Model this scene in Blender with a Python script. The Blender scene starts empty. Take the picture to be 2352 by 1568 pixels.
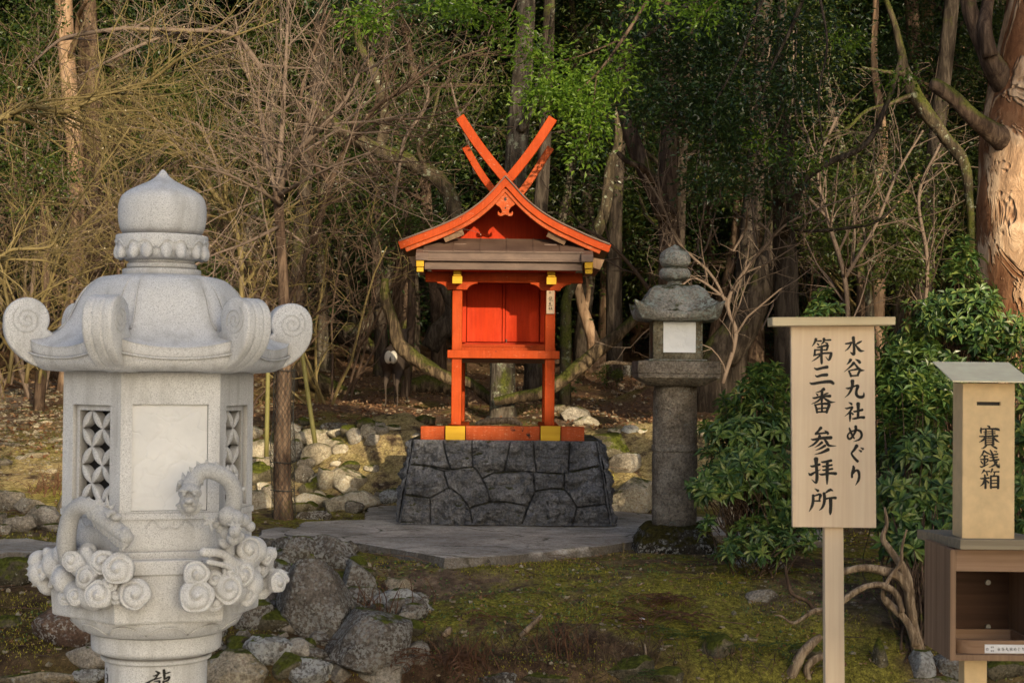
import bpy, bmesh, math, random
import numpy as np
from mathutils import Vector, Matrix, Quaternion, kdtree

SC = bpy.context.scene
COL = SC.collection
R = math.radians
rng = random.Random(7)
nr = np.random.RandomState(11)

# ------------------------------------------------------------------ camera
CAMZ = 1.2
F = 3920.0                       # focal length in units of a 2352-wide picture
ROLL = R(0.55)
PITCH = R(1.125)
cam_rot = Matrix.Rotation(R(90) + PITCH, 3, 'X') @ Matrix.Rotation(ROLL, 3, 'Z')
cam = bpy.data.cameras.new('camera')
camo = bpy.data.objects.new('camera', cam)
COL.objects.link(camo)
camo.matrix_world = Matrix.Translation((0, 0, CAMZ)) @ cam_rot.to_4x4()
cam.lens = 60
cam.sensor_width = 36
cam.clip_start = 0.1
cam.clip_end = 2000
cam.dof.use_dof = True
cam.dof.focus_distance = 14.0
cam.dof.aperture_fstop = 14.0
SC.camera = camo
CR = np.array(cam_rot)


def W(px, py, d):
    """world point seen at picture position (px,py) at distance d along +Y"""
    v = cam_rot @ Vector(((px - 1176) / F, -(py - 784) / F, -1))
    k = d / v.y
    return Vector((v.x * k, v.y * k, CAMZ + v.z * k))


def Wz(px, py, z):
    v = cam_rot @ Vector(((px - 1176) / F, -(py - 784) / F, -1))
    k = (z - CAMZ) / v.z
    return Vector((v.x * k, v.y * k, z))


# ------------------------------------------------------------------ noise
def _h(ix, iy, iz, seed):
    n = (ix * 374761393 + iy * 668265263 + iz * 2147483647 + seed * 1274126177) & 0xffffffff
    n = ((n ^ (n >> 13)) * 1274126177) & 0xffffffff
    n = (n ^ (n >> 16)) & 0xffffffff
    return n / 4294967295.0


def vnoise(p, seed=0):
    p = np.asarray(p, dtype=float)
    i = np.floor(p).astype(np.int64)
    f = p - i
    f = f * f * (3 - 2 * f)
    out = 0
    for dx in (0, 1):
        for dy in (0, 1):
            for dz in (0, 1):
                w = (f[..., 0] if dx else 1 - f[..., 0]) * (f[..., 1] if dy else 1 - f[..., 1]) * (f[..., 2] if dz else 1 - f[..., 2])
                out = out + w * _h(i[..., 0] + dx, i[..., 1] + dy, i[..., 2] + dz, seed)
    return out * 2 - 1


def fbm(p, oct=4, seed=0, gain=.5):
    p = np.asarray(p, dtype=float)
    a, s, t = 1.0, 0, 0
    for k in range(oct):
        s = s + a * vnoise(p * (2 ** k) + k * 17.3, seed + k)
        t += a
        a *= gain
    return s / t


# ------------------------------------------------------------------ terrain
GD = [-60, 7.2, 7.8, 9.0, 9.45, 9.75, 11.15, 12, 15.6, 16, 18, 20, 25, 30, 40, 50, 60, 80, 110, 150, 220]
GZ = [-.45, -.45, -1.05, -1.05, -.80, -.44, -.075, -.07, -.06, 0, .42, .65, .95, 1.2, 1.75, 2.6, 4.5, 12, 24, 38, 62]


def H(x, y):
    x = np.asarray(x, float)
    y = np.asarray(y, float)
    z0 = np.zeros_like(x)
    n1 = fbm(np.stack([x * .8, y * .8, z0], -1), 3, 3)
    near = np.clip((y - 8.5) / 1.2, 0, 1) * np.clip((11.2 - y) / 1.0, 0, 1)
    yy = y + n1 * .35 * np.clip((12 - y) / 2, 0, 1) * np.clip((y - 6) / 2, 0, 1)
    z = np.interp(yy, GD, GZ)
    far = np.clip((y - 16) / 10, 0, 1)
    z = z + n1 * .07 * near + far * (.16 * n1 + .10 * fbm(np.stack([x * .25, y * .25, z0 + 5], -1), 3, 9))
    big = np.clip((y - 48) / 30, 0, 1)
    z = z + big * 2.2 * fbm(np.stack([x * .06, y * .06, z0 + 2], -1), 3, 21)
    z = z + (.045 * fbm(np.stack([x * 4, y * 4, z0 + 1], -1), 4, 5, .6)) * np.clip((y - 8) / 2, 0, 1) * (1 - .7 * np.exp(-((y - 13) / 1.6) ** 4))
    # mound behind the plinth on the left
    z = z + .60 * np.exp(-(((x + 1.15) / .8) ** 2 + ((y - 16.9) / .75) ** 2))
    z = z + .42 * np.exp(-(((x - 1.7) / 1.3) ** 2 + ((y - 17.5) / .8) ** 2))
    z = z + .35 * np.exp(-(((x - 2.3) / .9) ** 2 + ((y - 22.5) / .9) ** 2))
    return z


def Hs(x, y):
    return float(H(np.array([x]), np.array([y]))[0])


def hit(px, py, lo=9.3, hi=120):
    """first place where the sight line through (px,py) meets the ground"""
    v = cam_rot @ Vector(((px - 1176) / F, -(py - 784) / F, -1))
    ds = np.concatenate([np.arange(lo, 30, .04), np.arange(30, hi, .3)])
    xs = v.x / v.y * ds
    zs = CAMZ + v.z / v.y * ds
    below = np.nonzero(H(xs, ds) >= zs)[0]
    k = below[0] if len(below) else len(ds) - 1
    return Vector((float(xs[k]), float(ds[k]), float(H(xs[k:k + 1], ds[k:k + 1])[0])))


# ------------------------------------------------------------------ mesh builder
class MB:
    def __init__(s):
        s.v = []; s.q = []; s.t = []; s.n = 0; s.ng = []

    def add(s, v, q=None, t=None):
        v = np.asarray(v, float).reshape(-1, 3)
        s.v.append(v)
        if q is not None and len(q): s.q.append(np.asarray(q, np.int64).reshape(-1, 4) + s.n)
        if t is not None and len(t): s.t.append(np.asarray(t, np.int64).reshape(-1, 3) + s.n)
        s.n += len(v)
        return s

    def ngon(s, pts):
        """one n-gon face"""
        k = len(pts)
        s.v.append(np.asarray(pts, float).reshape(-1, 3))
        s.ng.append(list(range(s.n, s.n + k)))
        s.n += k

    def box(s, lo, hi, M=None, taper=None):
        x0, y0, z0 = lo; x1, y1, z1 = hi
        v = np.array([[x0, y0, z0], [x1, y0, z0], [x1, y1, z0], [x0, y1, z0],
                      [x0, y0, z1], [x1, y0, z1], [x1, y1, z1], [x0, y1, z1]], float)
        if M is not None:
            v = np.array([list(M @ Vector(p)) for p in v])
        return s.add(v, [[0, 3, 2, 1], [4, 5, 6, 7], [0, 1, 5, 4], [1, 2, 6, 5], [2, 3, 7, 6], [3, 0, 4, 7]])

    def tube(s, pts, rad, sides=6, cap=True, squash=None, rough=0, seed=0):
        pts = np.asarray([list(p) for p in pts], float)
        n = len(pts)
        rad = np.broadcast_to(np.asarray(rad, float), (n,))
        tan = np.gradient(pts, axis=0) if n > 2 else np.repeat((pts[1:] - pts[:1]), n, 0)
        tan = tan / (np.linalg.norm(tan, axis=1, keepdims=True) + 1e-9)
        ref = np.array([0, 0, 1.0]) if abs(tan[0][2]) < .9 else np.array([1.0, 0, 0])
        a = np.cross(tan[0], ref); a /= np.linalg.norm(a)
        fr = []
        for i in range(n):
            a = a - tan[i] * a.dot(tan[i]); a /= np.linalg.norm(a) + 1e-9
            fr.append((a, np.cross(tan[i], a)))
        A = np.array([f[0] for f in fr]); Bv = np.array([f[1] for f in fr])
        th = np.arange(sides) * 2 * math.pi / sides
        c, sn = np.cos(th), np.sin(th)
        rr = rad[:, None] * np.ones(sides)
        if rough:
            q = np.stack([np.repeat(c[None], n, 0) * 1.5, np.repeat(sn[None], n, 0) * 1.5,
                          np.repeat((np.arange(n) * .35)[:, None], sides, 1)], -1)
            rr = rr * (1 + rough * fbm(q + seed * 3.1, 3, seed))
        v = pts[:, None] + rr[..., None] * (A[:, None] * c[None, :, None] + Bv[:, None] * sn[None, :, None])
        i = np.arange(n - 1)[:, None] * sides; j = np.arange(sides)[None]; k = (j + 1) % sides
        q = np.stack([i + j, i + k, i + k + sides, i + j + sides], -1).reshape(-1, 4)
        vv = v.reshape(-1, 3)
        t = []
        if cap and sides > 3:
            vv = np.concatenate([vv, pts[:1], pts[-1:]])
            b = n * sides
            for m in range(sides):
                t.append([b, (m + 1) % sides, m])
                t.append([b + 1, (n - 1) * sides + m, (n - 1) * sides + (m + 1) % sides])
        return s.add(vv, q, t if t else None)

    def loft(s, rings, closed=True, capb=False, capt=False):
        rings = np.asarray(rings, float)
        n, m = rings.shape[:2]
        i = np.arange(n - 1)[:, None] * m
        j = np.arange(m if closed else m - 1)[None]
        k = (j + 1) % m
        q = np.stack([i + j, i + k, i + k + m, i + j + m], -1).reshape(-1, 4)
        base = s.n
        s.add(rings.reshape(-1, 3), q)
        if capb: s.ng.append([base + a for a in range(m)][::-1])
        if capt: s.ng.append([base + (n - 1) * m + a for a in range(m)])
        return s

    def lathe(s, prof, c, seg=48):
        th = np.arange(seg) * 2 * math.pi / seg
        rings = [np.stack([c[0] + r * np.cos(th), c[1] + r * np.sin(th), np.full(seg, z)], -1) for r, z in prof]
        return s.loft(rings, capb=True, capt=True)

    def prism(s, poly, y0, y1, flip=False):
        """poly: (x,z) outline, extruded from y0 to y1"""
        k = len(poly)
        a = [(p[0], y0, p[1]) for p in poly]; b = [(p[0], y1, p[1]) for p in poly]
        base = s.n
        s.v.append(np.array(a + b, float)); s.n += 2 * k
        s.ng.append([base + i for i in range(k)]); s.ng.append([base + k + i for i in range(k)][::-1])
        s.q.append(np.array([[base + i, base + k + i, base + k + (i + 1) % k, base + (i + 1) % k] for i in range(k)]))
        return s

    def sphere(s, c, r, sub=2, M=None):
        v, t = ICO[sub]
        r = np.broadcast_to(np.asarray(r, float), (3,))
        vv = v * r
        if M is not None: vv = vv @ np.array(M).T
        return s.add(vv + np.array(list(c)), None, t)

    def cone(s, a, b, r, sides=6):
        return s.tube([a, (Vector(a) + Vector(b)) / 2, b], [r, r * .6, r * .03], sides)

    def mesh(s, name, off=(0, 0, 0)):
        me = bpy.data.meshes.new(name)
        v = np.concatenate(s.v) - np.asarray(off, float) if s.v else np.zeros((0, 3))
        if s.ng:
            faces = []
            for q in s.q: faces += q.tolist()
            for t in s.t: faces += t.tolist()
            faces += s.ng
            me.from_pydata(v.tolist(), [], faces)
        else:
            q = np.concatenate(s.q) if s.q else np.zeros((0, 4), np.int64)
            t = np.concatenate(s.t) if s.t else np.zeros((0, 3), np.int64)
            me.vertices.add(len(v)); me.vertices.foreach_set('co', v.ravel().astype(np.float32))
            nl = len(q) * 4 + len(t) * 3
            me.loops.add(nl)
            me.loops.foreach_set('vertex_index', np.concatenate([q.ravel(), t.ravel()]).astype(np.int32))
            me.polygons.add(len(q) + len(t))
            st = np.concatenate([np.arange(len(q)) * 4, len(q) * 4 + np.arange(len(t)) * 3]).astype(np.int32)
            me.polygons.foreach_set('loop_start', st)
            me.update(calc_edges=True)
        me.validate()
        return me


def _ico():
    out = {}
    for sub in (1, 2, 3, 4, 5):
        bm = bmesh.new(); bmesh.ops.create_icosphere(bm, subdivisions=sub, radius=1)
        bm.verts.ensure_lookup_table()
        out[sub] = (np.array([v.co[:] for v in bm.verts]), np.array([[v.index for v in f.verts] for f in bm.faces]))
        bm.free()
    return out


ICO = _ico()


def tag(o, label=None, cat=None, group=None, kind=None):
    if label: o['label'] = label
    if cat: o['category'] = cat
    if group: o['group'] = group
    if kind: o['kind'] = kind
    return o


def thing(name, label, cat, loc, group=None):
    o = bpy.data.objects.new(name, None)
    o.empty_display_size = .2
    COL.objects.link(o); o.location = loc
    return tag(o, label, cat, group)


def abs_loc(o):
    v = Vector(o.location)
    while o.parent:
        o = o.parent; v = v + Vector(o.location)
    return v


def part(name, mb, mat, parent, smooth=0, bevel=0, label=None):
    """mesh built in world coordinates, linked under parent (an unrotated thing); smooth = sharp-edge angle"""
    loc = abs_loc(parent)
    me = mb.mesh(name, loc)
    o = bpy.data.objects.new(name, me); COL.objects.link(o)
    o.parent = parent
    me.materials.append(mat)
    fin(o, smooth, bevel)
    if label: o['label'] = label
    return o


def fin(o, smooth, bevel):
    me = o.data
    if not smooth: me.shade_flat()
    if smooth:
        me.shade_smooth()
        if smooth < 170: me.set_sharp_from_angle(angle=R(smooth))
    if bevel:
        m = o.modifiers.new('bevel', 'BEVEL'); m.width = bevel; m.segments = 2
        m.limit_method = 'ANGLE'; m.angle_limit = R(40); m.use_clamp_overlap = True


def single(name, mb, mat, label=None, cat=None, group=None, kind=None, smooth=0, bevel=0, loc=None):
    if loc is None:
        v = np.concatenate(mb.v); lo, hi = v.min(0), v.max(0)
        loc = ((lo[0] + hi[0]) / 2, (lo[1] + hi[1]) / 2, lo[2])
    me = mb.mesh(name, loc)
    o = bpy.data.objects.new(name, me); COL.objects.link(o); o.location = loc
    me.materials.append(mat)
    fin(o, smooth, bevel)
    return tag(o, label, cat, group, kind)


def remesh(o, vox, smooth=2):
    m = o.modifiers.new('fuse', 'REMESH'); m.mode = 'VOXEL'; m.voxel_size = vox; m.use_smooth_shade = True
    if smooth:
        s = o.modifiers.new('soften', 'SMOOTH'); s.factor = .5; s.iterations = smooth


def crom(P, k=6):
    """smooth path through points with any number of values each"""
    P = np.asarray([list(p) for p in P], float)
    Q = np.concatenate([2 * P[:1] - P[1:2], P, 2 * P[-1:] - P[-2:-1]])
    out = []
    for i in range(len(P) - 1):
        p0, p1, p2, p3 = Q[i:i + 4]
        for s in range(k):
            t = s / k
            out.append(.5 * ((2 * p1) + (-p0 + p2) * t + (2 * p0 - 5 * p1 + 4 * p2 - p3) * t * t + (-p0 + 3 * p1 - 3 * p2 + p3) * t ** 3))
    out.append(P[-1])
    return np.array(out)


# ------------------------------------------------------------------ materials
class N:
    def __init__(s, name):
        s.m = bpy.data.materials.new(name); s.m.use_nodes = True
        s.nt = s.m.node_tree; s.n = s.nt.nodes; s.l = s.nt.links
        s.b = s.n['Principled BSDF']; s.out = s.n['Material Output']
        s.tc = None

    def new(s, t, **kw):
        x = s.n.new(t)
        for k, v in kw.items(): setattr(x, k, v)
        return x

    def obj(s, sc=(1, 1, 1)):
        if s.tc is None: s.tc = s.new('ShaderNodeTexCoord')
        mp = s.new('ShaderNodeMapping'); mp.inputs['Scale'].default_value = sc
        s.l.new(s.tc.outputs['Object'], mp.inputs[0])
        return mp.outputs[0]

    def pos(s):
        return s.new('ShaderNodeNewGeometry').outputs['Position']

    def island(s):
        return s.new('ShaderNodeNewGeometry').outputs['Random Per Island']

    def noise(s, vec, scale, detail=5, rough=.6, dist=0):
        x = s.new('ShaderNodeTexNoise'); s.l.new(vec, x.inputs['Vector'])
        x.inputs['Scale'].default_value = scale; x.inputs['Detail'].default_value = detail
        x.inputs['Roughness'].default_value = rough; x.inputs['Distortion'].default_value = dist
        return x.outputs['Fac']

    def voro(s, vec, scale, feature='F1', out='Distance', rand=1):
        x = s.new('ShaderNodeTexVoronoi', feature=feature); s.l.new(vec, x.inputs['Vector'])
        x.inputs['Scale'].default_value = scale; x.inputs['Randomness'].default_value = rand
        return x.outputs[out]

    def ramp(s, fac, stops, interp='LINEAR'):
        x = s.new('ShaderNodeValToRGB'); s.l.new(fac, x.inputs[0]); r = x.color_ramp; r.interpolation = interp
        while len(r.elements) < len(stops): r.elements.new(.5)
        for e, (p, c) in zip(r.elements, stops):
            e.position = p
            e.color = (c, c, c, 1) if isinstance(c, (int, float)) else (*c, 1)
        return x.outputs[0]

    def mix(s, fac, a, b, blend='MIX'):
        x = s.new('ShaderNodeMix', data_type='RGBA', blend_type=blend)
        for k, v in ((0, fac), (6, a), (7, b)):
            if isinstance(v, (int, float)): x.inputs[k].default_value = v
            elif isinstance(v, tuple): x.inputs[k].default_value = (*v, 1)
            else: s.l.new(v, x.inputs[k])
        return x.outputs[2]

    def math(s, op, a, b=0.0, clamp=False):
        x = s.new('ShaderNodeMath', operation=op, use_clamp=clamp)
        for k, v in ((0, a), (1, b)):
            if isinstance(v, (int, float)): x.inputs[k].default_value = v
            else: s.l.new(v, x.inputs[k])
        return x.outputs[0]

    def up(s):
        g = s.new('ShaderNodeNewGeometry'); x = s.new('ShaderNodeSeparateXYZ')
        s.l.new(g.outputs['Normal'], x.inputs[0]); return x.outputs[2]

    def sep(s, vec):
        x = s.new('ShaderNodeSeparateXYZ'); s.l.new(vec, x.inputs[0]); return x.outputs

    def bump(s, h, st=.5, dist=.01, prev=None):
        x = s.new('ShaderNodeBump'); s.l.new(h, x.inputs['Height'])
        x.inputs['Strength'].default_value = st; x.inputs['Distance'].default_value = dist
        if prev is not None: s.l.new(prev, x.inputs['Normal'])
        return x.outputs[0]

    def set(s, col=None, rough=None, normal=None, spec=.3):
        for k, v in (('Base Color', col), ('Roughness', rough), ('Normal', normal)):
            if v is None: continue
            if isinstance(v, (int, float)): s.b.inputs[k].default_value = v
            elif isinstance(v, tuple): s.b.inputs[k].default_value = (*v, 1)
            else: s.l.new(v, s.b.inputs[k])
        s.b.inputs['Specular IOR Level'].default_value = spec
        return s.m


def granite():
    n = N('pale granite'); o = n.obj()
    c = n.ramp(n.noise(o, 330, 2, .7), [(.30, (.28, .28, .29)), (.42, (.62, .62, .625)), (.56, (.83, .83, .83)), (.75, (.90, .90, .895))])
    big = n.noise(o, 5, 4, .6)
    c = n.mix(n.ramp(big, [(.35, .0), (.7, .35)]), c, (.52, .51, .49), 'MIX')
    # grey weather streaks
    st = n.noise(n.obj((9, 9, 1.4)), 1.6, 4, .6)
    c = n.mix(n.ramp(st, [(.48, 0.0), (.68, .5)]), c, (.40, .39, .37))
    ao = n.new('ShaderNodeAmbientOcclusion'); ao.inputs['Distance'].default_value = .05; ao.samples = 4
    c = n.mix(n.ramp(ao.outputs['AO'], [(.35, .85), (.85, 0.0)]), c, (.17, .16, .15))  # shade in creases and corners darkened into the colour
    b = n.bump(n.noise(o, 260, 3, .7), .35, .0015)
    b = n.bump(n.noise(o, 40, 3, .6), .25, .003, b)
    return n.set(c, .85, b, .25)


def rockmat(name, c1, c2, lichen=.2, moss=.3, seed=0, lc=(.5, .49, .44), mc=(.10, .11, .015), rough=.9):
    n = N(name); o0 = n.obj()
    x = n.new('ShaderNodeVectorMath', operation='ADD'); n.l.new(n.pos(), x.inputs[0]); x.inputs[1].default_value = (seed * 3.7, seed, 0)
    o = x.outputs[0]
    f = n.noise(o, 3.2, 7, .68, .3)
    c = n.ramp(f, [(.28, tuple(v * .5 for v in c1)), (.45, c1), (.62, c2), (.78, tuple(min(1, v * 1.35) for v in c2))])
    fine = n.noise(o, 60, 4, .75)
    c = n.mix(.8, c, n.ramp(fine, [(.32, .15), (.68, .88)]), 'OVERLAY')
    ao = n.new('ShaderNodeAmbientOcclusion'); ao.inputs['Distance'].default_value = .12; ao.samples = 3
    c = n.mix(n.ramp(ao.outputs['AO'], [(.3, .7), (.8, 0.0)]), c, tuple(v * .35 for v in c1))  # crevice shade mixed into the base colour
    if lichen:
        l1 = n.voro(o, 26, 'SMOOTH_F1'); l2 = n.noise(o, 5, 4, .7); l3 = n.noise(o, 45, 4, .7)
        m = n.math('MULTIPLY', n.ramp(l3, [(.60 - .16 * lichen, 0), (.66 - .16 * lichen, 1)]), n.ramp(l2, [(.58 - .25 * lichen, 0), (.66 - .2 * lichen, 1)]))
        c = n.mix(m, c, lc)
        vd = n.ramp(n.voro(o, 30, 'F1'), [(.13 + .12 * lichen, 1), (.19 + .12 * lichen, 0)])
        vs = n.math('MULTIPLY', vd, n.ramp(n.noise(o, 4, 3, .7), [(.62 - .22 * lichen, 0), (.70 - .22 * lichen, .85)]))
        c = n.mix(vs, c, lc)
    if moss:
        u = n.up(); k = n.noise(o, 4.5, 5, .7)
        s = n.math('ADD', n.math('MULTIPLY', u, .55), n.math('MULTIPLY', k, .9))
        m = n.ramp(s, [(1.02 - .55 * moss, 0), (1.14 - .5 * moss, 1)])
        mcol = n.ramp(n.noise(o, 35, 4, .7), [(.3, tuple(v * .35 for v in mc)), (.5, mc), (.72, tuple(v * 2.0 for v in mc))])
        c = n.mix(m, c, mcol)
    b = n.bump(n.noise(o, 7, 8, .74), 1.0, .07)
    b = n.bump(fine, .7, .009, b)
    return n.set(c, rough, b, .2)


def bark(name, c1, c2, moss=.0, scale=1.0, plates=False, bumpd=.03, lichen=0):
    n = N(name); o = n.pos()
    mp = n.new('ShaderNodeMapping'); mp.inputs['Scale'].default_value = (6 * scale, 6 * scale, (1.1 if not plates else 2.6) * scale)
    n.l.new(o, mp.inputs[0]); s = mp.outputs[0]
    f = n.noise(s, 2.6, 7, .7, .5)
    c = n.ramp(f, [(.3, tuple(v * .4 for v in c1)), (.47, c1), (.6, c2), (.8, tuple(v * 1.25 for v in c2))])
    h = f
    if plates:
        vo = n.voro(n.mix(.12, s, n.noise(s, 3, 3), 'ADD'), 1.3, 'F1', 'Color')
        pl = n.noise(vo, 3, 0)
        pn = n.noise(s, 1.1, 4, .7, 1.2)
        m = n.ramp(pn, [(.47, 0), (.53, 1)])
        c = n.mix(m, c, n.mix(1.0, c, (.42, .30, .24), 'MULTIPLY'))
        h = n.math('ADD', f, n.math('MULTIPLY', m, -.9))
    if lichen:
        m = n.ramp(n.noise(o, 9, 5, .75), [(.60 - .1 * lichen, 0), (.66 - .1 * lichen, 1)])
        c = n.mix(m, c, (.30, .31, .22))
    if moss:
        m = n.ramp(n.math('ADD', n.noise(o, 2.2, 5, .7), n.math('MULTIPLY', n.up(), .2)), [(.62 - .2 * moss, 0), (.74 - .2 * moss, .9)])
        c = n.mix(m, c, n.ramp(n.noise(o, 40, 3), [(.3, (.03, .035, .006)), (.7, (.13, .14, .025))]))
    b = n.bump(h, .9, bumpd)
    return n.set(c, .92, b, .15)


def leafmat(name, cols, trans=.35, spec=.5, rough=.42):
    n = N(name); i = n.island()
    k = len(cols)
    c = n.ramp(i, [(j / max(1, k - 1), cols[j]) for j in range(k)])
    n.set(c, rough, None, spec)
    tr = n.new('ShaderNodeBsdfTranslucent')
    c2 = n.mix(1.0, c, (1.5, 1.6, .6), 'MULTIPLY'); n.l.new(c2, tr.inputs[0])
    mx = n.new('ShaderNodeMixShader'); mx.inputs[0].default_value = trans
    n.l.new(n.b.outputs[0], mx.inputs[1]); n.l.new(tr.outputs[0], mx.inputs[2]); n.l.new(mx.outputs[0], n.out.inputs[0])
    return n.m


def woodmat(name, c1, c2, axis='Z', fine=1.0, rough=.65, stain=.0, bumpst=.15):
    n = N(name)
    sc = {'Z': (60, 60, 1.6), 'X': (1.6, 60, 60), 'Y': (60, 1.6, 60)}[axis]
    o = n.obj(tuple(v * fine for v in sc))
    f = n.noise(o, 1.0, 5, .65, .4)
    c = n.ramp(f, [(.3, c1), (.68, c2)])
    g = n.noise(n.obj(), 2.3, 4, .6)
    c = n.mix(n.ramp(g, [(.35, 0.0), (.75, .35 + stain)]), c, tuple(v * .72 for v in c1))
    return n.set(c, rough, n.bump(f, bumpst, .002), .25)


def vermilion(name, c1, c2, wear=.3):
    n = N(name); o = n.obj()
    f = n.noise(o, 3.5, 5, .6)
    c = n.ramp(f, [(.3, c1), (.7, c2)])
    sc = n.noise(n.obj((8, 8, 30)), 3, 5, .75)
    m = n.ramp(sc, [(.68 - .12 * wear, 0), (.76 - .1 * wear, .7)])
    c = n.mix(m, c, (.62, .33, .2))
    d = n.math('MULTIPLY', n.ramp(n.noise(o, 5.5, 3, .6), [(.72 - .04 * wear, 0), (.745 - .04 * wear, 1)]), n.ramp(n.noise(o, 60, 3, .7), [(.4, 0), (.5, 1)]))
    c = n.mix(d, c, (.03, .02, .018))
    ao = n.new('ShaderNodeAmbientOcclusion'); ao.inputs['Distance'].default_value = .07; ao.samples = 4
    c = n.mix(n.ramp(ao.outputs['AO'], [(.35, .6), (.85, 0.0)]), c, tuple(v * .3 for v in c1))  # shade at joints and inner corners painted in dark red
    fade = n.ramp(n.noise(n.obj((1, 1, .5)), 7, 5, .65), [(.45, 0), (.75, .4)])
    c = n.mix(fade, c, tuple(min(1, v * 1.25 + .02) for v in c2))
    gr = n.noise(n.obj((30, 30, 1.5)), 2.5, 5, .7)
    c = n.mix(.35, c, n.ramp(gr, [(.3, .3), (.7, .7)]), 'OVERLAY')
    b = n.bump(gr, .25, .003)
    return n.set(c, .6, b, .12)


def flat(name, col, rough=.7, spec=.3, metal=0):
    n = N(name); o = n.obj()
    c = n.mix(.35, col, n.ramp(n.noise(o, 22, 4), [(.3, tuple(v * .65 for v in col)), (.7, tuple(min(1, v * 1.2) for v in col))]))
    n.b.inputs['Metallic'].default_value = metal
    return n.set(c, rough, n.bump(n.noise(o, 90, 3), .1, .001), spec)


M = {}
M['granite'] = granite()
M['paper'] = None
n = N('white paper'); o = n.obj()
cr = n.voro(n.mix(.3, o, n.noise(o, 6, 3), 'ADD'), 9, 'DISTANCE_TO_EDGE')
n.set(n.ramp(n.noise(o, 7, 5, .6), [(.3, (.76, .76, .76)), (.7, (.88, .875, .86))]), .8, n.bump(n.math('ADD', n.ramp(cr, [(0, 0), (.08, 1)]), n.noise(o, 12, 5)), .25, .006), .2)
M['paper'] = n.m
M['ink'] = flat('black ink', (.006, .005, .005), .45, .3)
M['cedar'] = woodmat('pale planed cedar', (.79, .59, .40), (.90, .72, .51), 'Z', .8)
M['cedar_cap'] = woodmat('pale cedar cap', (.64, .50, .28), (.78, .66, .44), 'X', .8)
M['boxwood'] = flat('yellow varnished board', (.74, .54, .30), .6, .2)
M['boxroof'] = flat('dull beige metal sheet', (1.0, .86, .58), .95, .02)
M['brownwood'] = woodmat('weathered brown board', (.20, .12, .072), (.36, .235, .15), 'Z', .7, .8, .1)
M['brownrail'] = woodmat('brown rail', (.25, .145, .085), (.38, .25, .165), 'X', .7, .8, .1)
M['shadewood'] = woodmat('dark stained board', (.055, .024, .012), (.10, .048, .026), 'X', .7, .6)  # board colour darkened for the shade inside the shelf box
M['greywood'] = woodmat('grey green weathered board', (.22, .18, .125), (.38, .32, .22), 'X', .7, .95, .1)
M['red'] = vermilion('vermilion paint', (.34, .038, .004), (.43, .060, .007), .5)
M['redworn'] = vermilion('worn vermilion paint', (.36, .058, .012), (.46, .088, .022), 1.0)
M['reddeep'] = vermilion('deep red paint', (.42, .024, .002), (.50, .036, .003), 0)
M['yellow'] = woodmat('ochre painted end grain', (.55, .30, .015), (.66, .40, .03), 'X', .5, .7)
M['copper'] = None
n = N('brown copper sheet'); o = n.obj()
n.b.inputs['Metallic'].default_value = 0
n.set(n.ramp(n.noise(n.obj((1, 1, 3)), 4, 5, .65), [(.3, (.075, .040, .028)), (.7, (.16, .098, .068))]), .6, n.bump(n.noise(o, 30, 3), .08, .002), .5)
M['copper'] = n.m
M['plaque'] = woodmat('bare wood plaque', (.45, .30, .19), (.62, .46, .32), 'Z', 1.2)
M['basalt'] = rockmat('dark split basalt', (.135, .135, .142), (.265, .262, .27), .0, .18, 2, mc=(.06, .06, .02), rough=.6)
M['slab'] = None
n = N('worn flagstone'); o = n.pos()
f = n.noise(o, 2.2, 7, .7)
mp = n.new('ShaderNodeMapping'); mp.inputs['Scale'].default_value = (1, 2.0, 1); n.l.new(o, mp.inputs[0])
g = n.noise(mp.outputs[0], 7, 6, .75)
c = n.ramp(f, [(.3, (.36, .31, .25)), (.5, (.58, .51, .43)), (.72, (.80, .72, .62))])
c = n.mix(.6, c, n.ramp(g, [(.3, .22), (.7, .8)]), 'OVERLAY')
ck = n.voro(n.mix(.25, o, n.noise(o, 3, 4), 'ADD'), 1.1, 'DISTANCE_TO_EDGE')
ckm = n.math('MULTIPLY', n.ramp(ck, [(0, 1), (.022, 0)]), n.ramp(n.noise(o, 2.6, 3), [(.42, 0), (.55, 1)]))
c = n.mix(ckm, c, (.05, .05, .012))
c = n.mix(n.ramp(n.noise(o, 6, 5, .7), [(.60, 0), (.68, .7)]), c, (.10, .10, .025))
c = n.mix(n.ramp(n.noise(o, 40, 5, .8), [(.62, 0), (.68, .5)]), c, (.36, .36, .35))
ly = n.noise(mp.outputs[0], 26, 5, .8)
c = n.mix(.6, c, n.ramp(ly, [(.35, .2), (.65, .8)]), 'OVERLAY')
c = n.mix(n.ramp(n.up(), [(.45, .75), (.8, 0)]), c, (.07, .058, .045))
sk = n.noise(o, 75, 4, .8)
c = n.mix(.7, c, n.ramp(sk, [(.34, .18), (.66, .85)]), 'OVERLAY')
c = n.mix(n.ramp(n.noise(o, 1.4, 4, .6), [(.40, .45), (.62, 0)]), c, (.13, .115, .10))
M['slab'] = n.set(c, .85, n.bump(ckm, -.9, .03, n.bump(g, 1.0, .03, n.bump(ly, .7, .008))), .15)
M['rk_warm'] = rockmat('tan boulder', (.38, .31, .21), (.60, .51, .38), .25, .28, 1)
M['rk_warm_lit'] = rockmat('pale tan boulder', (.50, .42, .30), (.82, .72, .55), .2, .26, 1)  # lit copy of the tan boulder, sunlight brightened into the colour
M['rk_grey'] = rockmat('grey boulder', (.26, .22, .17), (.48, .42, .34), .35, .15, 4)
M['rk_dark'] = rockmat('dark lichened boulder', (.12, .098, .078), (.25, .21, .17), .75, .18, 7, lc=(.36, .35, .32))
M['rk_moss'] = rockmat('mossy boulder', (.13, .11, .07), (.28, .24, .16), .15, .75, 9)
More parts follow.
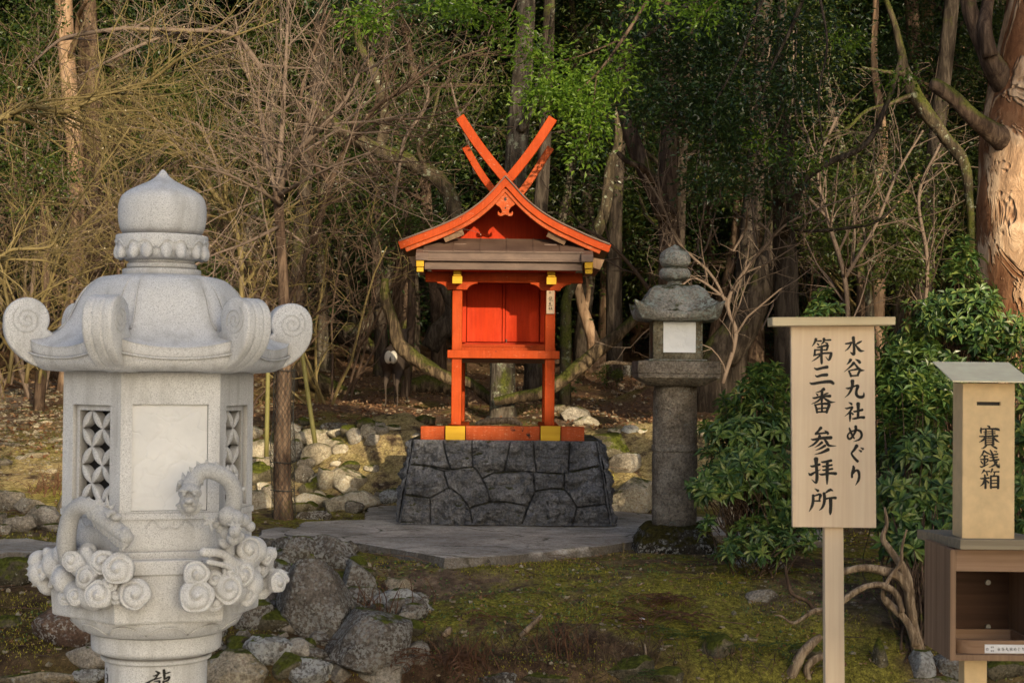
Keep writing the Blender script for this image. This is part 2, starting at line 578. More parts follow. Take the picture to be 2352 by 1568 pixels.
M['rk_white'] = rockmat('white lichened boulder', (.24, .22, .195), (.42, .40, .37), .9, .12, 12, lc=(.55, .55, .52))
M['rk_red'] = rockmat('reddish boulder', (.16, .10, .07), (.30, .20, .14), .5, .25, 15, lc=(.55, .53, .50))
M['oldstone'] = rockmat('old lichened lantern stone', (.20, .165, .105), (.38, .33, .23), .4, .22, 18, lc=(.30, .33, .27), mc=(.05, .05, .012))
M['oldcap'] = rockmat('lichen crusted lantern stone', (.28, .25, .205), (.50, .46, .40), .7, .25, 22, lc=(.38, .42, .37), mc=(.06, .06, .014))
M['oldcol'] = rockmat('brown weathered column stone', (.18, .145, .108), (.35, .295, .23), .25, .05, 25, lc=(.28, .29, .25))
M['oldbase'] = rockmat('blackened mossy base stone', (.04, .032, .02), (.12, .10, .075), .6, .7, 28, lc=(.42, .41, .37), mc=(.055, .045, .008))
M['bk_brown'] = bark('brown bark', (.075, .048, .034), (.17, .115, .078), .12)
M['bk_dark'] = bark('dark bark', (.045, .034, .026), (.10, .078, .06), .2)
M['bk_grey'] = bark('grey mottled bark', (.075, .06, .045), (.17, .14, .11), .25, lichen=.35)
M['bk_tan'] = bark('tan smooth bark', (.30, .19, .12), (.44, .30, .20), 0, .6)
M['bk_moss'] = bark('mossy bark', (.06, .046, .03), (.14, .105, .065), .6, lichen=.35)
M['bk_plate'] = bark('flaking orange brown bark', (.62, .38, .22), (.86, .60, .38), 0, .42, True, .05)
M['bk_log'] = bark('split weathered log', (.085, .06, .038), (.24, .17, .10), .45, 1.2, bumpd=.06)
M['bk_root'] = bark('pale peeling root bark', (.22, .155, .10), (.46, .35, .24), 0, 2.2, bumpd=.02)
M['tw_brown'] = flat('brown twigs', (.115, .074, .05), .8, .2)
M['tw_grey'] = flat('grey pink twigs', (.20, .145, .11), .75, .2)
M['tw_olive'] = flat('olive twigs', (.20, .15, .06), .7, .3)
M['bamboo'] = flat('green bamboo pole', (.22, .20, .07), .6, .3)
M['net'] = flat('dark plastic net', (.03, .03, .028), .6, .3)
M['lf_dark'] = leafmat('dark evergreen leaves', [(.010, .028, .010), (.022, .052, .016), (.038, .072, .018), (.055, .095, .02)], .22, .6, .35)
M['lf_mid'] = leafmat('olive evergreen leaves', [(.03, .055, .012), (.055, .09, .018), (.09, .12, .022), (.12, .14, .03)], .3, .5)
M['lf_bright'] = leafmat('fresh green leaves', [(.07, .14, .018), (.11, .20, .022), (.16, .26, .03), (.20, .30, .035)], .45, .4)
M['lf_shrub'] = leafmat('glossy shrub leaves', [(.022, .05, .018), (.05, .105, .03), (.10, .175, .045), (.15, .22, .05), (.24, .27, .07)], .22, .45, .38)
M['lf_shrub2'] = leafmat('olive shrub leaves', [(.035, .075, .018), (.055, .105, .022), (.085, .13, .025), (.11, .15, .03)], .25, .6, .35)
M['lf_brown'] = leafmat('dry brown leaves', [(.12, .055, .03), (.20, .10, .055), (.30, .18, .10), (.42, .30, .19)], .2, .2, .7)
M['lf_bud'] = leafmat('pale seed husks', [(.42, .30, .20), (.55, .42, .30), (.62, .52, .40)], .3, .2, .7)
M['fern_dead'] = flat('dead rust brown fern', (.14, .072, .042), .9, .1)
M['deer'] = flat('brown deer coat', (.20, .115, .065), .95, .1)
M['deerw'] = flat('white rump hair', (.78, .72, .62), .95, .1)
M['metal'] = flat('dull steel', (.35, .34, .32), .4, .5, .8)
M['sticker'] = flat('white sticker', (.72, .72, .75), .5, .4)

# ground
n = N('forest ground'); P = n.pos()
x, y, z = n.sep(P)
big = n.noise(P, .9, 5, .65); mid = n.noise(P, 5.5, 6, .7); fin_ = n.noise(P, 45, 5, .78); vf = n.noise(P, 160, 3, .7)
dirt = n.ramp(mid, [(.3, (.07, .046, .03)), (.5, (.20, .135, .088)), (.7, (.36, .26, .18))])
litter = n.ramp(fin_, [(.32, (.06, .032, .02)), (.47, (.19, .105, .063)), (.60, (.30, .175, .11)), (.74, (.5, .35, .24))])
moss = n.ramp(fin_, [(.3, (.05, .045, .012)), (.46, (.20, .18, .032)), (.60, (.38, .34, .06)), (.74, (.55, .48, .10))])
gravel = n.ramp(n.voro(P, 34, 'F1', 'Color'), [(.2, (.16, .145, .13)), (.8, (.42, .39, .35))])
near = n.ramp(n.math('DIVIDE', y, 40.0), [(.40, 1), (.50, 0)])          # foreground bank and court
mm = n.math('MULTIPLY', n.ramp(n.math('ADD', n.math('MULTIPLY', big, .6), n.math('MULTIPLY', mid, .4)), [(.465, 0), (.54, 1)]), near)
far = n.ramp(n.math('DIVIDE', y, 40.0), [(.46, 0), (.56, 1)])
c = n.mix(far, dirt, n.mix(.85, dirt, litter))
c = n.mix(mm, c, moss)
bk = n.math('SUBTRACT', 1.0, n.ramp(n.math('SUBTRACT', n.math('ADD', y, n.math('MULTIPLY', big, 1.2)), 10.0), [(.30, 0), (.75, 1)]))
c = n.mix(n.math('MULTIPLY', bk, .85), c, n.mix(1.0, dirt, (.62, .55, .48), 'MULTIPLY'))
sunlit_straw = n.ramp(fin_, [(.32, (.20, .14, .06)), (.5, (.50, .38, .17)), (.7, (.80, .64, .36))])  # sunlight on the bank painted in as bright straw
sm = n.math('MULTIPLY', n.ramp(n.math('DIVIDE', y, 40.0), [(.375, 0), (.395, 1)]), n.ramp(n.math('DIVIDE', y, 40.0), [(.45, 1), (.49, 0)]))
c = n.mix(n.math('MULTIPLY', sm, n.ramp(mid, [(.40, 0), (.52, .9)])), c, sunlit_straw)
m2 = n.math('MULTIPLY', n.ramp(n.noise(P, .55, 4, .6), [(.50, 0), (.60, .85)]), n.ramp(n.math('DIVIDE', y, 40.0), [(.40, 1), (.72, .15)]))
c = n.mix(m2, c, moss)
gm = n.math('MULTIPLY', n.ramp(n.math('DIVIDE', n.math('ADD', x, 20.0), 20.0), [(.62, 1), (.74, 0)]),
            n.math('MULTIPLY', n.ramp(n.math('DIVIDE', y, 40.0), [(.40, 0), (.44, 1)]), n.ramp(n.math('DIVIDE', y, 40.0), [(.62, 1), (.72, 0)])))
gm = n.math('MULTIPLY', gm, n.ramp(n.noise(P, .7, 4), [(.42, 0), (.54, 1)]))
c = n.mix(gm, c, gravel)
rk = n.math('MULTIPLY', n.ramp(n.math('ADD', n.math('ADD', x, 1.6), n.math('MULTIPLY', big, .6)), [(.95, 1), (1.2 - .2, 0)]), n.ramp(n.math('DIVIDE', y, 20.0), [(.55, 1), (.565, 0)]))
c = n.mix(n.math('MULTIPLY', rk, .8), c, n.mix(1.0, dirt, (.5, .45, .38), 'MULTIPLY'))  # bare dirt, darkened with painted shade between the heaped boulders
c = n.mix(.55, c, n.ramp(n.noise(P, 14, 5, .75), [(.34, .12), (.66, .9)]), 'OVERLAY')
c = n.mix(n.ramp(n.math('DIVIDE', y, 10.0), [(.735, 1), (.76, 0)]), c, (.62, .59, .54))  # unseen near ground made pale to bounce light upward
c = n.mix(.6, c, n.ramp(vf, [(.3, .15), (.7, .88)]), 'OVERLAY')
b = n.bump(mid, .8, .06); b = n.bump(fin_, .9, .025, b); b = n.bump(vf, .6, .006, b)
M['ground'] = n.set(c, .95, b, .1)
GAP, LITLEAK = -.12, .02
SKY, SUN = .15, 5.0
# ------------------------------------------------------------------ ground sheet
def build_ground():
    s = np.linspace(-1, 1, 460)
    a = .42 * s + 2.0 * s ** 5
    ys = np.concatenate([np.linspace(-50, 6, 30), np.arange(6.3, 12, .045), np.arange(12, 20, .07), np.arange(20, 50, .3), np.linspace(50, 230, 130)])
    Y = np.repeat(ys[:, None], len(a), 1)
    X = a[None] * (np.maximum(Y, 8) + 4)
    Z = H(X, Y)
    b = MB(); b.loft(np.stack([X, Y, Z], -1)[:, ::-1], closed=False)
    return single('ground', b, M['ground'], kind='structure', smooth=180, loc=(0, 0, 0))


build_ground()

# ------------------------------------------------------------------ flagstones
def slab(name, px, z, thick, label, seed, mat='slab', group=None):
    P = []
    base = [Wz(x, y, z) for x, y in px]
    for i in range(len(base)):
        a, c = base[i], base[(i + 1) % len(base)]
        k = max(2, int((c - a).length / .045))
        for j in range(k):
            P.append(a.lerp(c, j / k))
    P = np.array([list(p) for p in P])
    c = P.mean(0)
    rings = []
    for f, dz, nz in ((.02, .0, 0), (.35, .0, 0), (.7, 0, 0), (.9, 0, 0), (.982, -.002, .6), (.997, -.006, 1), (1.0, -.04, 1), (1.003, -thick, 1.3), (.985, -thick - .25, 1)):
        q = c + (P - c) * f
        q[:, 2] = z + dz
        nn = fbm(q * [6, 6, 9] + seed, 3, seed)
        dirn = (P - c); dirn[:, 2] = 0; dirn /= np.linalg.norm(dirn, axis=1, keepdims=True)
        q = q + dirn * ((nn * .045 + .02 * fbm(q * [19, 19, 30] + seed, 2, seed)) * min(1, nz))[:, None]
        q[:, 2] += fbm(q * 1.6 + seed, 3, seed) * .010 - .004
        rings.append(q)
    b = MB(); b.loft(np.array(rings), capb=True)
    # orientation: recalculated on the mesh
    o = single(name, b, M[mat], label, 'flagstone', group, smooth=50)
    bm = bmesh.new(); bm.from_mesh(o.data); bmesh.ops.recalc_face_normals(bm, faces=bm.faces); bm.to_mesh(o.data); bm.free()
    return o


slab('flagstone', [(650, 1222), (700, 1195), (838, 1190), (846, 1158), (1100, 1156), (1420, 1172), (1500, 1180), (1660, 1186), (1668, 1225), (1470, 1238),
                   (1380, 1252), (1210, 1267), (1100, 1276), (1020, 1279), (965, 1268), (905, 1256), (800, 1241)],
     0, .06, 'big cracked grey flagstone lying under the red shrine and its dark plinth', 3)
slab('flagstone', [(596, 1214), (640, 1207), (800, 1228), (905, 1240), (900, 1250), (760, 1243), (600, 1233)], -.015, .13,
     'narrow rough flagstone at the left end of the big grey flagstone', 8)
slab('flagstone', [(-60, 1238), (60, 1233), (136, 1246), (128, 1262), (-60, 1270)], -.02, .12, 'whitish flagstone at the left edge behind the new granite lantern', 12)
slab('flagstone', [(146, 1242), (300, 1226), (420, 1222), (420, 1250), (300, 1256), (160, 1262)], -.02, .12, 'flagstone partly hidden behind the new granite lantern', 15)
slab('flagstone', [(1690, 1196), (1790, 1200), (1900, 1215), (1895, 1240), (1780, 1236), (1690, 1230)], -.01, .1, 'pale flagstone showing under the glossy shrub beside the old lantern', 17)

# ------------------------------------------------------------------ plinth of dark fitted stones
PL_D = 13.67


def pz(x, y):            # zoomed drawing -> picture position
    return 861.3 + x / 2.73, 717.8 + y / 2.73


JO = [[(225, 795), (425, 797), (440, 880), (475, 985), (330, 960), (205, 950)], [(425, 797), (605, 797), (612, 968), (475, 985), (440, 880)],
      [(605, 797), (850, 805), (840, 850), (808, 998), (740, 1005), (672, 1040), (640, 990), (612, 968)], [(850, 805), (990, 808), (1000, 930), (1010, 1002), (900, 995), (808, 998)],
      [(990, 808), (1222, 805), (1217, 925), (1212, 1000), (1185, 1010), (1010, 1002)], [(1222, 805), (1385, 800), (1410, 960), (1300, 985), (1212, 1000)],
      [(205, 950), (330, 960), (430, 995), (462, 1100), (345, 1160), (175, 1138)],
      [(430, 995), (475, 985), (612, 968), (640, 990), (672, 1040), (705, 1110), (722, 1185), (592, 1222), (540, 1150), (480, 1105), (462, 1100)],
      [(672, 1040), (740, 1005), (808, 998), (990, 1002), (1003, 1120), (960, 1212), (820, 1185), (722, 1185), (705, 1110)],
      [(990, 1002), (1010, 1002), (1185, 1010), (1185, 1105), (1110, 1102), (1003, 1120)],
      [(1185, 1010), (1212, 1000), (1410, 960), (1430, 1060), (1445, 1200), (1265, 1220), (1215, 1140), (1185, 1105)],
      [(175, 1138), (345, 1160), (350, 1322), (130, 1310)], [(345, 1160), (462, 1100), (480, 1105), (540, 1150), (592, 1222), (612, 1325), (350, 1322)],
      [(592, 1222), (722, 1185), (820, 1185), (960, 1212), (920, 1325), (612, 1325)],
      [(1003, 1120), (1110, 1102), (1185, 1105), (1215, 1140), (1265, 1220), (1235, 1330), (920, 1325), (960, 1212)],
      [(1265, 1220), (1445, 1200), (1475, 1300), (1465, 1330), (1235, 1330)]]


def plinth():
    bl = Wz(915, 1203, 0.0); br = Wz(1406, 1207, 0.0)
    xm = (bl.x + br.x) / 2; hw = (br.x - bl.x) / 2; y0 = PL_D; dep = 1.75
    ztop = W(1157, 1011, y0 + .07).z; inset = .115
    segs = []
    for poly in JO:
        for a, b_ in zip(poly, poly[1:] + poly[:1]):
            pa = W(*pz(*a), y0 + .04); pb = W(*pz(*b_), y0 + .04)
            segs.append((pa.x, pa.z, pb.x, pb.z))
    S = np.array(segs)
    b = MB()

    def face(nu, nv, side):
        U, V = np.meshgrid(np.linspace(-1, 1, nu), np.linspace(0, 1, nv))
        tw = hw - inset * V
        if side == 0:
            X = xm + U * tw; Yy = y0 + .075 * V; Z = V * ztop
            A = np.stack([X, Z], -1)
            ab = S[:, 2:] - S[:, :2]
            rel = A[..., None, :] - S[:, :2]
            t = np.clip((rel * ab).sum(-1) / ((ab ** 2).sum(-1) + 1e-9), 0, 1)
            dist = np.linalg.norm(rel - t[..., None] * ab, axis=-1).min(-1)
            edge = np.minimum(dist, .5)
            # outer border is not a joint
            inb = (abs(U) > .985) | (V > .985) | (V < .02)
            nrm = np.array([0, -1, .1])
        else:
            Yc = y0 + dep / 2 + U * (dep / 2 - .075 * V) * side
            X = xm + side * tw; Z = V * ztop; Yy = Yc
            g = np.stack([Yy * 3.2 + side * 5, Z * 3.6, X * 0], -1)
            cell = np.floor(g[..., :2]); best = np.full(U.shape, 9.); sec = np.full(U.shape, 9.)
            for i in (-1, 0, 1):
                for j in (-1, 0, 1):
                    ci = (cell[..., 0] + i).astype(np.int64); cj = (cell[..., 1] + j).astype(np.int64)
                    px_ = ci + _h(ci, cj, ci * 0, 3); py_ = cj + _h(ci, cj, ci * 0 + 1, 4)
                    d = np.hypot(g[..., 0] - px_, g[..., 1] - py_)
                    sec = np.where(d < best, best, np.minimum(sec, d)); best = np.minimum(best, d)
            edge = (sec - best) * .12; inb = abs(U) > 2
            nrm = np.array([side, 0, .1])
        P = np.stack([X, Yy, Z], -1)
        groove = np.clip(edge / .009, 0, 1) ** .6
        groove = np.where(inb, 1, groove)
        pill = np.clip(edge / .09, 0, 1) ** .7
        n1 = fbm(P * 7, 4, 4); n2 = np.abs(fbm(P * 13 + 4, 4, 14, .6))
        fac = 1.1 * np.abs(vnoise(P * [6, 6, 8] + 9, 6)) + .8 * np.abs(vnoise(P * [12, 12, 15] + 3, 8)) + .4 * np.abs(vnoise(P * 29 + 3, 9))
        bid = np.floor(P[..., 0] * 3.1) + 7 * np.floor(P[..., 2] * 4.3)
        disp = -.034 * (1 - groove) + .010 * pill + .030 * n1 + .05 * fac - .035 * n2
        fade = np.clip(np.minimum((1 - V) / .05, (1 - abs(U)) / .02), 0, 1)
        P = P + nrm * (disp * (.25 + .75 * fade))[..., None]
        return P

    b.loft(face(420, 170, 0)[::-1], closed=False)
    b.loft(face(120, 60, 1)[::-1], closed=False)
    b.loft(face(120, 60, -1)[::-1], closed=False)
    b.box((xm - hw + .1, y0 + .1, -.05), (xm + hw - .1, y0 + dep - .05, ztop - .006))
    b.box((xm - hw + inset + .005, y0 + .08, ztop - .05), (xm + hw - inset - .005, y0 + dep - .1, ztop - .002))
    o = single('stone_plinth', b, M['basalt'], 'dark grey plinth of tightly fitted split stones carrying the red shrine', 'plinth', smooth=35)
    bm = bmesh.new(); bm.from_mesh(o.data)
    bmesh.ops.recalc_face_normals(bm, faces=bm.faces)
    bm.to_mesh(o.data); bm.free()
    return ztop


ZTOP = plinth()

# ------------------------------------------------------------------ glyphs as brush strokes (x, y, width)
G = {}
G['board_a'] = """835,190,45 845,300,40 848,400,38 838,455,45 785,422,6|710,292,18 770,285,28 808,275,22 760,360,22 700,408,4|968,250,14 920,275,30 862,310,10|865,300,14 910,365,38 950,402,36 1010,403,4
795,540,45 770,580,30 728,620,5|868,535,8 915,560,36 940,590,38|845,590,45 790,650,26 690,733,4|845,590,20 900,660,32 945,705,40 1012,708,4|760,715,20 785,760,30 800,805,30|775,712,18 840,700,22 920,685,38 935,710,36 912,760,32 905,785,30|795,795,22 915,788,22
820,870,55 820,940,42 800,1010,36 760,1080,24 700,1135,4|720,985,14 760,990,28 820,970,24 885,945,26 905,960,44 885,1020,36 885,1090,40 930,1125,40 985,1120,40 1000,1085,22 997,1050,4
760,1208,6 800,1230,30 810,1245,26|708,1300,12 740,1305,24 810,1285,28 815,1300,30 770,1370,24 698,1430,4|785,1350,28 785,1440,32 782,1510,12|795,1360,10 830,1395,30|835,1350,14 870,1352,26 980,1325,36|910,1225,55 912,1330,38 908,1440,38|815,1465,12 860,1462,30 940,1445,32 1005,1445,42
250,215,40 225,280,26 185,335,4|250,250,16 335,248,24|265,285,10 290,308,28|375,210,40 370,260,30 330,305,6|380,238,16 480,232,26|390,270,8 430,292,28|262,350,8 300,345,26 420,318,30 432,335,32 415,395,24|235,390,20 330,388,20 415,390,20|235,385,28 228,470,30|212,478,20 340,445,26 490,435,30|490,440,40 475,500,40 450,548,22 400,495,6|340,330,34 335,470,36 340,590,34 345,603,14|330,460,26 260,520,22 180,572,4
220,670,10 265,690,34 340,672,36 430,655,46|237,785,10 270,805,30 340,785,38 425,777,46|150,900,10 195,918,36 330,895,40 470,885,48 525,915,40
375,1000,50 320,1035,24 240,1057,4|250,1070,8 275,1095,28|440,1065,16 405,1075,22 365,1088,8|195,1135,10 230,1142,28 340,1115,28 475,1110,40|345,1020,36 342,1130,40 338,1215,26|330,1140,26 270,1195,24 175,1237,4|370,1135,20 430,1180,36 480,1205,30 553,1205,4|230,1240,20 255,1300,32 268,1372,30|240,1250,22 330,1232,26 440,1232,40 455,1255,42 430,1320,38 415,1370,36|260,1310,22 430,1295,22|345,1245,28 343,1355,30|265,1360,24 415,1355,24"""
G['board_b'] = """330,115,45 290,165,30 245,215,36|240,215,30 330,205,26 430,195,30|385,160,8 425,190,36 440,215,32|172,295,10 215,303,30 340,280,40 490,272,50|310,240,40 280,310,34 210,380,28 125,422,4|375,285,24 420,350,40 455,395,34 570,402,4|345,345,40 290,390,24 228,428,4|395,395,40 320,440,26 240,472,4|445,455,50 340,505,30 222,538,4
160,712,12 200,722,30 310,690,36|250,600,66 255,700,45 265,850,45 262,930,44 245,980,26 180,925,6|132,825,12 165,850,40 240,810,24 325,768,6|330,650,12 365,655,30 490,630,40|345,718,12 375,722,26 500,700,30|350,775,12 380,780,26 510,760,30|300,840,12 345,850,30 470,830,34 565,835,44|430,640,40 425,800,48 425,900,40 423,1000,18
230,1070,8 285,1105,40|205,1170,36 205,1260,40 185,1350,36 140,1433,5|220,1185,20 300,1160,30 320,1180,42 305,1230,26 305,1265,24|225,1262,20 315,1262,26|515,1105,12 470,1090,40 400,1135,18|375,1140,42 385,1220,44 375,1300,40 345,1370,30 297,1412,4|400,1230,24 480,1215,28 560,1215,42|478,1225,50 480,1340,46 475,1440,40 472,1480,14
770,120,20 790,170,32 820,240,28 850,285,20|870,90,40 875,140,40 850,210,30 800,280,30 765,290,30 745,255,26 760,210,22 820,170,20 900,155,28 950,180,34 965,240,32 930,300,28 835,335,4
890,395,50 850,460,36 808,520,26 850,590,34 905,645,38|920,465,8 960,487,34|950,430,8 990,450,34
835,715,26 840,760,44 815,830,30 815,895,30|830,850,8 870,790,26 910,795,40 928,860,36 915,940,34 868,1020,5"""
G['box'] = """430,205,10 475,225,36 480,260,30|315,250,30 310,300,36 315,350,26|320,270,24 480,265,28 640,275,44 680,305,12|365,325,18 480,318,18 590,318,20|370,362,16 590,357,24|275,410,12 330,415,26 640,405,38|408,290,30 405,410,30|535,285,32 540,410,32|400,425,34 350,485,34 275,530,5|560,430,24 610,490,36 675,530,5|400,440,32 400,580,32|550,440,42 550,575,42|400,452,20 560,450,20|400,492,16 560,487,16|400,530,16 560,525,16|395,575,26 570,568,26|420,590,34 370,635,28 315,655,5|520,590,20 580,625,34 625,650,32
370,690,30 345,755,28 285,835,5|380,700,26 430,735,28 485,760,20|350,790,20 440,795,26|295,855,12 330,865,26 450,855,26|382,790,34 380,980,36|310,900,24 345,950,24|450,880,28 405,935,14|290,995,12 330,1010,30 450,955,16|490,680,20 525,740,36 560,860,40 610,960,42 665,1020,34 665,940,6|565,700,14 620,715,24|490,775,14 560,772,24 640,758,28|480,820,12 510,828,22 635,815,24|465,880,12 500,888,26 660,865,30|625,905,32 560,980,34 458,1022,5
375,1070,36 350,1110,24 320,1145,6|385,1100,18 490,1100,26|420,1110,24 440,1175,30|535,1050,36 520,1100,24 500,1135,6|550,1105,16 665,1105,28|585,1110,24 565,1175,26|385,1165,30 400,1300,40 400,1430,40|295,1235,14 340,1240,28 470,1225,30|385,1250,34 350,1340,30 290,1390,5|420,1270,14 460,1320,34|505,1185,34 505,1400,36 510,1425,34|500,1195,30 640,1192,32 648,1230,44 645,1430,44|515,1275,20 640,1270,20|515,1332,20 640,1328,20|510,1410,32 640,1403,32"""
G['dragon'] = """1410,455,20 1480,500,50|1345,565,10 1400,560,26 1510,500,26|1475,530,30 1420,600,28 1380,640,20|1180,720,16 1230,720,40 1350,655,28 1545,605,20|1375,695,10 1450,685,24 1505,690,40 1495,760,40 1490,900,44 1490,1020,40 1460,1050,10|1370,740,32 1350,880,36 1320,1030,10|1380,772,16 1470,760,16|1370,842,16 1470,835,16|1365,915,16 1470,905,16|1600,440,60 1610,560,50 1610,650,34|1640,520,16 1700,505,28 1750,495,12|1620,650,20 1700,605,40 1735,612,30 1690,680,36 1590,705,26|1590,690,40 1590,820,44 1600,960,44 1700,1010,36 1820,980,34 1850,870,26 1815,780,6|1630,760,12 1710,740,22|1630,812,12 1730,785,20|1630,864,12 1740,835,20"""
G['sha'] = "|".join(G['board_a'].split('\n')[3].split('|'))
G['ou'] = "20,20,8 60,14,14|15,50,8 60,45,14|5,92,8 50,85,12 95,82,14|42,18,14 42,88,14"
G['matsu'] = "5,30,6 90,22,12|15,55,6 80,48,12|48,5,12 48,98,14|44,55,10 5,85,3|54,55,8 98,85,6"


def strokes(txt):
    return [[tuple(float(a) for a in p.split(',')) for p in s.split()] for line in txt.strip().split('\n') for s in line.split('|')]


def bbox(st):
    a = np.array([p for s in st for p in s]); return a[:, 0].min(), a[:, 1].min(), a[:, 0].max(), a[:, 1].max()


def ink(mb, st, fn, thin=1.0):
    """fn(x, y, k) -> world point; every stroke a smooth ribbon with rounded ends, k = layer number"""
    for k, s in enumerate(st):
        C = crom(s, 6) if len(s) > 2 else crom([s[0], tuple((a + b) / 2 for a, b in zip(s[0], s[1])), s[1]], 4)
        C[:, 2] = (C[:, 2] * 1.12 + 2.5 * (C[:, 2] > 6)) * thin if C[:, 2].max() > 5 else C[:, 2]
        t = np.gradient(C[:, :2], axis=0); t /= np.linalg.norm(t, axis=1, keepdims=True) + 1e-9
        nn = np.stack([-t[:, 1], t[:, 0]], -1)
        # rounded ends
        e0 = C[0].copy(); e0[:2] -= t[0] * C[0, 2] * .32; e0[2] *= .5
        e1 = C[-1].copy(); e1[:2] += t[-1] * C[-1, 2] * .32; e1[2] *= .5
        C = np.concatenate([[e0], C, [e1]]); nn = np.concatenate([nn[:1], nn, nn[-1:]])
        L = C[:, :2] + nn * C[:, 2:] / 2; Rr = C[:, :2] - nn * C[:, 2:] / 2
        v = []
        for a, b in zip(L, Rr):
            v += [list(fn(a[0], a[1], k)), list(fn(b[0], b[1], k))]
        m = len(C)
        mb.add(v, [[2 * i, 2 * i + 1, 2 * i + 3, 2 * i + 2] for i in range(m - 1)])


# ------------------------------------------------------------------ red shrine
SH = thing('shrine', 'small vermilion wooden shrine with crossed roof finials on a dark stone plinth', 'shrine', (W(1157, 1010, 14.3).x, 14.3, ZTOP))
Dp = 13.90      # front face of the posts


def bp(mb, x0, x1, y0, y1, d, dep):
    """box from a picture rectangle at distance d, level in the world"""
    xc, yc = (x0 + x1) / 2, (y0 + y1) / 2
    a = W(x0, yc, d).x; b = W(x1, yc, d).x
    mb.box((a, d, W(xc, y1, d).z), (b, d + dep, W(xc, y0, d).z))
    return mb


def bpart(name, rects, mat, bevel=.004, label=None):
    b = MB()
    for r in rects: bp(b, *r)
    return part(name, b, M[mat], SH, bevel=bevel, label=label)


zt = ZTOP
# base frame
fr_d = Dp - .10
bpart('base_beam', [(966, 1021.5, 978.5, 1010.5, fr_d, .14), (1069.5, 1240, 978.5, 1011.5, fr_d, .14), (1288.5, 1342, 980, 1013, fr_d, .14)], 'redworn')
bpart('base_beam', [(978, 1330, 981, 1008, Dp + 1.15, .12)], 'redworn')
for a, b_ in ((1023, 1068), (1241.5, 1287)):
    s = 1022.7 if a < 1100 else 1241
    o = bpart('side_beam', [(a + .5, b_ - .5, 979.5, 1009.5 + (a > 1100) * 2, fr_d - .005, 1.5)], 'red')
    b = MB(); bp(b, a, b_, 978, 1010.5 + (a > 1100) * 2.5, fr_d - .03, .024); part('painted_end', b, M['yellow'], o, bevel=.003)
# posts: slender, standing on the base frame, running up to the tie beam
ztie = W(1157, 650, Dp).z
zbase = W(1157, 978.4, fr_d).z
for cx in (1048.5, 1262.5):
    for dd, hw in ((Dp, .041), (Dp + 1.02, .041)):
        x = W(cx, 860, Dp).x
        b = MB()
        M4 = Matrix.Identity(4)
        b.box((x - hw, dd, zbase + .002), (x + hw, dd + .085, ztie - .002 if dd == Dp else ztie + .2))
        part('post', b, M['red'], SH, bevel=.008)
xl, xr = W(1048.5, 860, Dp).x, W(1262.5, 860, Dp).x
# platform: face board projecting in front, stepped base of the cell
bpart('platform_beam', [(1027.5, 1285, 804.5, 823, Dp - .035, .033)], 'red')
zp = W(1157, 804.5, Dp).z
b = MB(); b.box((xl - .075, Dp + .0, zp - .065), (xr + .075, Dp + 1.15, zp - .012)); part('platform_floor', b, M['red'], SH, bevel=.004)
b = MB(); b.box((xl - .055, Dp + .40, zp - .012), (xr + .055, Dp + 1.12, zp + .028)); b.box((xl - .04, Dp + .46, zp + .028), (xr + .04, Dp + 1.1, zp + .056)); part('step', b, M['red'], SH, bevel=.003)
b = MB(); b.box((xl - .09, Dp + .5, zp - .10), (xr + .09, Dp + .58, zp - .067)); part('floor_joist', b, M['brownrail'], SH, bevel=.003)
# cell
cd = Dp + .62
zc0, zc1 = zp + .057, ztie + .12
b = MB(); b.box((xl - .02, cd + .05, zc0), (xr + .02, cd + .52, zc1)); part('cell_wall', b, M['reddeep'], SH)
st = MB()
for cx in (1066, 1246):
    st = MB(); bp(st, cx - 5, cx + 5, 645, 786, cd + .0, .05); part('door_jamb', st, M['reddeep'], SH, bevel=.003)
for a, b_ in ((1072.5, 1153.5), (1161, 1239)):
    b = MB(); bp(b, a, b_, 652, 785, cd + .024, .025)
    o = part('door', b, M['reddeep'], SH, bevel=.003)
    if a < 1100:
        b = MB(); bp(b, 1154.5, 1160, 652, 785, cd + .008, .03); part('door_batten', b, M['reddeep'], o, bevel=.002)
        b = MB(); c = W(1163, 781, cd + .015); b.sphere(c, .009, 2); b.box((c.x - .003, c.y - .004, c.z - .02), (c.x + .003, c.y + .004, c.z)); part('latch', b, M['copper'], o)
# tie beam with carved brackets
tb = MB(); bp(tb, 977, 1338.5, 625, 648.3, Dp - .03, .13); part('tie_beam', tb, M['red'], SH, bevel=.003)
zz = W(1157, 648.4, Dp).z
for cx in (xl, xr):
    b = MB(); w = .165; hgt = .052
    pts = []
    for k in range(9):
        t = k / 8 * math.pi / 2
        pts.append((cx - w + .075 * (1 - math.cos(t)) * .0 + .085 * math.sin(t) * 1.0 * (k / 8) ** .2, zz - .012 - hgt * (1 - math.cos(t))))
    outline = [(cx - w, zz - .001), (cx - w, zz - .012)] + pts[1:] + [(2 * cx - p[0], p[1]) for p in reversed(pts[1:])] + [(cx + w, zz - .012), (cx + w, zz - .001)]
    b.prism(outline, Dp - .028, Dp + .09)
    part('carved_bracket', b, M['red'], SH, bevel=.002)
for a, b_ in ((1039, 1061.5), (1255.5, 1278)):
    dy = 2 if a > 1100 else 0
    o = bpart('bracket_arm', [(a + 1.5, b_ - 1.5, 622 + dy, 649 + dy, Dp - .16, .5)], 'red')
    b = MB(); bp(b, a, b_, 634 + dy, 651 + dy, Dp - .185, .024); bp(b, a + 2.5, b_ - 2.5, 619 + dy, 633 + dy, Dp - .20, .03); part('painted_end', b, M['yellow'], o, bevel=.002)
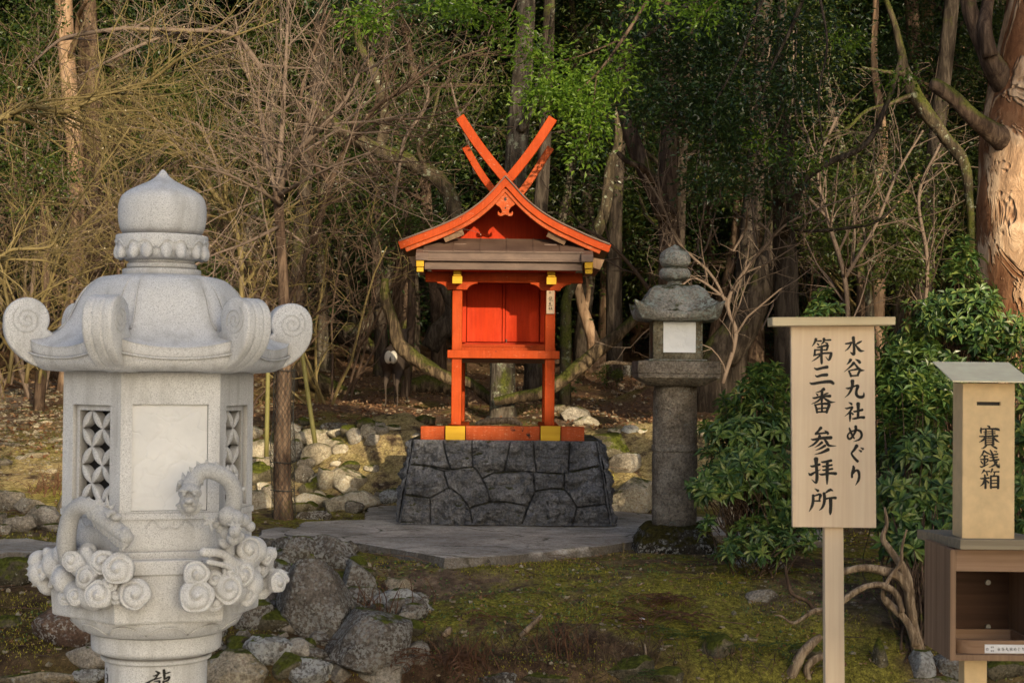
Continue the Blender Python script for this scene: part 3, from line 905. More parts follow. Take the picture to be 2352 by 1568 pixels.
# canopy: two copper fascias and a sloping sheet
cf = Dp - .36
zA = W(1157, 598.3, cf).z
bpart('canopy_fascia', [(975, 1336, 599.5, 620, cf + .03, .05)], 'copper', .003)
bpart('canopy_fascia', [(969, 1340, 578.5, 597, cf, .06)], 'copper', .003)
b = MB()
x0, x1 = W(972, 578, cf).x, W(1342, 578, cf).x
zr0 = W(1157, 577.6, cf).z; zr1 = zr0 + .115
for k, (ya, za, yb, zb) in enumerate(((cf - .012, zr0 - .012, cf + .32, zr1),)):
    b.add([[x0, ya, za], [x1, ya, za], [x1, yb, zb], [x0, yb, zb], [x0, ya, za + .012], [x1, ya, za + .012], [x1, yb, zb + .012], [x0, yb, zb + .012]],
          [[0, 3, 2, 1], [4, 5, 6, 7], [0, 1, 5, 4], [1, 2, 6, 5], [2, 3, 7, 6], [3, 0, 4, 7]])
cr = part('canopy_roof', b, M['copper'], SH)
for k in range(1, 6):
    b = MB()
    xs = x0 + (x1 - x0) * (k / 6 + .02)
    b.add([[xs - .004, cf - .016, zr0 - .010], [xs + .004, cf - .016, zr0 - .010], [xs + .004, cf + .32, zr1 + .003], [xs - .004, cf + .32, zr1 + .003],
           [xs - .004, cf - .016, zr0 + .006], [xs + .004, cf - .016, zr0 + .006], [xs + .004, cf + .32, zr1 + .018], [xs - .004, cf + .32, zr1 + .018]],
          [[0, 3, 2, 1], [4, 5, 6, 7], [0, 1, 5, 4], [1, 2, 6, 5], [2, 3, 7, 6], [3, 0, 4, 7]])
    part('sheet_seam', b, M['copper'], cr)
b = MB(); bp(b, 971, 1338, 597.0, 600.0, cf - .018, .07); bp(b, 971, 1338, 576.5, 578.8, cf - .016, .03); part('drip_edge', b, M['copper'], cr, bevel=.001)
b = MB(); b.box((x0 + .06, cf + .07, zA - .075), (x1 - .06, Dp + .2, zA - .05)); part('canopy_soffit', b, M['reddeep'], SH)
for a, b_ in ((1042, 1071), (1250, 1279)):
    bpart('roof_block', [(a, b_, 559.5 + (a > 1100), 573 + (a > 1100) * 1.5, cf + .16, .12)], 'copper', .003)
for sgn, (ca, cb, ya, yb) in ((-1, (956, 984, 568, 590), ), (1, (1335, 1362, 572, 594))):
    b = MB(); a0 = W(ca, ya, cf).x; b0 = W(cb, yb, cf).x; z1 = W(ca, ya, cf).z; z0 = W(cb, yb, cf).z
    # curved verge cap
    prof = [(cf - .05, z0 - .01), (cf - .035, z0 + .03), (cf + .02, z0 + .06), (cf + .12, z1), (cf + .36, z1 + .06)]
    rows = [[[a0 if s_ == 0 else b0, y, z + (t * .016)] for (y, z) in prof] for s_ in (0, 1) for t in (0,)]
    v = []
    for (y, z) in prof: v += [[a0, y, z], [b0, y, z], [b0, y, z - .02], [a0, y, z - .02]]
    q = []
    for i in range(len(prof) - 1):
        for j in range(4): q.append([4 * i + j, 4 * i + (j + 1) % 4, 4 * i + 4 + (j + 1) % 4, 4 * i + 4 + j])
    q += [[0, 3, 2, 1], [4 * len(prof) - 4 + j for j in range(4)]]
    b.add(v, q); part('verge_cap', b, M['copper'], SH, bevel=.002)
    xa, xb = (956, 973.5) if sgn < 0 else (1343, 1361.5)
    dy = 0 if sgn < 0 else 4.5
    o = bpart('verge_beam', [(xa + .7, xb - .7, 592 + dy, 611 + dy, cf - .0, .5), (xa + 2, xb - 2, 611.5 + dy, 623.5 + dy, cf + .02, .48)], 'brownrail')
    b = MB(); bp(b, xa, xb, 591 + dy, 612 + dy, cf - .03, .024); bp(b, xa + 1, xb - 1, 613 + dy, 624 + dy, cf - .012, .028); part('painted_end', b, M['yellow'], o, bevel=.002)
    # outer board end further back
    b = MB()
    if sgn < 0: poly = [(939, 590), (956, 588), (956, 612), (948, 612)]
    else: poly = [(1362, 592), (1388, 597), (1378, 620), (1362, 615)]
    pts = [W(x, y, cf + .22) for x, y in poly]; b.prism([(p.x, p.z) for p in pts][::-1], cf + .20, cf + 1.2); part('eave_board', b, M['brownwood'], SH, bevel=.002)


# gable: bargeboards, crossing finials
def z1p(x, y): return 861.3 + x / 3.033, 229.7 + y / 3.033


gd = Dp - .33          # front of the bargeboards


def board(name, pts, width, d, dep, mat='red', k=5, parent=SH, squareend=True, label=None):
    """curved board: pts = centre line in zoomed picture units, width in the same units"""
    C = crom([(p[0], p[1], (p[2] if len(p) > 2 else width)) for p in pts], k)
    t = np.gradient(C[:, :2], axis=0); t /= np.linalg.norm(t, axis=1, keepdims=True)
    nn = np.stack([-t[:, 1], t[:, 0]], -1)
    L = C[:, :2] + nn * C[:, 2:] / 2; Rr = C[:, :2] - nn * C[:, 2:] / 2
    rings = []
    for a, b in zip(L, Rr):
        pa = W(*z1p(*a), d); pb = W(*z1p(*b), d)
        rings.append([[pa.x, d, pa.z], [pb.x, d, pb.z], [pb.x, d + dep, pb.z], [pa.x, d + dep, pa.z]])
    mb = MB(); mb.loft(np.array(rings), capb=True, capt=True)
    o = part(name, mb, M[mat], parent, bevel=.004, smooth=30, label=label)
    bm = bmesh.new(); bm.from_mesh(o.data); bmesh.ops.recalc_face_normals(bm, faces=bm.faces); bm.to_mesh(o.data); bm.free()
    return o


Lc = [(908, 560), (850, 628), (765, 715), (655, 800), (545, 862), (425, 915), (305, 960), (168, 1012)]
Rc = [(908, 560), (965, 622), (1050, 715), (1160, 805), (1275, 875), (1400, 935), (1520, 990), (1637, 1035)]
bl_ = board('bargeboard', [(x, y, 58) for x, y in Lc], 58, gd, .055, 'red')
br_ = board('bargeboard', [(x, y, 58) for x, y in Rc], 58, gd + .002, .055, 'red')
Ls = [(905, 618), (862, 672), (785, 752), (678, 835), (566, 898), (445, 951), (330, 996), (212, 1044)]
Rs = [(909, 618), (952, 668), (1032, 752), (1138, 843), (1250, 913), (1375, 972), (1475, 1018), (1570, 1058)]
board('trim_board', [(x, y, 32) for x, y in Ls], 32, gd + .02, .05, 'redworn', parent=bl_)
board('trim_board', [(x, y, 32) for x, y in Rs], 32, gd + .022, .05, 'redworn', parent=br_)
# crossed finials
board('crossed_finial', [(590, 115), (692, 272), (798, 414), (935, 580)], 65, gd + .003, .06, 'red')
board('crossed_finial', [(1240, 125), (1140, 280), (1040, 418), (930, 552)], 65, gd + .066, .06, 'red')
rd = gd + 1.42
board('crossed_finial', [(628, 325), (715, 478), (800, 600), (905, 720)], 50, rd, .06, 'red')
board('crossed_finial', [(1225, 330), (1130, 480), (1035, 620), (915, 745)], 50, rd + .063, .06, 'redworn')
# lead strip along the upper edges of the finials
# roof sheets following the bargeboards, from front to back
for side, line in (('l', Lc), ('r', Rc)):
    C = crom(line, 5)
    rings = []
    for x, y in C:
        p = W(*z1p(x, y - 31), gd)
        rings.append([[p.x, gd - .012, p.z + .006], [p.x, gd + 1.5, p.z + .006], [p.x, gd + 1.5, p.z - .006], [p.x, gd - .012, p.z - .006]])
    b = MB(); b.loft(np.array(rings), capb=True, capt=True)
    o = part('roof', b, M['copper'], SH, smooth=40)
    bm = bmesh.new(); bm.from_mesh(o.data); bmesh.ops.recalc_face_normals(bm, faces=bm.faces); bm.to_mesh(o.data); bm.free()
    # soffit below
    rings = []
    for x, y in C:
        p = W(*z1p(x, y + 5), gd)
        rings.append([[p.x, gd + .062, p.z + .0], [p.x, gd + 1.45, p.z + .0], [p.x, gd + 1.45, p.z - .012], [p.x, gd + .062, p.z - .012]])
    b = MB(); b.loft(np.array(rings), capb=True, capt=True)
    o = part('soffit', b, M['brownwood'], SH, smooth=40)
    bm = bmesh.new(); bm.from_mesh(o.data); bmesh.ops.recalc_face_normals(bm, faces=bm.faces); bm.to_mesh(o.data); bm.free()
# ridge
a = W(*z1p(908, 560), gd)
b = MB(); b.box((a.x - .05, gd + .06, a.z - .05), (a.x + .05, gd + 1.4, a.z + .03)); part('ridge_beam', b, M['copper'], SH, bevel=.01)
# gable panel
pd = gd + .54
C = crom(Lc, 4)[::-1]; C2 = crom(Rc, 4)[1:]
poly = [W(*z1p(x, y + 28), pd) for x, y in C] + [W(*z1p(x, y + 28), pd) for x, y in C2]
zbot = W(1157, 566, pd).z - .10
poly = [(p.x, max(p.z, zbot + .02)) for p in poly if 962 < 0 or True]
poly = [p for p in poly if p[0] > W(975, 560, pd).x and p[0] < W(1345, 560, pd).x]
poly = [(poly[0][0], zbot)] + poly + [(poly[-1][0], zbot)]
b = MB(); b.prism(poly, pd, pd + .03)
o = part('gable_panel', b, M['reddeep'], SH)
# purlin ends beneath the bargeboards
for (xa, ya, xb, yb) in ((612, 912, 480, 965), (1205, 925, 1330, 985)):
    p = W(*z1p(xa, ya), gd + .1); q = W(*z1p(xb, yb), gd + .1)
    b = MB(); b.tube([(p.x, gd + .09, p.z), (q.x, gd + .1, q.z)], [.035, .035], 4); part('purlin', b, M['brownwood'], SH, bevel=.003)
# hanging gable ornament
half = [(0, 0), (72, 78), (74, 92), (58, 104), (40, 116), (28, 132), (24, 150), (32, 160), (42, 154), (50, 142), (54, 156), (52, 170), (40, 178), (24, 178), (12, 172), (0, 168)]
ol = [(908 + x, 630 + y) for x, y in half] + [(908 - x, 630 + y) for x, y in reversed(half[1:-1])]
pts = [W(*z1p(x, y), gd + .03) for x, y in ol]
b = MB(); b.prism([(p.x, p.z) for p in pts], gd + .035, gd + .065)
pend = part('gable_pendant', b, M['redworn'], SH, bevel=.003)
for yy, s_ in ((690, 9), (752, 5)):
    b = MB(); c = W(*z1p(908, yy), gd + .034)
    b.ngon([(c.x + s_ / 850 * math.cos(t), gd + .0325, c.z + 1.5 * s_ / 850 * math.sin(t)) for t in np.linspace(0, 2 * math.pi, 9)[:-1]])
    part('peg_hole', b, M['ink'], pend)
# name plaque on the right post
b = MB(); bp(b, 1255.3, 1273.8, 658, 720.5, Dp - .022, .016)
pq = part('name_plaque', b, M['plaque'], SH, bevel=.001, label='bare wood name plaque lettered in black')
b = MB()


def put(mb, st, x0, y0, x1, y1, d, thin=1.0, base=.0006):
    a0, b0, a1, b1 = bbox(st)

    def fn(x, y, k):
        p = W(x0 + (x - a0) / (a1 - a0) * (x1 - x0), y0 + (y - b0) / (b1 - b0) * (y1 - y0), d)
        return (p.x, d - base - k * .00012, p.z)
    ink(mb, st, fn, thin)


for gname, box in (('matsu', (1262, 668, 1268, 675)), ('sha', (1262, 677, 1268, 683.5)), ('dragon', (1260, 690.5, 1272, 704)), ('ou', (1261.5, 706.5, 1270.5, 716 - .5)), ('sha', (1260.5, 718.5, 1271.5, 727))):
    st = strokes(G[gname])
    ys = 658 + (box[1] - 664) * (62 / 72); ye = 658 + (box[3] - 664) * (62 / 72)
    put(b, st, box[0] - 2, ys, box[2] - 2, ye, Dp - .022)
part('lettering', b, M['ink'], pq)

# ------------------------------------------------------------------ old stone lantern
OD = 12.55


def ox(px, py=1000): return W(px, py, OD).x
def oz(py, px=1550): return W(px, py, OD).z


ocx = ox(1550)
OL = thing('stone_lantern', 'old weathered stone lantern with lichen and a white paper window beside the shrine', 'stone lantern', (ocx, OD, Hs(ocx, OD)))
ppm = F / OD


def rough_obj(o, amp, scale, sub=0, vox=0):
    if sub:
        m = o.modifiers.new('subdivide', 'SUBSURF'); m.levels = m.render_levels = sub; m.subdivision_type = 'SIMPLE'
    t = bpy.data.textures.new('stone wear', 'CLOUDS'); t.noise_scale = scale; t.noise_depth = 3
    m = o.modifiers.new('wear', 'DISPLACE'); m.texture = t; m.strength = amp; m.mid_level = .5; m.texture_coords = 'LOCAL'


def lathe_px(prof, cxpx, d, seg=56):
    b = MB(); pp = F / d
    pr = crom([(r / pp, W(cxpx, y, d).z) for r, y in prof], 4)
    b.lathe([(max(r, .0005), z) for r, z in pr], (W(cxpx, 1000, d).x, d), seg)
    return b


# finial
b = lathe_px([(1, 560.5), (6, 564), (16, 570), (30, 579), (35, 590), (35.5, 600), (32, 609), (24, 614), (18, 616)][::-1], 1547, OD)
rough_obj(part('finial', b, M['oldcap'], OL, smooth=60), .012, .05, 1)
b = lathe_px([(18, 614.5), (27, 616), (34, 622), (36, 630), (33, 638), (26, 643), (17, 646), (17, 652), (24, 660)][::-1], 1547, OD)
rough_obj(part('lotus_ring', b, M['oldcap'], OL, smooth=60), .012, .05, 1)


# roof: square with swept-up corners
def sq_roof(cx, cy, rot=0.0):
    m = 64
    th = (np.arange(m) / m) * 2 * math.pi
    w = ((th + math.pi / 4) % (math.pi / 2)) - math.pi / 4
    sq = 1 / np.cos(w)                                    # square reach
    c = (np.abs(w) / (math.pi / 4))
    rings = []
    # (half width in px at face middle, y at middle, y at corner, squareness)
    for hw, ym, yc, sn_ in ((4, 654, 654, 0), (30, 655, 655, .6), (50, 659, 658, .85), (60, 666, 664, .95), (66, 678, 675, 1), (71, 690, 685, 1), (80, 703, 693, 1), (90, 713, 697, 1), (95, 717, 696, 1), (97, 719, 692, 1.04),
                            (97, 724, 697, 1.04), (94, 732, 713, 1.0), (84, 738, 733, 1), (66, 739, 738, 1), (40, 739, 739, .9)):
        cc = c ** 4
        r = hw / ppm * ((1 - sn_) + sn_ * sq) if sn_ <= 1 else hw / ppm * sq * (1 + (sn_ - 1) * cc)
        z = np.array([oz(ym)] * m) * (1 - cc) + oz(yc) * cc
        rings.append(np.stack([cx + r * np.cos(th + rot), cy + r * np.sin(th + rot), z], -1))
    b = MB(); b.loft(np.array(rings)[::-1], capb=True, capt=True)
    return b


b = sq_roof(ocx, OD)
rough_obj(part('roof', b, M['oldcap'], OL, smooth=50), .022, .06, 2)
# light chamber
hw = 56 / ppm
z0, z1 = oz(828), oz(737)
b = MB()
fx0, fx1 = ox(1518), ox(1589)
zz0, zz1 = oz(808), oz(738 + 0)
b.box((ocx - hw, OD - hw + .03, z0), (ocx + hw, OD + hw, z1))
f0 = OD - hw
b.box((ocx - hw, f0, z0), (fx0, f0 + .03, z1)); b.box((fx1, f0, z0), (ocx + hw, f0 + .03, z1))
b.box((fx0, f0, z0), (fx1, f0 + .03, oz(808))); b.box((fx0, f0, oz(741)), (fx1, f0 + .03, z1))
ch = part('light_chamber', b, M['oldstone'], OL, bevel=.006)
b = MB(); g = 14
U, V = np.meshgrid(np.linspace(0, 1, 30), np.linspace(0, 1, 30))
X = fx0 - .004 + U * (fx1 - fx0 + .008); Z = oz(810) + V * (oz(741) - oz(810))
Yv = f0 - .004 - .006 * np.abs(fbm(np.stack([X * 14, Z * 14, X * 0], -1), 3, 2)) - .004 * (1 - np.minimum(1, V * 8))
b.loft(np.stack([X, Yv, Z], -1), closed=False)
part('paper_window', b, M['paper'], ch, smooth=180)
b = MB()
b.add([[ocx - hw - .002, OD - .05 + .03 * math.cos(t), oz(790) + .09 * math.sin(t)] for t in np.linspace(0, 2 * math.pi, 13)[:-1]]); b.ng.append(list(range(12)))
part('side_opening', b, M['ink'], ch)
# platform
pw = 93 / ppm
rings = []
for h_, y in ((60, 829.0), (91, 830), (93, 833), (93, 856), (90.5, 858), (92, 860), (91, 867), (60, 885), (48, 886)):
    r = h_ / ppm
    k = 12
    ring = []
    for (ax, ay), (bx, by) in (((-1, -1), (1, -1)), ((1, -1), (1, 1)), ((1, 1), (-1, 1)), ((-1, 1), (-1, -1))):
        for i in range(k):
            t = i / k; ring.append((ocx + r * (ax + (bx - ax) * t), OD + r * (ay + (by - ay) * t), oz(y)))
    rings.append(ring)
b = MB(); b.loft(np.array(rings)[::-1], capb=True, capt=True)
rough_obj(part('platform', b, M['oldcol'], OL, smooth=40), .014, .05, 1)
b = MB(); b.box((ocx - 66 / ppm, OD - 66 / ppm, oz(829)), (ocx + 66 / ppm, OD + 66 / ppm, oz(825)))
rough_obj(part('platform_step', b, M['oldcap'], OL, bevel=.01), .01, .05, 3)
# column
b = MB()
prof = [(51, 1208), (51, 1160), (51.5, 1100), (52, 1060), (52, 1042), (50.5, 1040), (50.5, 1036), (53, 1034), (53, 1022), (50.5, 1020), (50.5, 1017), (51.5, 1014), (50.5, 960), (50, 900), (49.5, 884)]
b.lathe([(r / ppm, oz(y)) for r, y in prof], (ocx - .0, OD), 40)
col = part('column', b, M['oldcol'], OL, smooth=35)
rough_obj(col, .010, .04, 2)
# worn incised characters down the front, as shallow carved ridges
b = MB(); rr = 51.4 / ppm
rg = random.Random(4)
for row in range(11):
    y = 912 + row * 24
    if 1008 < y < 1046: continue
    for k in range(6):
        a0 = rg.uniform(-.34, .34) + .04; dy = rg.uniform(-9, 9)
        ln = rg.uniform(.08, .22); tilt = rg.uniform(-7, 7)
        P = []
        for i in range(5):
            a_ = a0 + ln * (i / 4 - .5); P.append((ocx + rr * math.sin(a_), OD - rr * math.cos(a_), oz(y + dy + tilt * (i / 4 - .5))))
        b.tube(P, [.001, .0042, .0048, .004, .001], 5)
part('worn_inscription', b, M['oldcol'], col, smooth=180)
# base: mossy lotus block over a low block
b = MB()
m = 72; th = np.arange(m) / m * 2 * math.pi; w = ((th + math.pi / 4) % (math.pi / 2)) - math.pi / 4
rings = []
for r_, y, s_ in ((52, 1204, .1), (64, 1200, .3), (78, 1205, .4), (86, 1214, .5), (92, 1226, .6), (99, 1238, .75), (103, 1246, .75), (103, 1262, .75), (101, 1276, .75), (101, 1300, .75)):
    r = r_ / ppm * ((1 - s_) + s_ / np.cos(w)) * .93
    rings.append(np.stack([ocx + .0 + r * np.cos(th), OD + r * np.sin(th), np.full(m, oz(y))], -1))
b.loft(np.array(rings)[::-1], capb=True, capt=True)
rough_obj(part('base', b, M['oldbase'], OL, smooth=50), .05, .09, 2)

# ------------------------------------------------------------------ notice board
SD = 6.0
sx, sz_ = (lambda px: W(px, 980, SD).x), (lambda py, px=1915: W(px, py, SD).z)
gz = Hs(sx(1916), SD)
SG = thing('notice_board', 'upright pale wooden notice board with two columns of brushed black lettering', 'sign', (sx(1916), SD, gz))
b = MB()
pts = [(1816.5, 748), (2008.5, 748), (2013, 1212), (1820.5, 1210)]
q = [W(x, y, SD) for x, y in pts]
b.prism([(p.x, p.z) for p in q][::-1], SD, SD + .024)
bd = part('board', b, M['cedar'], SG, bevel=.0025)
b = MB(); q = [W(x, y, SD - .03) for x, y in ((1772, 728.5), (2055, 727.5), (2055, 746.5), (1773, 748.5))]
b.prism([(p.x, p.z) for p in q][::-1], SD - .045, SD + .07); part('cap', b, M['cedar_cap'], SG, bevel=.003)
b = MB(); q = [W(x, y, SD) for x, y in ((1893.5, 1205), (1936, 1205), (1941, 1568), (1896.5, 1568))]
low = gz - .3
ex = (q[3].x - q[0].x) / (q[3].z - q[0].z) * (low - q[3].z)
ex2 = (q[2].x - q[1].x) / (q[2].z - q[1].z) * (low - q[2].z)
b.prism([(q[0].x, q[0].z + .5), (q[1].x, q[1].z + .5), (q[2].x + ex2, low), (q[3].x + ex, low)][::-1], SD + .0262, SD + .07)
part('post', b, M['cedar'], SG, bevel=.003)
b = MB()
for key, yo in (('board_a', 1300), ('board_b', 1680)):
    def fn(x, y, k, yo=yo):
        p = W((3200 + x / 3.919) / 1.7415, (yo + y / 3.919) / 1.7415, SD); return (p.x, SD - .0006 - (k % 14) * .00010, p.z)
    ink(b, strokes(G[key]), fn)
part('lettering', b, M['ink'], bd)

# ------------------------------------------------------------------ wooden shelf box on a post, offering box on its roof
BD = 5.3


def bx(px): return W(px, 1250, BD).x
def bz(py, px=2270): return W(px, py, BD).z


xL, xR = bx(2183), bx(2400)
yF = BD; dep = .33
SB = thing('shelf_box', 'open brown wooden box on a post holding a tray with a white sticker', 'wooden box', ((xL + xR) / 2, BD + .16, Hs(xL, BD)))
t = .018
z0, z1 = bz(1517), bz(1262)
xi = bx(2199); ztop_i, zbot_i = bz(1312), bz(1497)
for a_, c_ in ((xL, xL + t), (xR - t, xR)): b = MB(); b.box((a_, yF, z0), (c_, yF + dep, z1)); part('side_panel', b, M['brownwood'], SB, bevel=.0015)
b = MB(); b.box((xL + t, yF + dep - .012, z0 + t), (xR - t, yF + dep, z1)); back = part('back_panel', b, M['shadewood'], SB)  # back board carries the painted inner shade
b = MB(); b.box((xL + t, yF + .0015, z0), (xR - t, yF + dep, z0 + t)); part('floor_panel', b, M['brownwood'], SB, bevel=.0015)
b = MB(); b.box((xL + t, yF + .001, ztop_i), (xR - t, yF + .018, z1)); part('top_rail', b, M['brownrail'], SB, bevel=.0015)
for py in (1336, 1438):
    b = MB(); p = W(2268, py, BD + dep - .012)
    b.tube([(p.x, BD + dep - .013, p.z), (p.x, BD + dep - .022, p.z)], [.009, .0085], 16); part('bolt', b, M['metal'], back, smooth=40)
# tray with rounded front corners
tz0, tz1 = z0 + t + .0005, bz(1472)
r_ = .06; x0, x1, y0, y1 = xL + t + .004, xR - t - .004, yF + .018, yF + .27
o_ = [(x0 + r_ - r_ * math.cos(a), y0 + r_ - r_ * math.sin(a)) for a in np.linspace(0, math.pi / 2, 10)] + [(x1 - r_ + r_ * math.sin(a), y0 + r_ - r_ * math.cos(a)) for a in np.linspace(0, math.pi / 2, 10)] + [(x1, y1), (x0, y1)]
c_ = ((x0 + x1) / 2, (y0 + y1) / 2)
inn = [(c_[0] + (p[0] - c_[0]) * .93, c_[1] + (p[1] - c_[1]) * .88) for p in o_]
rings = [[(p[0], p[1], tz0) for p in o_], [(p[0], p[1], tz1) for p in o_], [(p[0], p[1], tz1) for p in inn], [(p[0], p[1], tz0 + .01) for p in inn]]
b = MB(); b.loft(np.array(rings), capb=True, capt=True)
TR = thing('tray', 'brown wooden tray with rounded corners lying in the open shelf box', 'tray', (c_[0], c_[1], tz0))
tp = part('tray_body', b, M['brownrail'], TR, bevel=.001, smooth=50)
bm = bmesh.new(); bm.from_mesh(tp.data); bmesh.ops.recalc_face_normals(bm, faces=bm.faces); bm.to_mesh(tp.data); bm.free()
b = MB(); sd = y0 - .0012
pa = W(2262, 1479, sd); pb = W(2375, 1501.5, sd)
b.box((pa.x, sd, pb.z + .002), (pb.x, y0 - .0002, pa.z)); stk = part('sticker', b, M['sticker'], TR)
b = MB()
gl = G['board_a'].split('\n')[:4] + G['board_b'].split('\n')[3:6]
for i, gtxt in enumerate(gl):
    st = strokes(gtxt)
    X0 = 2290.5 + i * 9.2
    a0, b0, a1, b1 = bbox(st)
    def fn(x, y, k, X0=X0, a0=a0, b0=b0, a1=a1, b1=b1):
        s_ = 8.4 / 320
        p = W(X0 + 4 + (x - (a0 + a1) / 2) * s_, 1490 + (y - (b0 + b1) / 2) * s_, sd); return (p.x, sd - .0003 - (k % 12) * .00005, p.z)
    ink(b, st, fn)
def fnm(x, y, k):
    p = W(2267.5 + x, 1490 + y, sd); return (p.x, sd - .0003 - k * .00005, p.z)
fl = []
for k in range(5):
    a_ = k * 2 * math.pi / 5 - math.pi / 2
    fl.append([(1.4 * math.cos(a_), 1.4 * math.sin(a_), 1.6), (3.0 * math.cos(a_), 3.0 * math.sin(a_), 3.0)])
for xx, yy in ((9.5, -4.5), (13.5, -4.5), (9.5, 4), (13.5, 4)):
    fl += [[(xx - 1.4, yy - 1.4, .9), (xx + 1.4, yy - 1.5, .9)], [(xx - 1.4, yy + .2, .9), (xx + 1.4, yy + .1, .9)], [(xx, yy - 2, .9), (xx, yy + 2, .9)]]
def inkraw(mb, st, fn):
    for k, s in enumerate(st):
        (xa, ya, wa), (xb, yb, wb) = s
        L = math.hypot(xb - xa, yb - ya) or 1; nx, ny = -(yb - ya) / L, (xb - xa) / L
        mb.add([list(fn(xa + nx * wa / 2, ya + ny * wa / 2, k % 8)), list(fn(xa - nx * wa / 2, ya - ny * wa / 2, k % 8)), list(fn(xb - nx * wb / 2, yb - ny * wb / 2, k % 8)), list(fn(xb + nx * wb / 2, yb + ny * wb / 2, k % 8))], [[0, 1, 2, 3]])
inkraw(b, fl, fnm)
part('lettering', b, M['ink'], stk)
# sloping roof board: front edge high, falling to the back
zf = bz(1238)
b = MB()
a_ = Vector((bx(2196), BD - .05, zf - .027)); rx = bx(2410)
dpt = .56; drop = .02
v = [[a_.x, a_.y, a_.z], [rx, a_.y, a_.z], [rx, a_.y + dpt, a_.z - drop], [a_.x, a_.y + dpt, a_.z - drop]]
v += [[p[0], p[1], p[2] + .031] for p in v]
b.add(v, [[0, 3, 2, 1], [4, 5, 6, 7], [0, 1, 5, 4], [1, 2, 6, 5], [2, 3, 7, 6], [3, 0, 4, 7]])
part('roof_board', b, M['greywood'], SB, bevel=.0015)
b = MB(); px0, px1 = bx(2236), bx(2289)
b.box((px0, BD + .10, Hs(xL, BD) - .2), (px1, BD + .17, z0 - .001)); part('post', b, M['boxwood'], SB, bevel=.002)

OB = thing('offering_box', 'tall yellowish wooden offering box with a coin slot and three brushed characters', 'offering box', (bx(2272), BD + .1, zf + .004))
ox0, ox1 = bx(2212.5), bx(2332); o0, o1 = bz(1240) + .0, bz(880)
fy = BD + .012
b = MB()
slx0, slx1, slz0, slz1 = bx((3050 + 1347 / 1.568) / 1.7415), bx((3050 + 1496 / 1.568) / 1.7415), bz(931), bz(922.5)
b.box((ox0, fy, o0 + .004), (slx0, fy + .012, o1)); b.box((slx1, fy, o0 + .004), (ox1, fy + .012, o1))
b.box((slx0, fy, o0 + .004), (slx1, fy + .012, slz0)); b.box((slx0, fy, slz1), (slx1, fy + .012, o1))
fp = part('front_panel', b, M['boxwood'], OB)
b = MB(); b.box((slx0 - .002, fy + .0122, slz0 - .004), (slx1 + .002, fy + .0128, slz1 + .004)); part('coin_slot', b, M['ink'], OB)
b = MB()
b.box((ox0, fy + .013, o0 + .004), (ox0 + .012, fy + .118, o1)); b.box((ox1 - .012, fy + .013, o0 + .004), (ox1, fy + .118, o1)); b.box((ox0 + .0125, fy + .106, o0 + .004), (ox1 - .0125, fy + .118, o1))
part('side_panel', b, M['boxwood'], OB)
# metal roof sheet, low at the front
fr = [W(x, y, BD - .035) for x, y in ((2189, 877), (2372, 881))]
zb = W(2260, 834, BD + .20).z
zfz = fr[0].z
b = MB()
v = [[fr[0].x, BD - .035, zfz], [fr[1].x, BD - .035, zfz], [fr[1].x, BD + .22, zb], [fr[0].x, BD + .22, zb]]
v += [[p[0], p[1] + .001, p[2] + .004] for p in v]
b.add(v, [[0, 3, 2, 1], [4, 5, 6, 7], [0, 1, 5, 4], [1, 2, 6, 5], [2, 3, 7, 6], [3, 0, 4, 7]])
part('roof_sheet', b, M['boxroof'], OB)
b = MB()
def fn(x, y, k):
    p = W((3860 + x / 4.9) / 1.7415, (1660 + y / 4.9) / 1.7415, fy); return (p.x, fy - .0005 - (k % 16) * .00009, p.z)
ink(b, strokes(G['box']), fn)
part('lettering', b, M['ink'], fp)
# ------------------------------------------------------------------ new granite lantern
LD = 5.65
LP = F / LD
LXc = W(367, 950, LD).x


def lz(y): return W(367, y, LD).z
def l1(y): return lz(344.5 + y / 3.034)          # from the first zoomed drawing
def l2(y): return lz(861.3 + y / 2.2187)         # from the second


K1 = 1 / 3.034 / LP
K2 = 1 / 2.2187 / LP
A0 = R(-90 + 19)                                  # heading of the front face
NL = thing('stone_lantern', 'new pale granite lantern with scroll-cornered roof, carved clouds and two small dragons', 'stone lantern', (LXc, LD, Hs(LXc, LD)))


def P3(r, a, z): return (LXc + r * math.cos(a), LD + r * math.sin(a), z)


def lath(name, prof, k=4, seg=72, parent=NL, smooth=50, mat='granite'):
    b = MB(); pr = crom([(r * K1, l1(y)) for r, y in prof], k) if k > 1 else [(r * K1, l1(y)) for r, y in prof]
    b.lathe([(max(r, .0004), z) for r, z in pr][::-1], (LXc, LD), seg)
    return part(name, b, M[mat], parent, smooth=smooth)


lath('finial', [(1, 137), (10, 141), (26, 158), (46, 185), (85, 215), (160, 252), (235, 290), (280, 330), (300, 385), (304, 440), (301, 500), (288, 555), (262, 603)], smooth=170)
ring = lath('lotus_ring', [(255, 598), (308, 600), (316, 606), (318, 625), (315, 660), (303, 700), (282, 740), (250, 768), (228, 776), (226, 790), (236, 796), (240, 808), (238, 828), (228, 836)], 3)
b = MB()
for k in range(8):
    a = A0 + R(8) + k * R(45)
    for s in (-1, 1):
        aa = a + s * R(9.5)
        Mx = Matrix.Rotation(aa, 3, 'Z') @ Matrix.Rotation(R(-24), 3, 'Y')
        b.sphere(P3(280 * K1, aa, l1(698)), (.021, .0215, .036), 3, Mx)
    # raised outline of each petal pair
    pts = []
    for t in np.linspace(-1, 1, 25):
        yy = 662 - 24 * abs(math.sin(t * math.pi)) + (abs(t) ** 3) * 40
        pts.append(P3((316 - max(0, yy - 640) * .24) * K1, a + t * R(20.5), l1(yy)))
    b.tube(pts, .0046, 6)
part('petal_carving', b, M['granite'], ring, smooth=170)
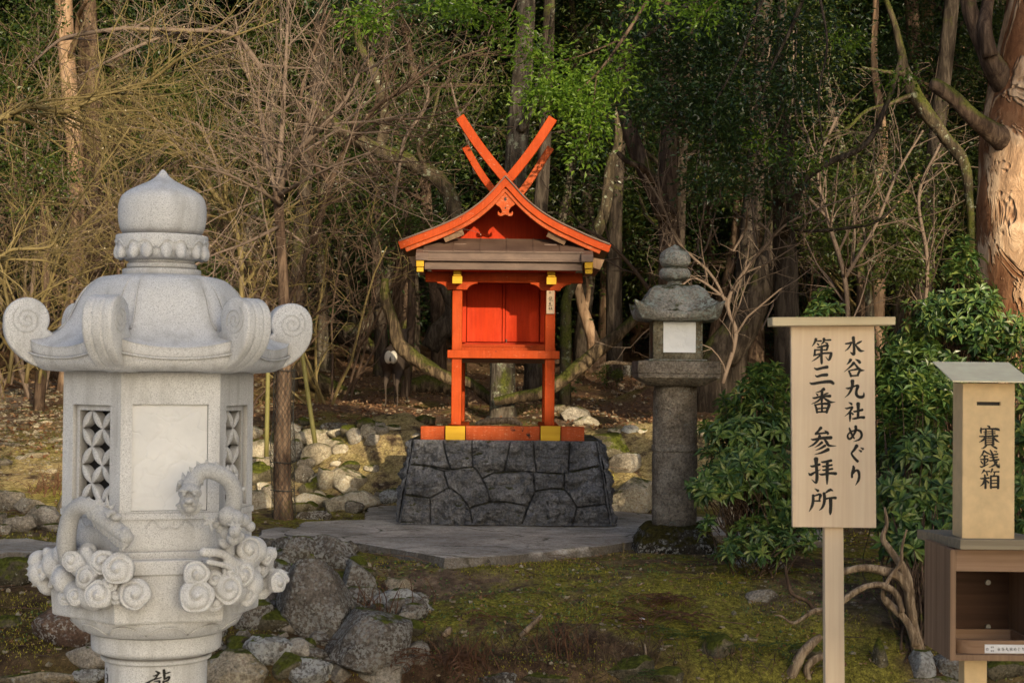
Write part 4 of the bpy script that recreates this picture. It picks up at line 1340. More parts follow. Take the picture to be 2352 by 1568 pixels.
lath('collar', [(200, 832), (262, 834), (269, 838), (270, 850), (270, 900), (200, 905)], 1, smooth=40)

# roof
m = 6 * 24
th = np.arange(m) / m * 2 * math.pi
w = ((th + math.pi / 6) % (math.pi / 3)) - math.pi / 6        # 0 at face middle
hexf = math.cos(math.pi / 6) / np.cos(w)                      # 1 at corner
cc = np.abs(w) / (math.pi / 6)
mid = [(250, 872), (300, 878), (420, 903), (492, 975), (532, 1060), (562, 1140), (604, 1222), (664, 1290), (738, 1345), (815, 1383), (818, 1396), (808, 1452), (786, 1500), (735, 1532), (650, 1540), (450, 1540)]
cor = [(250, 872), (300, 878), (428, 903), (515, 975), (565, 1050), (602, 1130), (645, 1210), (698, 1262), (775, 1292), (880, 1296), (884, 1302), (878, 1400), (855, 1480), (800, 1530), (735, 1545), (520, 1545)]
mid = crom(mid, 4); cor = crom(cor, 4)
rings = []
for i, ((rm, ym), (rc, yc)) in enumerate(zip(mid, cor)):
    u = i / (len(mid) - 1)
    sq = min(1, max(0, (u - .08) / .35))                      # round near the top, hexagonal at the eaves
    p = cc ** 2.4
    rr = (rm * (1 - p) + rc * p)
    base = rm / math.cos(math.pi / 6) * hexf * 1.0
    rhex = rm * (1 / np.cos(w)) * (1 - p) + rc * p
    r = rr * (1 - sq) + rhex * sq
    z = np.array([l1(v) for v in (ym * (1 - p) + yc * p)])
    rings.append(np.stack([LXc + r * K1 * np.cos(th + A0), LD + r * K1 * np.sin(th + A0), z], -1))
b = MB(); b.loft(np.array(rings)[::-1], capb=True, capt=True)
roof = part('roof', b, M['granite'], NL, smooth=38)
# incised line along the eaves
b = MB()
for k in range(6):
    a = A0 + k * R(60); pts = []
    for t in np.linspace(-.86, .86, 25):
        ww = t * math.pi / 6; p = abs(t) ** 2.4
        rr = 812 * (1 / math.cos(ww)) * (1 - p) + 903 * p
        pts.append(P3(rr * K1 + .0, a + ww, l1(1450 * (1 - p) + 1385 * p + 8)))
    b.tube(pts, .0035, 5)
part('eave_moulding', b, M['granite'], roof, smooth=170)
# corner scrolls
oc = []
for d_ in np.linspace(205, -5, 30):
    oc.append((936 + 149 * math.cos(R(d_)), 1200 - 149 * math.sin(R(d_))))
oc += [(1086, 1240), (1078, 1300), (1050, 1366), (1003, 1425), (935, 1480), (850, 1520), (740, 1546), (640, 1552), (560, 1548), (590, 1420), (700, 1330), (780, 1290)]
oc = crom(oc, 2)[:-1] - np.array([30, 0])
oc_t = np.roll(oc, -1, 0) - np.roll(oc, 1, 0); oc_t /= np.linalg.norm(oc_t, axis=1, keepdims=True)
oc_n = np.stack([oc_t[:, 1], -oc_t[:, 0]], -1)
if ((oc - oc.mean(0)) * oc_n).sum() < 0: oc_n = -oc_n
for k in range(6):
    a = A0 + R(30) + k * R(60)
    e = Vector((math.cos(a), math.sin(a), 0)); tg = Vector((-math.sin(a), math.cos(a), 0))
    rings = []
    for t in np.linspace(-1, 1, 33):
        ins = 14 * max(0, (abs(t) - .82) / .18) ** 2 + 5.5 * math.exp(-((abs(t) - .34) / .07) ** 2)
        P = oc - oc_n * ins
        rings.append([[LXc + e.x * x * K1 + tg.x * t * .049, LD + e.y * x * K1 + tg.y * t * .049, l1(y)] for x, y in P])
    b = MB(); b.loft(np.array(rings), capb=True, capt=True)
    sc = part('corner_scroll', b, M['granite'], NL, smooth=42)
    bm = bmesh.new(); bm.from_mesh(sc.data); bmesh.ops.recalc_face_normals(bm, faces=bm.faces); bm.to_mesh(sc.data); bm.free()
    for s in (-1, 1):
        b = MB(); pts = []
        for q in np.linspace(.4, 2.6 * 2 * math.pi * .9, 70):
            rr = 8 + 92 * q / (2.6 * 2 * math.pi * .9)
            x, y = 906 + rr * math.cos(-q + 1.2), 1200 + rr * math.sin(-q + 1.2)
            pts.append((LXc + e.x * x * K1 + tg.x * s * .0492, LD + e.y * x * K1 + tg.y * s * .0492, l1(y)))
        b.tube(pts, .0022, 5)
        part('spiral_carving', b, M['granite'], sc, smooth=170)
    for s in (-1, 1):
        b = MB(); pts = [(LXc + e.x * r_ * K1 + tg.x * s * wd_, LD + e.y * r_ * K1 + tg.y * s * wd_, l1(y) - .001) for r_, y, wd_ in ((330, 884, .012), (428, 904, .017), (515, 976, .022), (565, 1051, .026), (602, 1131, .030), (645, 1211, .034), (698, 1263, .037))]
        b.tube(crom(pts, 4), .0026, 6)
        part('ridge_line', b, M['granite'], sc, smooth=170)

# light chamber: six recessed faces
RH = .31
ap = RH * math.cos(math.pi / 6)


def fpt(a, u, z, dpt=0):
    """point on a face heading a: u across (m), inset dpt"""
    return (LXc + (ap - dpt) * math.cos(a) - u * math.sin(a), LD + (ap - dpt) * math.sin(a) + u * math.cos(a), z)


zT, zB = lz(853), lz(1248)
wh = RH / 2
holes = {0: [(-.120, .118, lz(1158), lz(925), 'paper')], 'l': [(-.10, .10, lz(1156), lz(928), 'lattice')]}
bch = MB()
faces_l = []
for k in range(6):
    a = A0 + k * R(60)
    hs = holes[0] if k in (0, 3) else holes['l']
    x0, x1, h0, h1, kind = hs[0]
    step = .014
    o_ = [(-wh, zB), (wh, zB), (wh, zT), (-wh, zT)]; i_ = [(x0, h0), (x1, h0), (x1, h1), (x0, h1)]
    v = [fpt(a, u, z) for u, z in o_] + [fpt(a, u, z) for u, z in i_] + [fpt(a, u, z, step) for u, z in i_]
    q = [[j, (j + 1) % 4, 4 + (j + 1) % 4, 4 + j] for j in range(4)] + [[4 + j, 4 + (j + 1) % 4, 8 + (j + 1) % 4, 8 + j] for j in range(4)]
    j2 = [(x0 + .018, h0 + .018), (x1 - .018, h0 + .018), (x1 - .018, h1 - .018), (x0 + .018, h1 - .018)] if kind == 'lattice' else [(x0, h0), (x1, h0), (x1, h1), (x0, h1)]
    dp2 = .045 if kind == 'lattice' else .016
    v += [fpt(a, u, z, step) for u, z in j2] + [fpt(a, u, z, dp2) for u, z in j2]
    q += [[8 + j, 8 + (j + 1) % 4, 12 + (j + 1) % 4, 12 + j] for j in range(4)] + [[12 + j, 12 + (j + 1) % 4, 16 + (j + 1) % 4, 16 + j] for j in range(4)]
    q += [[16, 17, 18, 19]]
    bch.add(v, q)
    faces_l.append((a, kind, j2, h0, h1))
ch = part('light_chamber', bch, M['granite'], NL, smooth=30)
for a, kind, j2, h0, h1 in faces_l:
    (xa, za), (xb, _), (_, zb), _ = j2
    if kind == 'paper':
        U, V = np.meshgrid(np.linspace(0, 1, 40), np.linspace(0, 1, 50))
        b = MB(); pts = np.zeros(U.shape + (3,))
        for idx in np.ndindex(U.shape):
            u = xa + .001 + (xb - xa - .002) * U[idx]; z = za + .001 + (zb - za - .002) * V[idx]
            nz_ = .004 * abs(vnoise(np.array([u * 9 + V[idx] * 3, V[idx] * 2.2, a]), 3)) + .002 * vnoise(np.array([u * 30, V[idx] * 9, a]), 5)
            pts[idx] = fpt(a, u, z, .0135 - float(nz_) - .001)
        b.loft(pts, closed=False)
        pp_ = part('paper_window', b, M['paper'], ch, smooth=180)
        bm = bmesh.new(); bm.from_mesh(pp_.data); bmesh.ops.recalc_face_normals(bm, faces=bm.faces); bm.to_mesh(pp_.data); bm.free()
    else:
        # openwork of overlapping circles: raised pointed petals over a black sheet standing for the recess shade
        b = MB()
        b.add([fpt(a, u, z, .0445) for u, z in j2], [[0, 1, 2, 3]])
        part('recess_shade', b, M['ink'], ch)
        b = MB()
        nx, nz = 3, 8
        dx, dz = (xb - xa) / nx, (zb - za) / nz
        dz = dx * 1.0; nz = int(round((zb - za) / dz)); dz = (zb - za) / nz
        for i in range(nx + 1):
            for j in range(nz + 1):
                if (i + j) % 2: continue
                for si, sj in ((1, 1), (1, -1)):
                    i2, j2_ = i + si, j + sj
                    if not (0 <= i2 <= nx and 0 <= j2_ <= nz): continue
                    p0 = np.array([xa + i * dx, za + j * dz]); p1 = np.array([xa + i2 * dx, za + j2_ * dz])
                    L = p1 - p0; nn = np.array([-L[1], L[0]]) / np.linalg.norm(L); Ln = np.linalg.norm(L)
                    rows = []
                    for t in np.linspace(0, 1, 11):
                        hw_ = .205 * Ln * math.sin(math.pi * t) ** .8 + .0012
                        row = []
                        for s in (-1, -.75, -.35, 0, .35, .75, 1):
                            q_ = p0 + L * t + nn * hw_ * s
                            up_ = .016 + .009 * (1 - s * s) * math.sin(math.pi * t) if abs(s) < 1 else -.004
                            row.append(fpt(a, q_[0], q_[1], .040 - up_))
                        rows.append(row)
                    b.loft(np.array(rows), closed=False)
        # hanging quarter petals at the rim
        lt = part('lattice', b, M['granite'], ch, smooth=50)
        bm = bmesh.new(); bm.from_mesh(lt.data); bmesh.ops.recalc_face_normals(bm, faces=bm.faces); bm.to_mesh(lt.data); bm.free()
# apron carving under the window and a raised sill
b = MB()
for k in range(6):
    a = A0 + k * R(60)
    b.loft(np.array([[fpt(a, s * wh * .999, z, -d_) for s in (-1, 1)] for z, d_ in ((lz(1163), -.001), (lz(1163), .006), (lz(1176), .006), (lz(1176), -.001))]), closed=False)
    pts = [fpt(a, u, lz(1192 + 7 * math.cos(u * 60) - 5 * math.cos(u * 120)), -.001) for u in np.linspace(-.075, .075, 41)]
    b.tube(pts, .002, 5)
o = part('sill', b, M['granite'], ch, smooth=40)
bm = bmesh.new(); bm.from_mesh(o.data); bmesh.ops.recalc_face_normals(bm, faces=bm.faces); bm.to_mesh(o.data); bm.free()


def hexring(r, y, rnd=0.0, mm=72):
    t = np.arange(mm) / mm * 2 * math.pi
    w_ = ((t + math.pi / 6) % (math.pi / 3)) - math.pi / 6
    f = math.cos(math.pi / 6) / np.cos(w_)
    rr = r * ((1 - rnd) * f + rnd * .94)
    return np.stack([LXc + rr * np.cos(t + A0), LD + rr * np.sin(t + A0), np.full(mm, lz(y))], -1)


b = MB()
lv = [(.30, 1246, 0), (.322, 1247, 0), (.324, 1249, 0), (.324, 1261, 0), (.326, 1262.5, 0), (.352, 1264, 0), (.355, 1266, 0), (.355, 1294, 0), (.352, 1296, 0), (.346, 1297, 0), (.346, 1300, 0), (.335, 1398, 0), (.33, 1402, 0), (.28, 1405, .4)]
b.loft(np.array([hexring(*x) for x in lv])[::-1], capb=True, capt=True)
nk = part('platform', b, M['granite'], NL, smooth=25)
# lower lotus bowl, neck ring and column
def cyl(name, prof, k=4, parent=NL):
    b = MB(); pr = crom([(r * K2, l2(y)) for r, y in prof], k)
    b.lathe([(r, z) for r, z in pr][::-1], (LXc, LD), 80); return part(name, b, M['granite'], parent, smooth=45)


bowl = cyl('lotus_bowl', [(430, 1195), (434, 1203), (425, 1225), (395, 1260), (355, 1288), (326, 1297), (322, 1298)])
b = MB()
for k in range(12):
    a = A0 + k * R(30); pts = []
    for t in np.linspace(-1, 1, 17):
        yy = 1272 - 52 * (1 - abs(t) ** 1.7)
        yy = 1225 + 47 * abs(t) ** 2.2
        rr = np.interp(yy, [1203, 1225, 1260, 1288], [434, 425, 395, 355])
        pts.append(P3(rr * K2 + .0005, a + t * R(14.6), l2(yy)))
    b.tube(pts, .0035, 5)
part('petal_carving', b, M['granite'], bowl, smooth=170)
cyl('neck_ring', [(318, 1296), (324, 1299), (326, 1306), (325, 1360), (318, 1385), (290, 1400), (268, 1405), (266, 1409), (272, 1412), (276, 1420), (275, 1430), (268, 1437), (260, 1440), (256, 1441)])
zc = Hs(LXc, LD)
b = MB(); b.lathe([(.30, zc - .1), (.30, zc + .10), (.26, zc + .12), (.19, zc + .15), (255 * K2, zc + .19), (253 * K2, l2(1600)), (255 * K2, l2(1440.5))], (LXc, LD), 80)
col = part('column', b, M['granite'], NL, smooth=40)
cr_ = 255 * K2 + .0008
b = MB()
view = math.atan2(-LD, -LXc)


def fn(x, y, k):
    pxl = (380 + x / 5.88) / 1.7415; pyl = (2580 + y / 5.88) / 1.7415
    s_ = (pxl - 357.3) / (LP * 1.03) / cr_
    ang = view + math.asin(max(-.99, min(.99, s_)))
    z = lz(pyl - 8.5) - .004
    return P3(cr_ + k * .0001, ang, z)


ink(b, strokes(G['dragon']), fn)
part('lettering', b, M['ink'], col)
b = MB(); ink(b, strokes("268,490,10 266,520,8 266,560,10|250,632,14 285,640,16 290,700,18 288,800,18 270,835,10|246,740,10 285,740,10"), fn)
part('lettering', b, M['ink'], col)

# carved clouds and dragons
def Z2(x, y, r=0.0, d=None):
    """point seen at the drawing position, standing r in front of the round outline of the platform"""
    px, py = x / 2.2187, 861.3 + y / 2.2187
    u = (px - 363) / LP
    dd = LD - math.sqrt(max(.345 ** 2 - u * u, .004)) - r if d is None else LD - d
    return W(px, py, dd)


dragonmat = None
n = N('carved scaled granite'); o_ = n.obj()
c = n.ramp(n.noise(o_, 330, 2, .7), [(.30, (.24, .24, .25)), (.45, (.48, .48, .48)), (.75, (.70, .70, .69))])
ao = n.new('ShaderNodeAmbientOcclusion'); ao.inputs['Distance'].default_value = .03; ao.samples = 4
c = n.mix(n.ramp(ao.outputs['AO'], [(.35, .6), (.8, 0.0)]), c, (.22, .22, .22))  # shade in the carved folds painted into the stone colour
bb = n.bump(n.voro(o_, 75, 'F1', 'Distance', .3), -.9, .006)
dragonmat = n.set(c, .85, n.bump(n.noise(o_, 200, 3), .35, .002, bb), .2)


def spiral(mb, c, nrm, rad, seed, turns=1.7, hgt=.42):
    nrm = Vector(nrm).normalized(); t1 = nrm.cross(Vector((0, 0, 1))).normalized(); t2 = nrm.cross(t1)
    rg = random.Random(seed); ph = rg.uniform(0, 6.28); sgn = rg.choice((-1, 1))
    nt_, nr_ = 72, 26
    rows = []
    for i in range(nr_ + 1):
        q = i / nr_; row = []
        for j in range(nt_):
            t = j / nt_ * 2 * math.pi
            lob = 1 + (.03 * math.cos(5 * t + ph) + .03 * math.cos(3 * t - ph)) * q
            r_ = rad * q * lob
            fr_ = (q * turns - t * sgn / (2 * math.pi) - ph) % 1.0
            gr = math.exp(-((fr_ - .5) / .16) ** 2) * 1.2
            h = rad * (.34 * (1 - q ** 2.6) - .12 * gr * min(1, q * 2.5) * (1 - q ** 8) + .20 * math.exp(-(q / .22) ** 2))
            row.append(list(c + t1 * (r_ * math.cos(t)) + t2 * (r_ * math.sin(t)) + nrm * h))
        rows.append(row)
    # skirt going back into the stone
    rows.append([list(Vector(p) - nrm * rad * .5) for p in rows[-1]])
    mb.loft(np.array(rows), closed=True)


def outward(p): v = Vector((p.x - LXc, p.y - LD, 0)); return v.normalized()


def cloud(name, lumps, spirals, tubes, spikes, label):
    b = MB()
    for x, y, r_, off in lumps:
        c = Z2(x, y, off); b.sphere(c, r_ * K2, 3)
    for path, r0, r1, off in tubes:
        C = crom([Z2(x, y, off) for x, y in path], 5)
        for i, p in enumerate(C):
            b.sphere(p, (r0 + (r1 - r0) * i / (len(C) - 1)) * K2, 2)
    for (xa, ya), (xb, yb), r_, off in spikes: b.cone(Z2(xa, ya, off), Z2(xb, yb, off), r_ * K2, 6)
    o = part(name, b, M['granite'], NL, smooth=170, label=label); remesh(o, .0042, 2)
    for i, (x, y, r_, off) in enumerate(spirals):
        b = MB(); c = Z2(x, y, off); nv = outward(c) * .8 + (Vector((0, 0, CAMZ)) - c).normalized() * .5
        nv = outward(c) + Vector((0, 0, .12)) + (camo.location - c).normalized() * .6
        spiral(b, c, nv, r_ * K2, i + int(x))
        part('swirl', b, M['granite'], o, smooth=60)


cloud('cloud_carving',
      [(300, 960, 85, .03), (225, 1000, 80, .02), (250, 1060, 60, .02), (350, 1040, 80, .02), (430, 960, 75, .03), (500, 990, 70, .02), (560, 1050, 60, .01), (480, 1110, 85, .01), (400, 1110, 70, .01), (640, 1090, 62, .0), (700, 1100, 55, -.005), (545, 1130, 60, .0), (200, 945, 55, .02), (330, 910, 60, .02), (450, 900, 45, .02)],
      [(362, 945, 50, .115), (600, 985, 74, .075), (383, 1125, 44, .10), (500, 1115, 66, .095), (685, 1112, 74, .04), (520, 950, 58, .07), (300, 1020, 56, .10), (440, 1030, 58, .09), (330, 1130, 44, .08), (590, 1110, 52, .05), (215, 990, 50, .07), (560, 1060, 40, .07)],
      [([(440, 900), (500, 1000), (440, 1060), (520, 1140)], 30, 22, .06), ([(240, 900), (290, 980), (260, 1070)], 26, 18, .08)],
      [((200, 935), (150, 915), 14, .03), ((190, 955), (128, 950), 14, .03), ((180, 980), (118, 985), 14, .03), ((175, 1005), (120, 1018), 14, .03), ((180, 1030), (130, 1050), 14, .03), ((195, 1055), (150, 1080), 13, .03), ((215, 920), (185, 888), 13, .03)],
      'carved cloud at the left corner with a flame edge')
cloud('cloud_carving',
      [(1290, 890, 70, .03), (1230, 940, 75, .02), (1170, 980, 70, .01), (1080, 990, 60, .0), (1010, 1020, 62, .0), (1010, 1110, 85, .0), (1100, 1120, 70, .0), (1180, 1090, 80, .01), (1260, 1060, 80, .02), (1330, 1070, 65, .02), (1390, 1040, 55, .02), (1330, 950, 65, .02), (1375, 910, 38, .02), (1250, 860, 50, .02), (1120, 920, 40, .01)],
      [(1003, 1012, 62, .06), (1005, 1122, 82, .065), (1165, 1085, 76, .07), (1270, 890, 66, .085), (1360, 925, 40, .08), (1420, 1055, 50, .06), (1090, 1040, 48, .05), (1240, 1010, 62, .08), (1330, 980, 52, .07), (1260, 1110, 60, .06), (1340, 1090, 48, .05), (1090, 1150, 50, .045), (1180, 1000, 44, .07)],
      [([(1040, 900), (1130, 910), (1200, 960), (1280, 960), (1330, 900)], 24, 30, .06), ([(1060, 950), (1150, 970), (1230, 1010), (1310, 990)], 14, 22, .07), ([(1360, 1040), (1420, 1010), (1455, 1040)], 34, 22, .02)],
      [((1390, 900), (1412, 868), 14, .0), ((1440, 1015), (1475, 1000), 20, .0), ((1440, 1050), (1480, 1045), 20, .0)],
      'carved cloud scrolls at the right corner')


def dragon(name, body, head, label):
    b = MB()
    path, r0, r1 = body
    C = crom([list(Z2(x, y, 0, d)) for x, y, d in path], 7)
    n_ = len(C)
    cen = C.mean(0)
    for i, p in enumerate(C):
        r_ = (r0 + (r1 - r0) * i / (n_ - 1)) * K2
        b.sphere(p, r_, 3)
        if i % 4 == 2 and i < n_ - 2:
            v = Vector(p - cen); v = v.normalized()
            q = Vector(p) + v * r_ * .75
            b.cone(q, q + v * r_ * .75 + Vector((0, 0, .004)), r_ * .42, 6)
    head(b)
    o = part(name, b, dragonmat, NL, smooth=170, label=label); remesh(o, .0023, 1)
    return o


def sp(b, x, y, d, r_, sc=(1, 1, 1)):
    b.sphere(Z2(x, y, 0, d), tuple(r_ * K2 * s for s in sc), 3)


def cn(b, x0, y0, d0, x1, y1, d1, r_): b.cone(Z2(x0, y0, 0, d0), Z2(x1, y1, 0, d1), r_ * K2, 6)


def head_l(b):
    # skull to snout, pointing down to the right
    for i in range(9):
        t = i / 8; sp(b, 492 + 150 * t, 694 + 130 * t, .36 + .07 * t, 54 - 18 * t, (1, .8, .92))
    for i in range(8):
        t = i / 7; sp(b, 500 + 135 * t, 738 + 118 * t, .365 + .06 * t, 30 - 5 * t)
    sp(b, 640, 800, .43, 26); sp(b, 655, 822, .43, 18); sp(b, 590, 722, .42, 24, (1.3, 1, .8)); sp(b, 560, 700, .43, 20, (1.5, 1, .7))
    sp(b, 548, 716, .445, 12)
    for (x0, y0, x1, y1, r_) in ((490, 660, 440, 618, 18), (510, 655, 482, 606, 16), (545, 668, 545, 610, 16), (560, 680, 590, 650, 12), (470, 690, 425, 672, 15), (470, 715, 452, 700, 14), (520, 660, 512, 618, 12)):
        cn(b, x0, y0, .37, x1, y1, .36, r_)
    for i in range(11):
        t = i / 10; x0, y0 = 492 + 140 * t, 755 + 120 * t
        cn(b, x0, y0 - 6, .37 + .06 * t, x0 - 14, y0 + 24, .375 + .06 * t, 15)
    for i in range(6): cn(b, 640 + i * 6, 850 - i * 6, .43, 636 + i * 10, 888 - i * 10, .43, 9)


def head_r(b):
    for (x, y, d, r_) in ((975, 560, .40, 46), (968, 600, .42, 50), (965, 640, .43, 46), (965, 665, .44, 36), (962, 690, .42, 26), (935, 600, .42, 26), (1000, 600, .42, 26)): sp(b, x, y, d, r_)
    sp(b, 963, 640, .475, 20, (1.2, 1, .8)); sp(b, 940, 655, .46, 14); sp(b, 988, 655, .46, 14)
    for x in (935, 990): sp(b, x, 588, .46, 17, (1.4, 1, .7)); sp(b, x + 2, 606, .465, 10)
    for x0, x1, y1 in ((940, 930, 490), (960, 958, 480), (985, 990, 465), (1005, 1012, 462), (1022, 1040, 470), (925, 905, 560), (920, 896, 600), (1015, 1040, 560)): cn(b, x0, 545, .39, x1, y1, .37, 17)
    for i in range(13):
        a_ = R(190 - i * 200 / 12); x0, y0 = 965 + 46 * math.cos(a_), 650 + 42 * math.sin(-a_) * -1
        cn(b, x0, 650 + 40 * abs(math.sin(a_)), .43, 965 + 74 * math.cos(a_), 655 + 76 * abs(math.sin(a_)), .425, 12)
    # shoulder, claws and pearl
    for (x, y, d, r_) in ((1160, 720, .36, 48), (1200, 730, .36, 42), (1240, 740, .34, 34), (1275, 770, .33, 26), (1190, 830, .38, 34), (1220, 820, .37, 26), (1150, 800, .34, 34), (1145, 850, .33, 34)): sp(b, x, y, d, r_)
    sp(b, 1196, 795, .41, 30)
    for a_ in (-60, -20, 20, 200, 240): cn(b, 1196, 770, .41, 1196 + 50 * math.cos(R(a_)), 770 + 45 * math.sin(R(a_)), .42, 12)
    for (x1, y1) in ((1030, 710), (1020, 770), (1110, 715), (1085, 800), (1100, 740)): cn(b, 1068, 745, .40, x1, y1, .41, 17)
    sp(b, 1068, 745, .39, 20); sp(b, 1095, 760, .37, 20); sp(b, 1120, 780, .35, 24)


dragon('dragon_carving', ([(350, 930, .25), (338, 860, .27), (345, 780, .29), (368, 705, .31), (415, 665, .34), (478, 680, .36)], 50, 40), head_l, 'small carved dragon bending its head down to the right')
dragon('dragon_carving', ([(1150, 900, .30), (1150, 800, .31), (1180, 700, .32), (1195, 610, .33), (1165, 535, .35), (1100, 495, .37), (1035, 490, .38), (985, 530, .39)], 44, 38), head_r, 'small carved dragon facing the viewer with a pearl in its claw')
# ------------------------------------------------------------------ boulders
def boulder_mesh(w, dep, h, seed, sub, cuts=15, rough=.10):
    v, t = ICO[sub]
    rg = np.random.RandomState(seed)
    p = v.copy()
    for _ in range(cuts):
        nrm = rg.normal(size=3); nrm[2] *= .7; nrm /= np.linalg.norm(nrm)
        lim = rg.uniform(.55, .88)
        d = p @ nrm
        over = np.clip(d - lim, 0, None)
        p = p - nrm * (over * .88)[:, None]
    q = p * 1.2 + seed * 1.37
    p = p * (1 + rough * fbm(q, 3, seed % 50) + rough * .38 * fbm(q * 4, 3, seed % 31))[:, None]
    p = p / np.abs(p).max(0)
    a = rg.uniform(-.4, .4); c, s = math.cos(a), math.sin(a)
    p = p @ np.array([[c, 0, s], [0, 1, 0], [-s, 0, c]])
    p = p / np.abs(p).max(0)
    return p * np.array([w / 2, dep / 2, h / 2]), t


CA, SA = 'a', 'b'
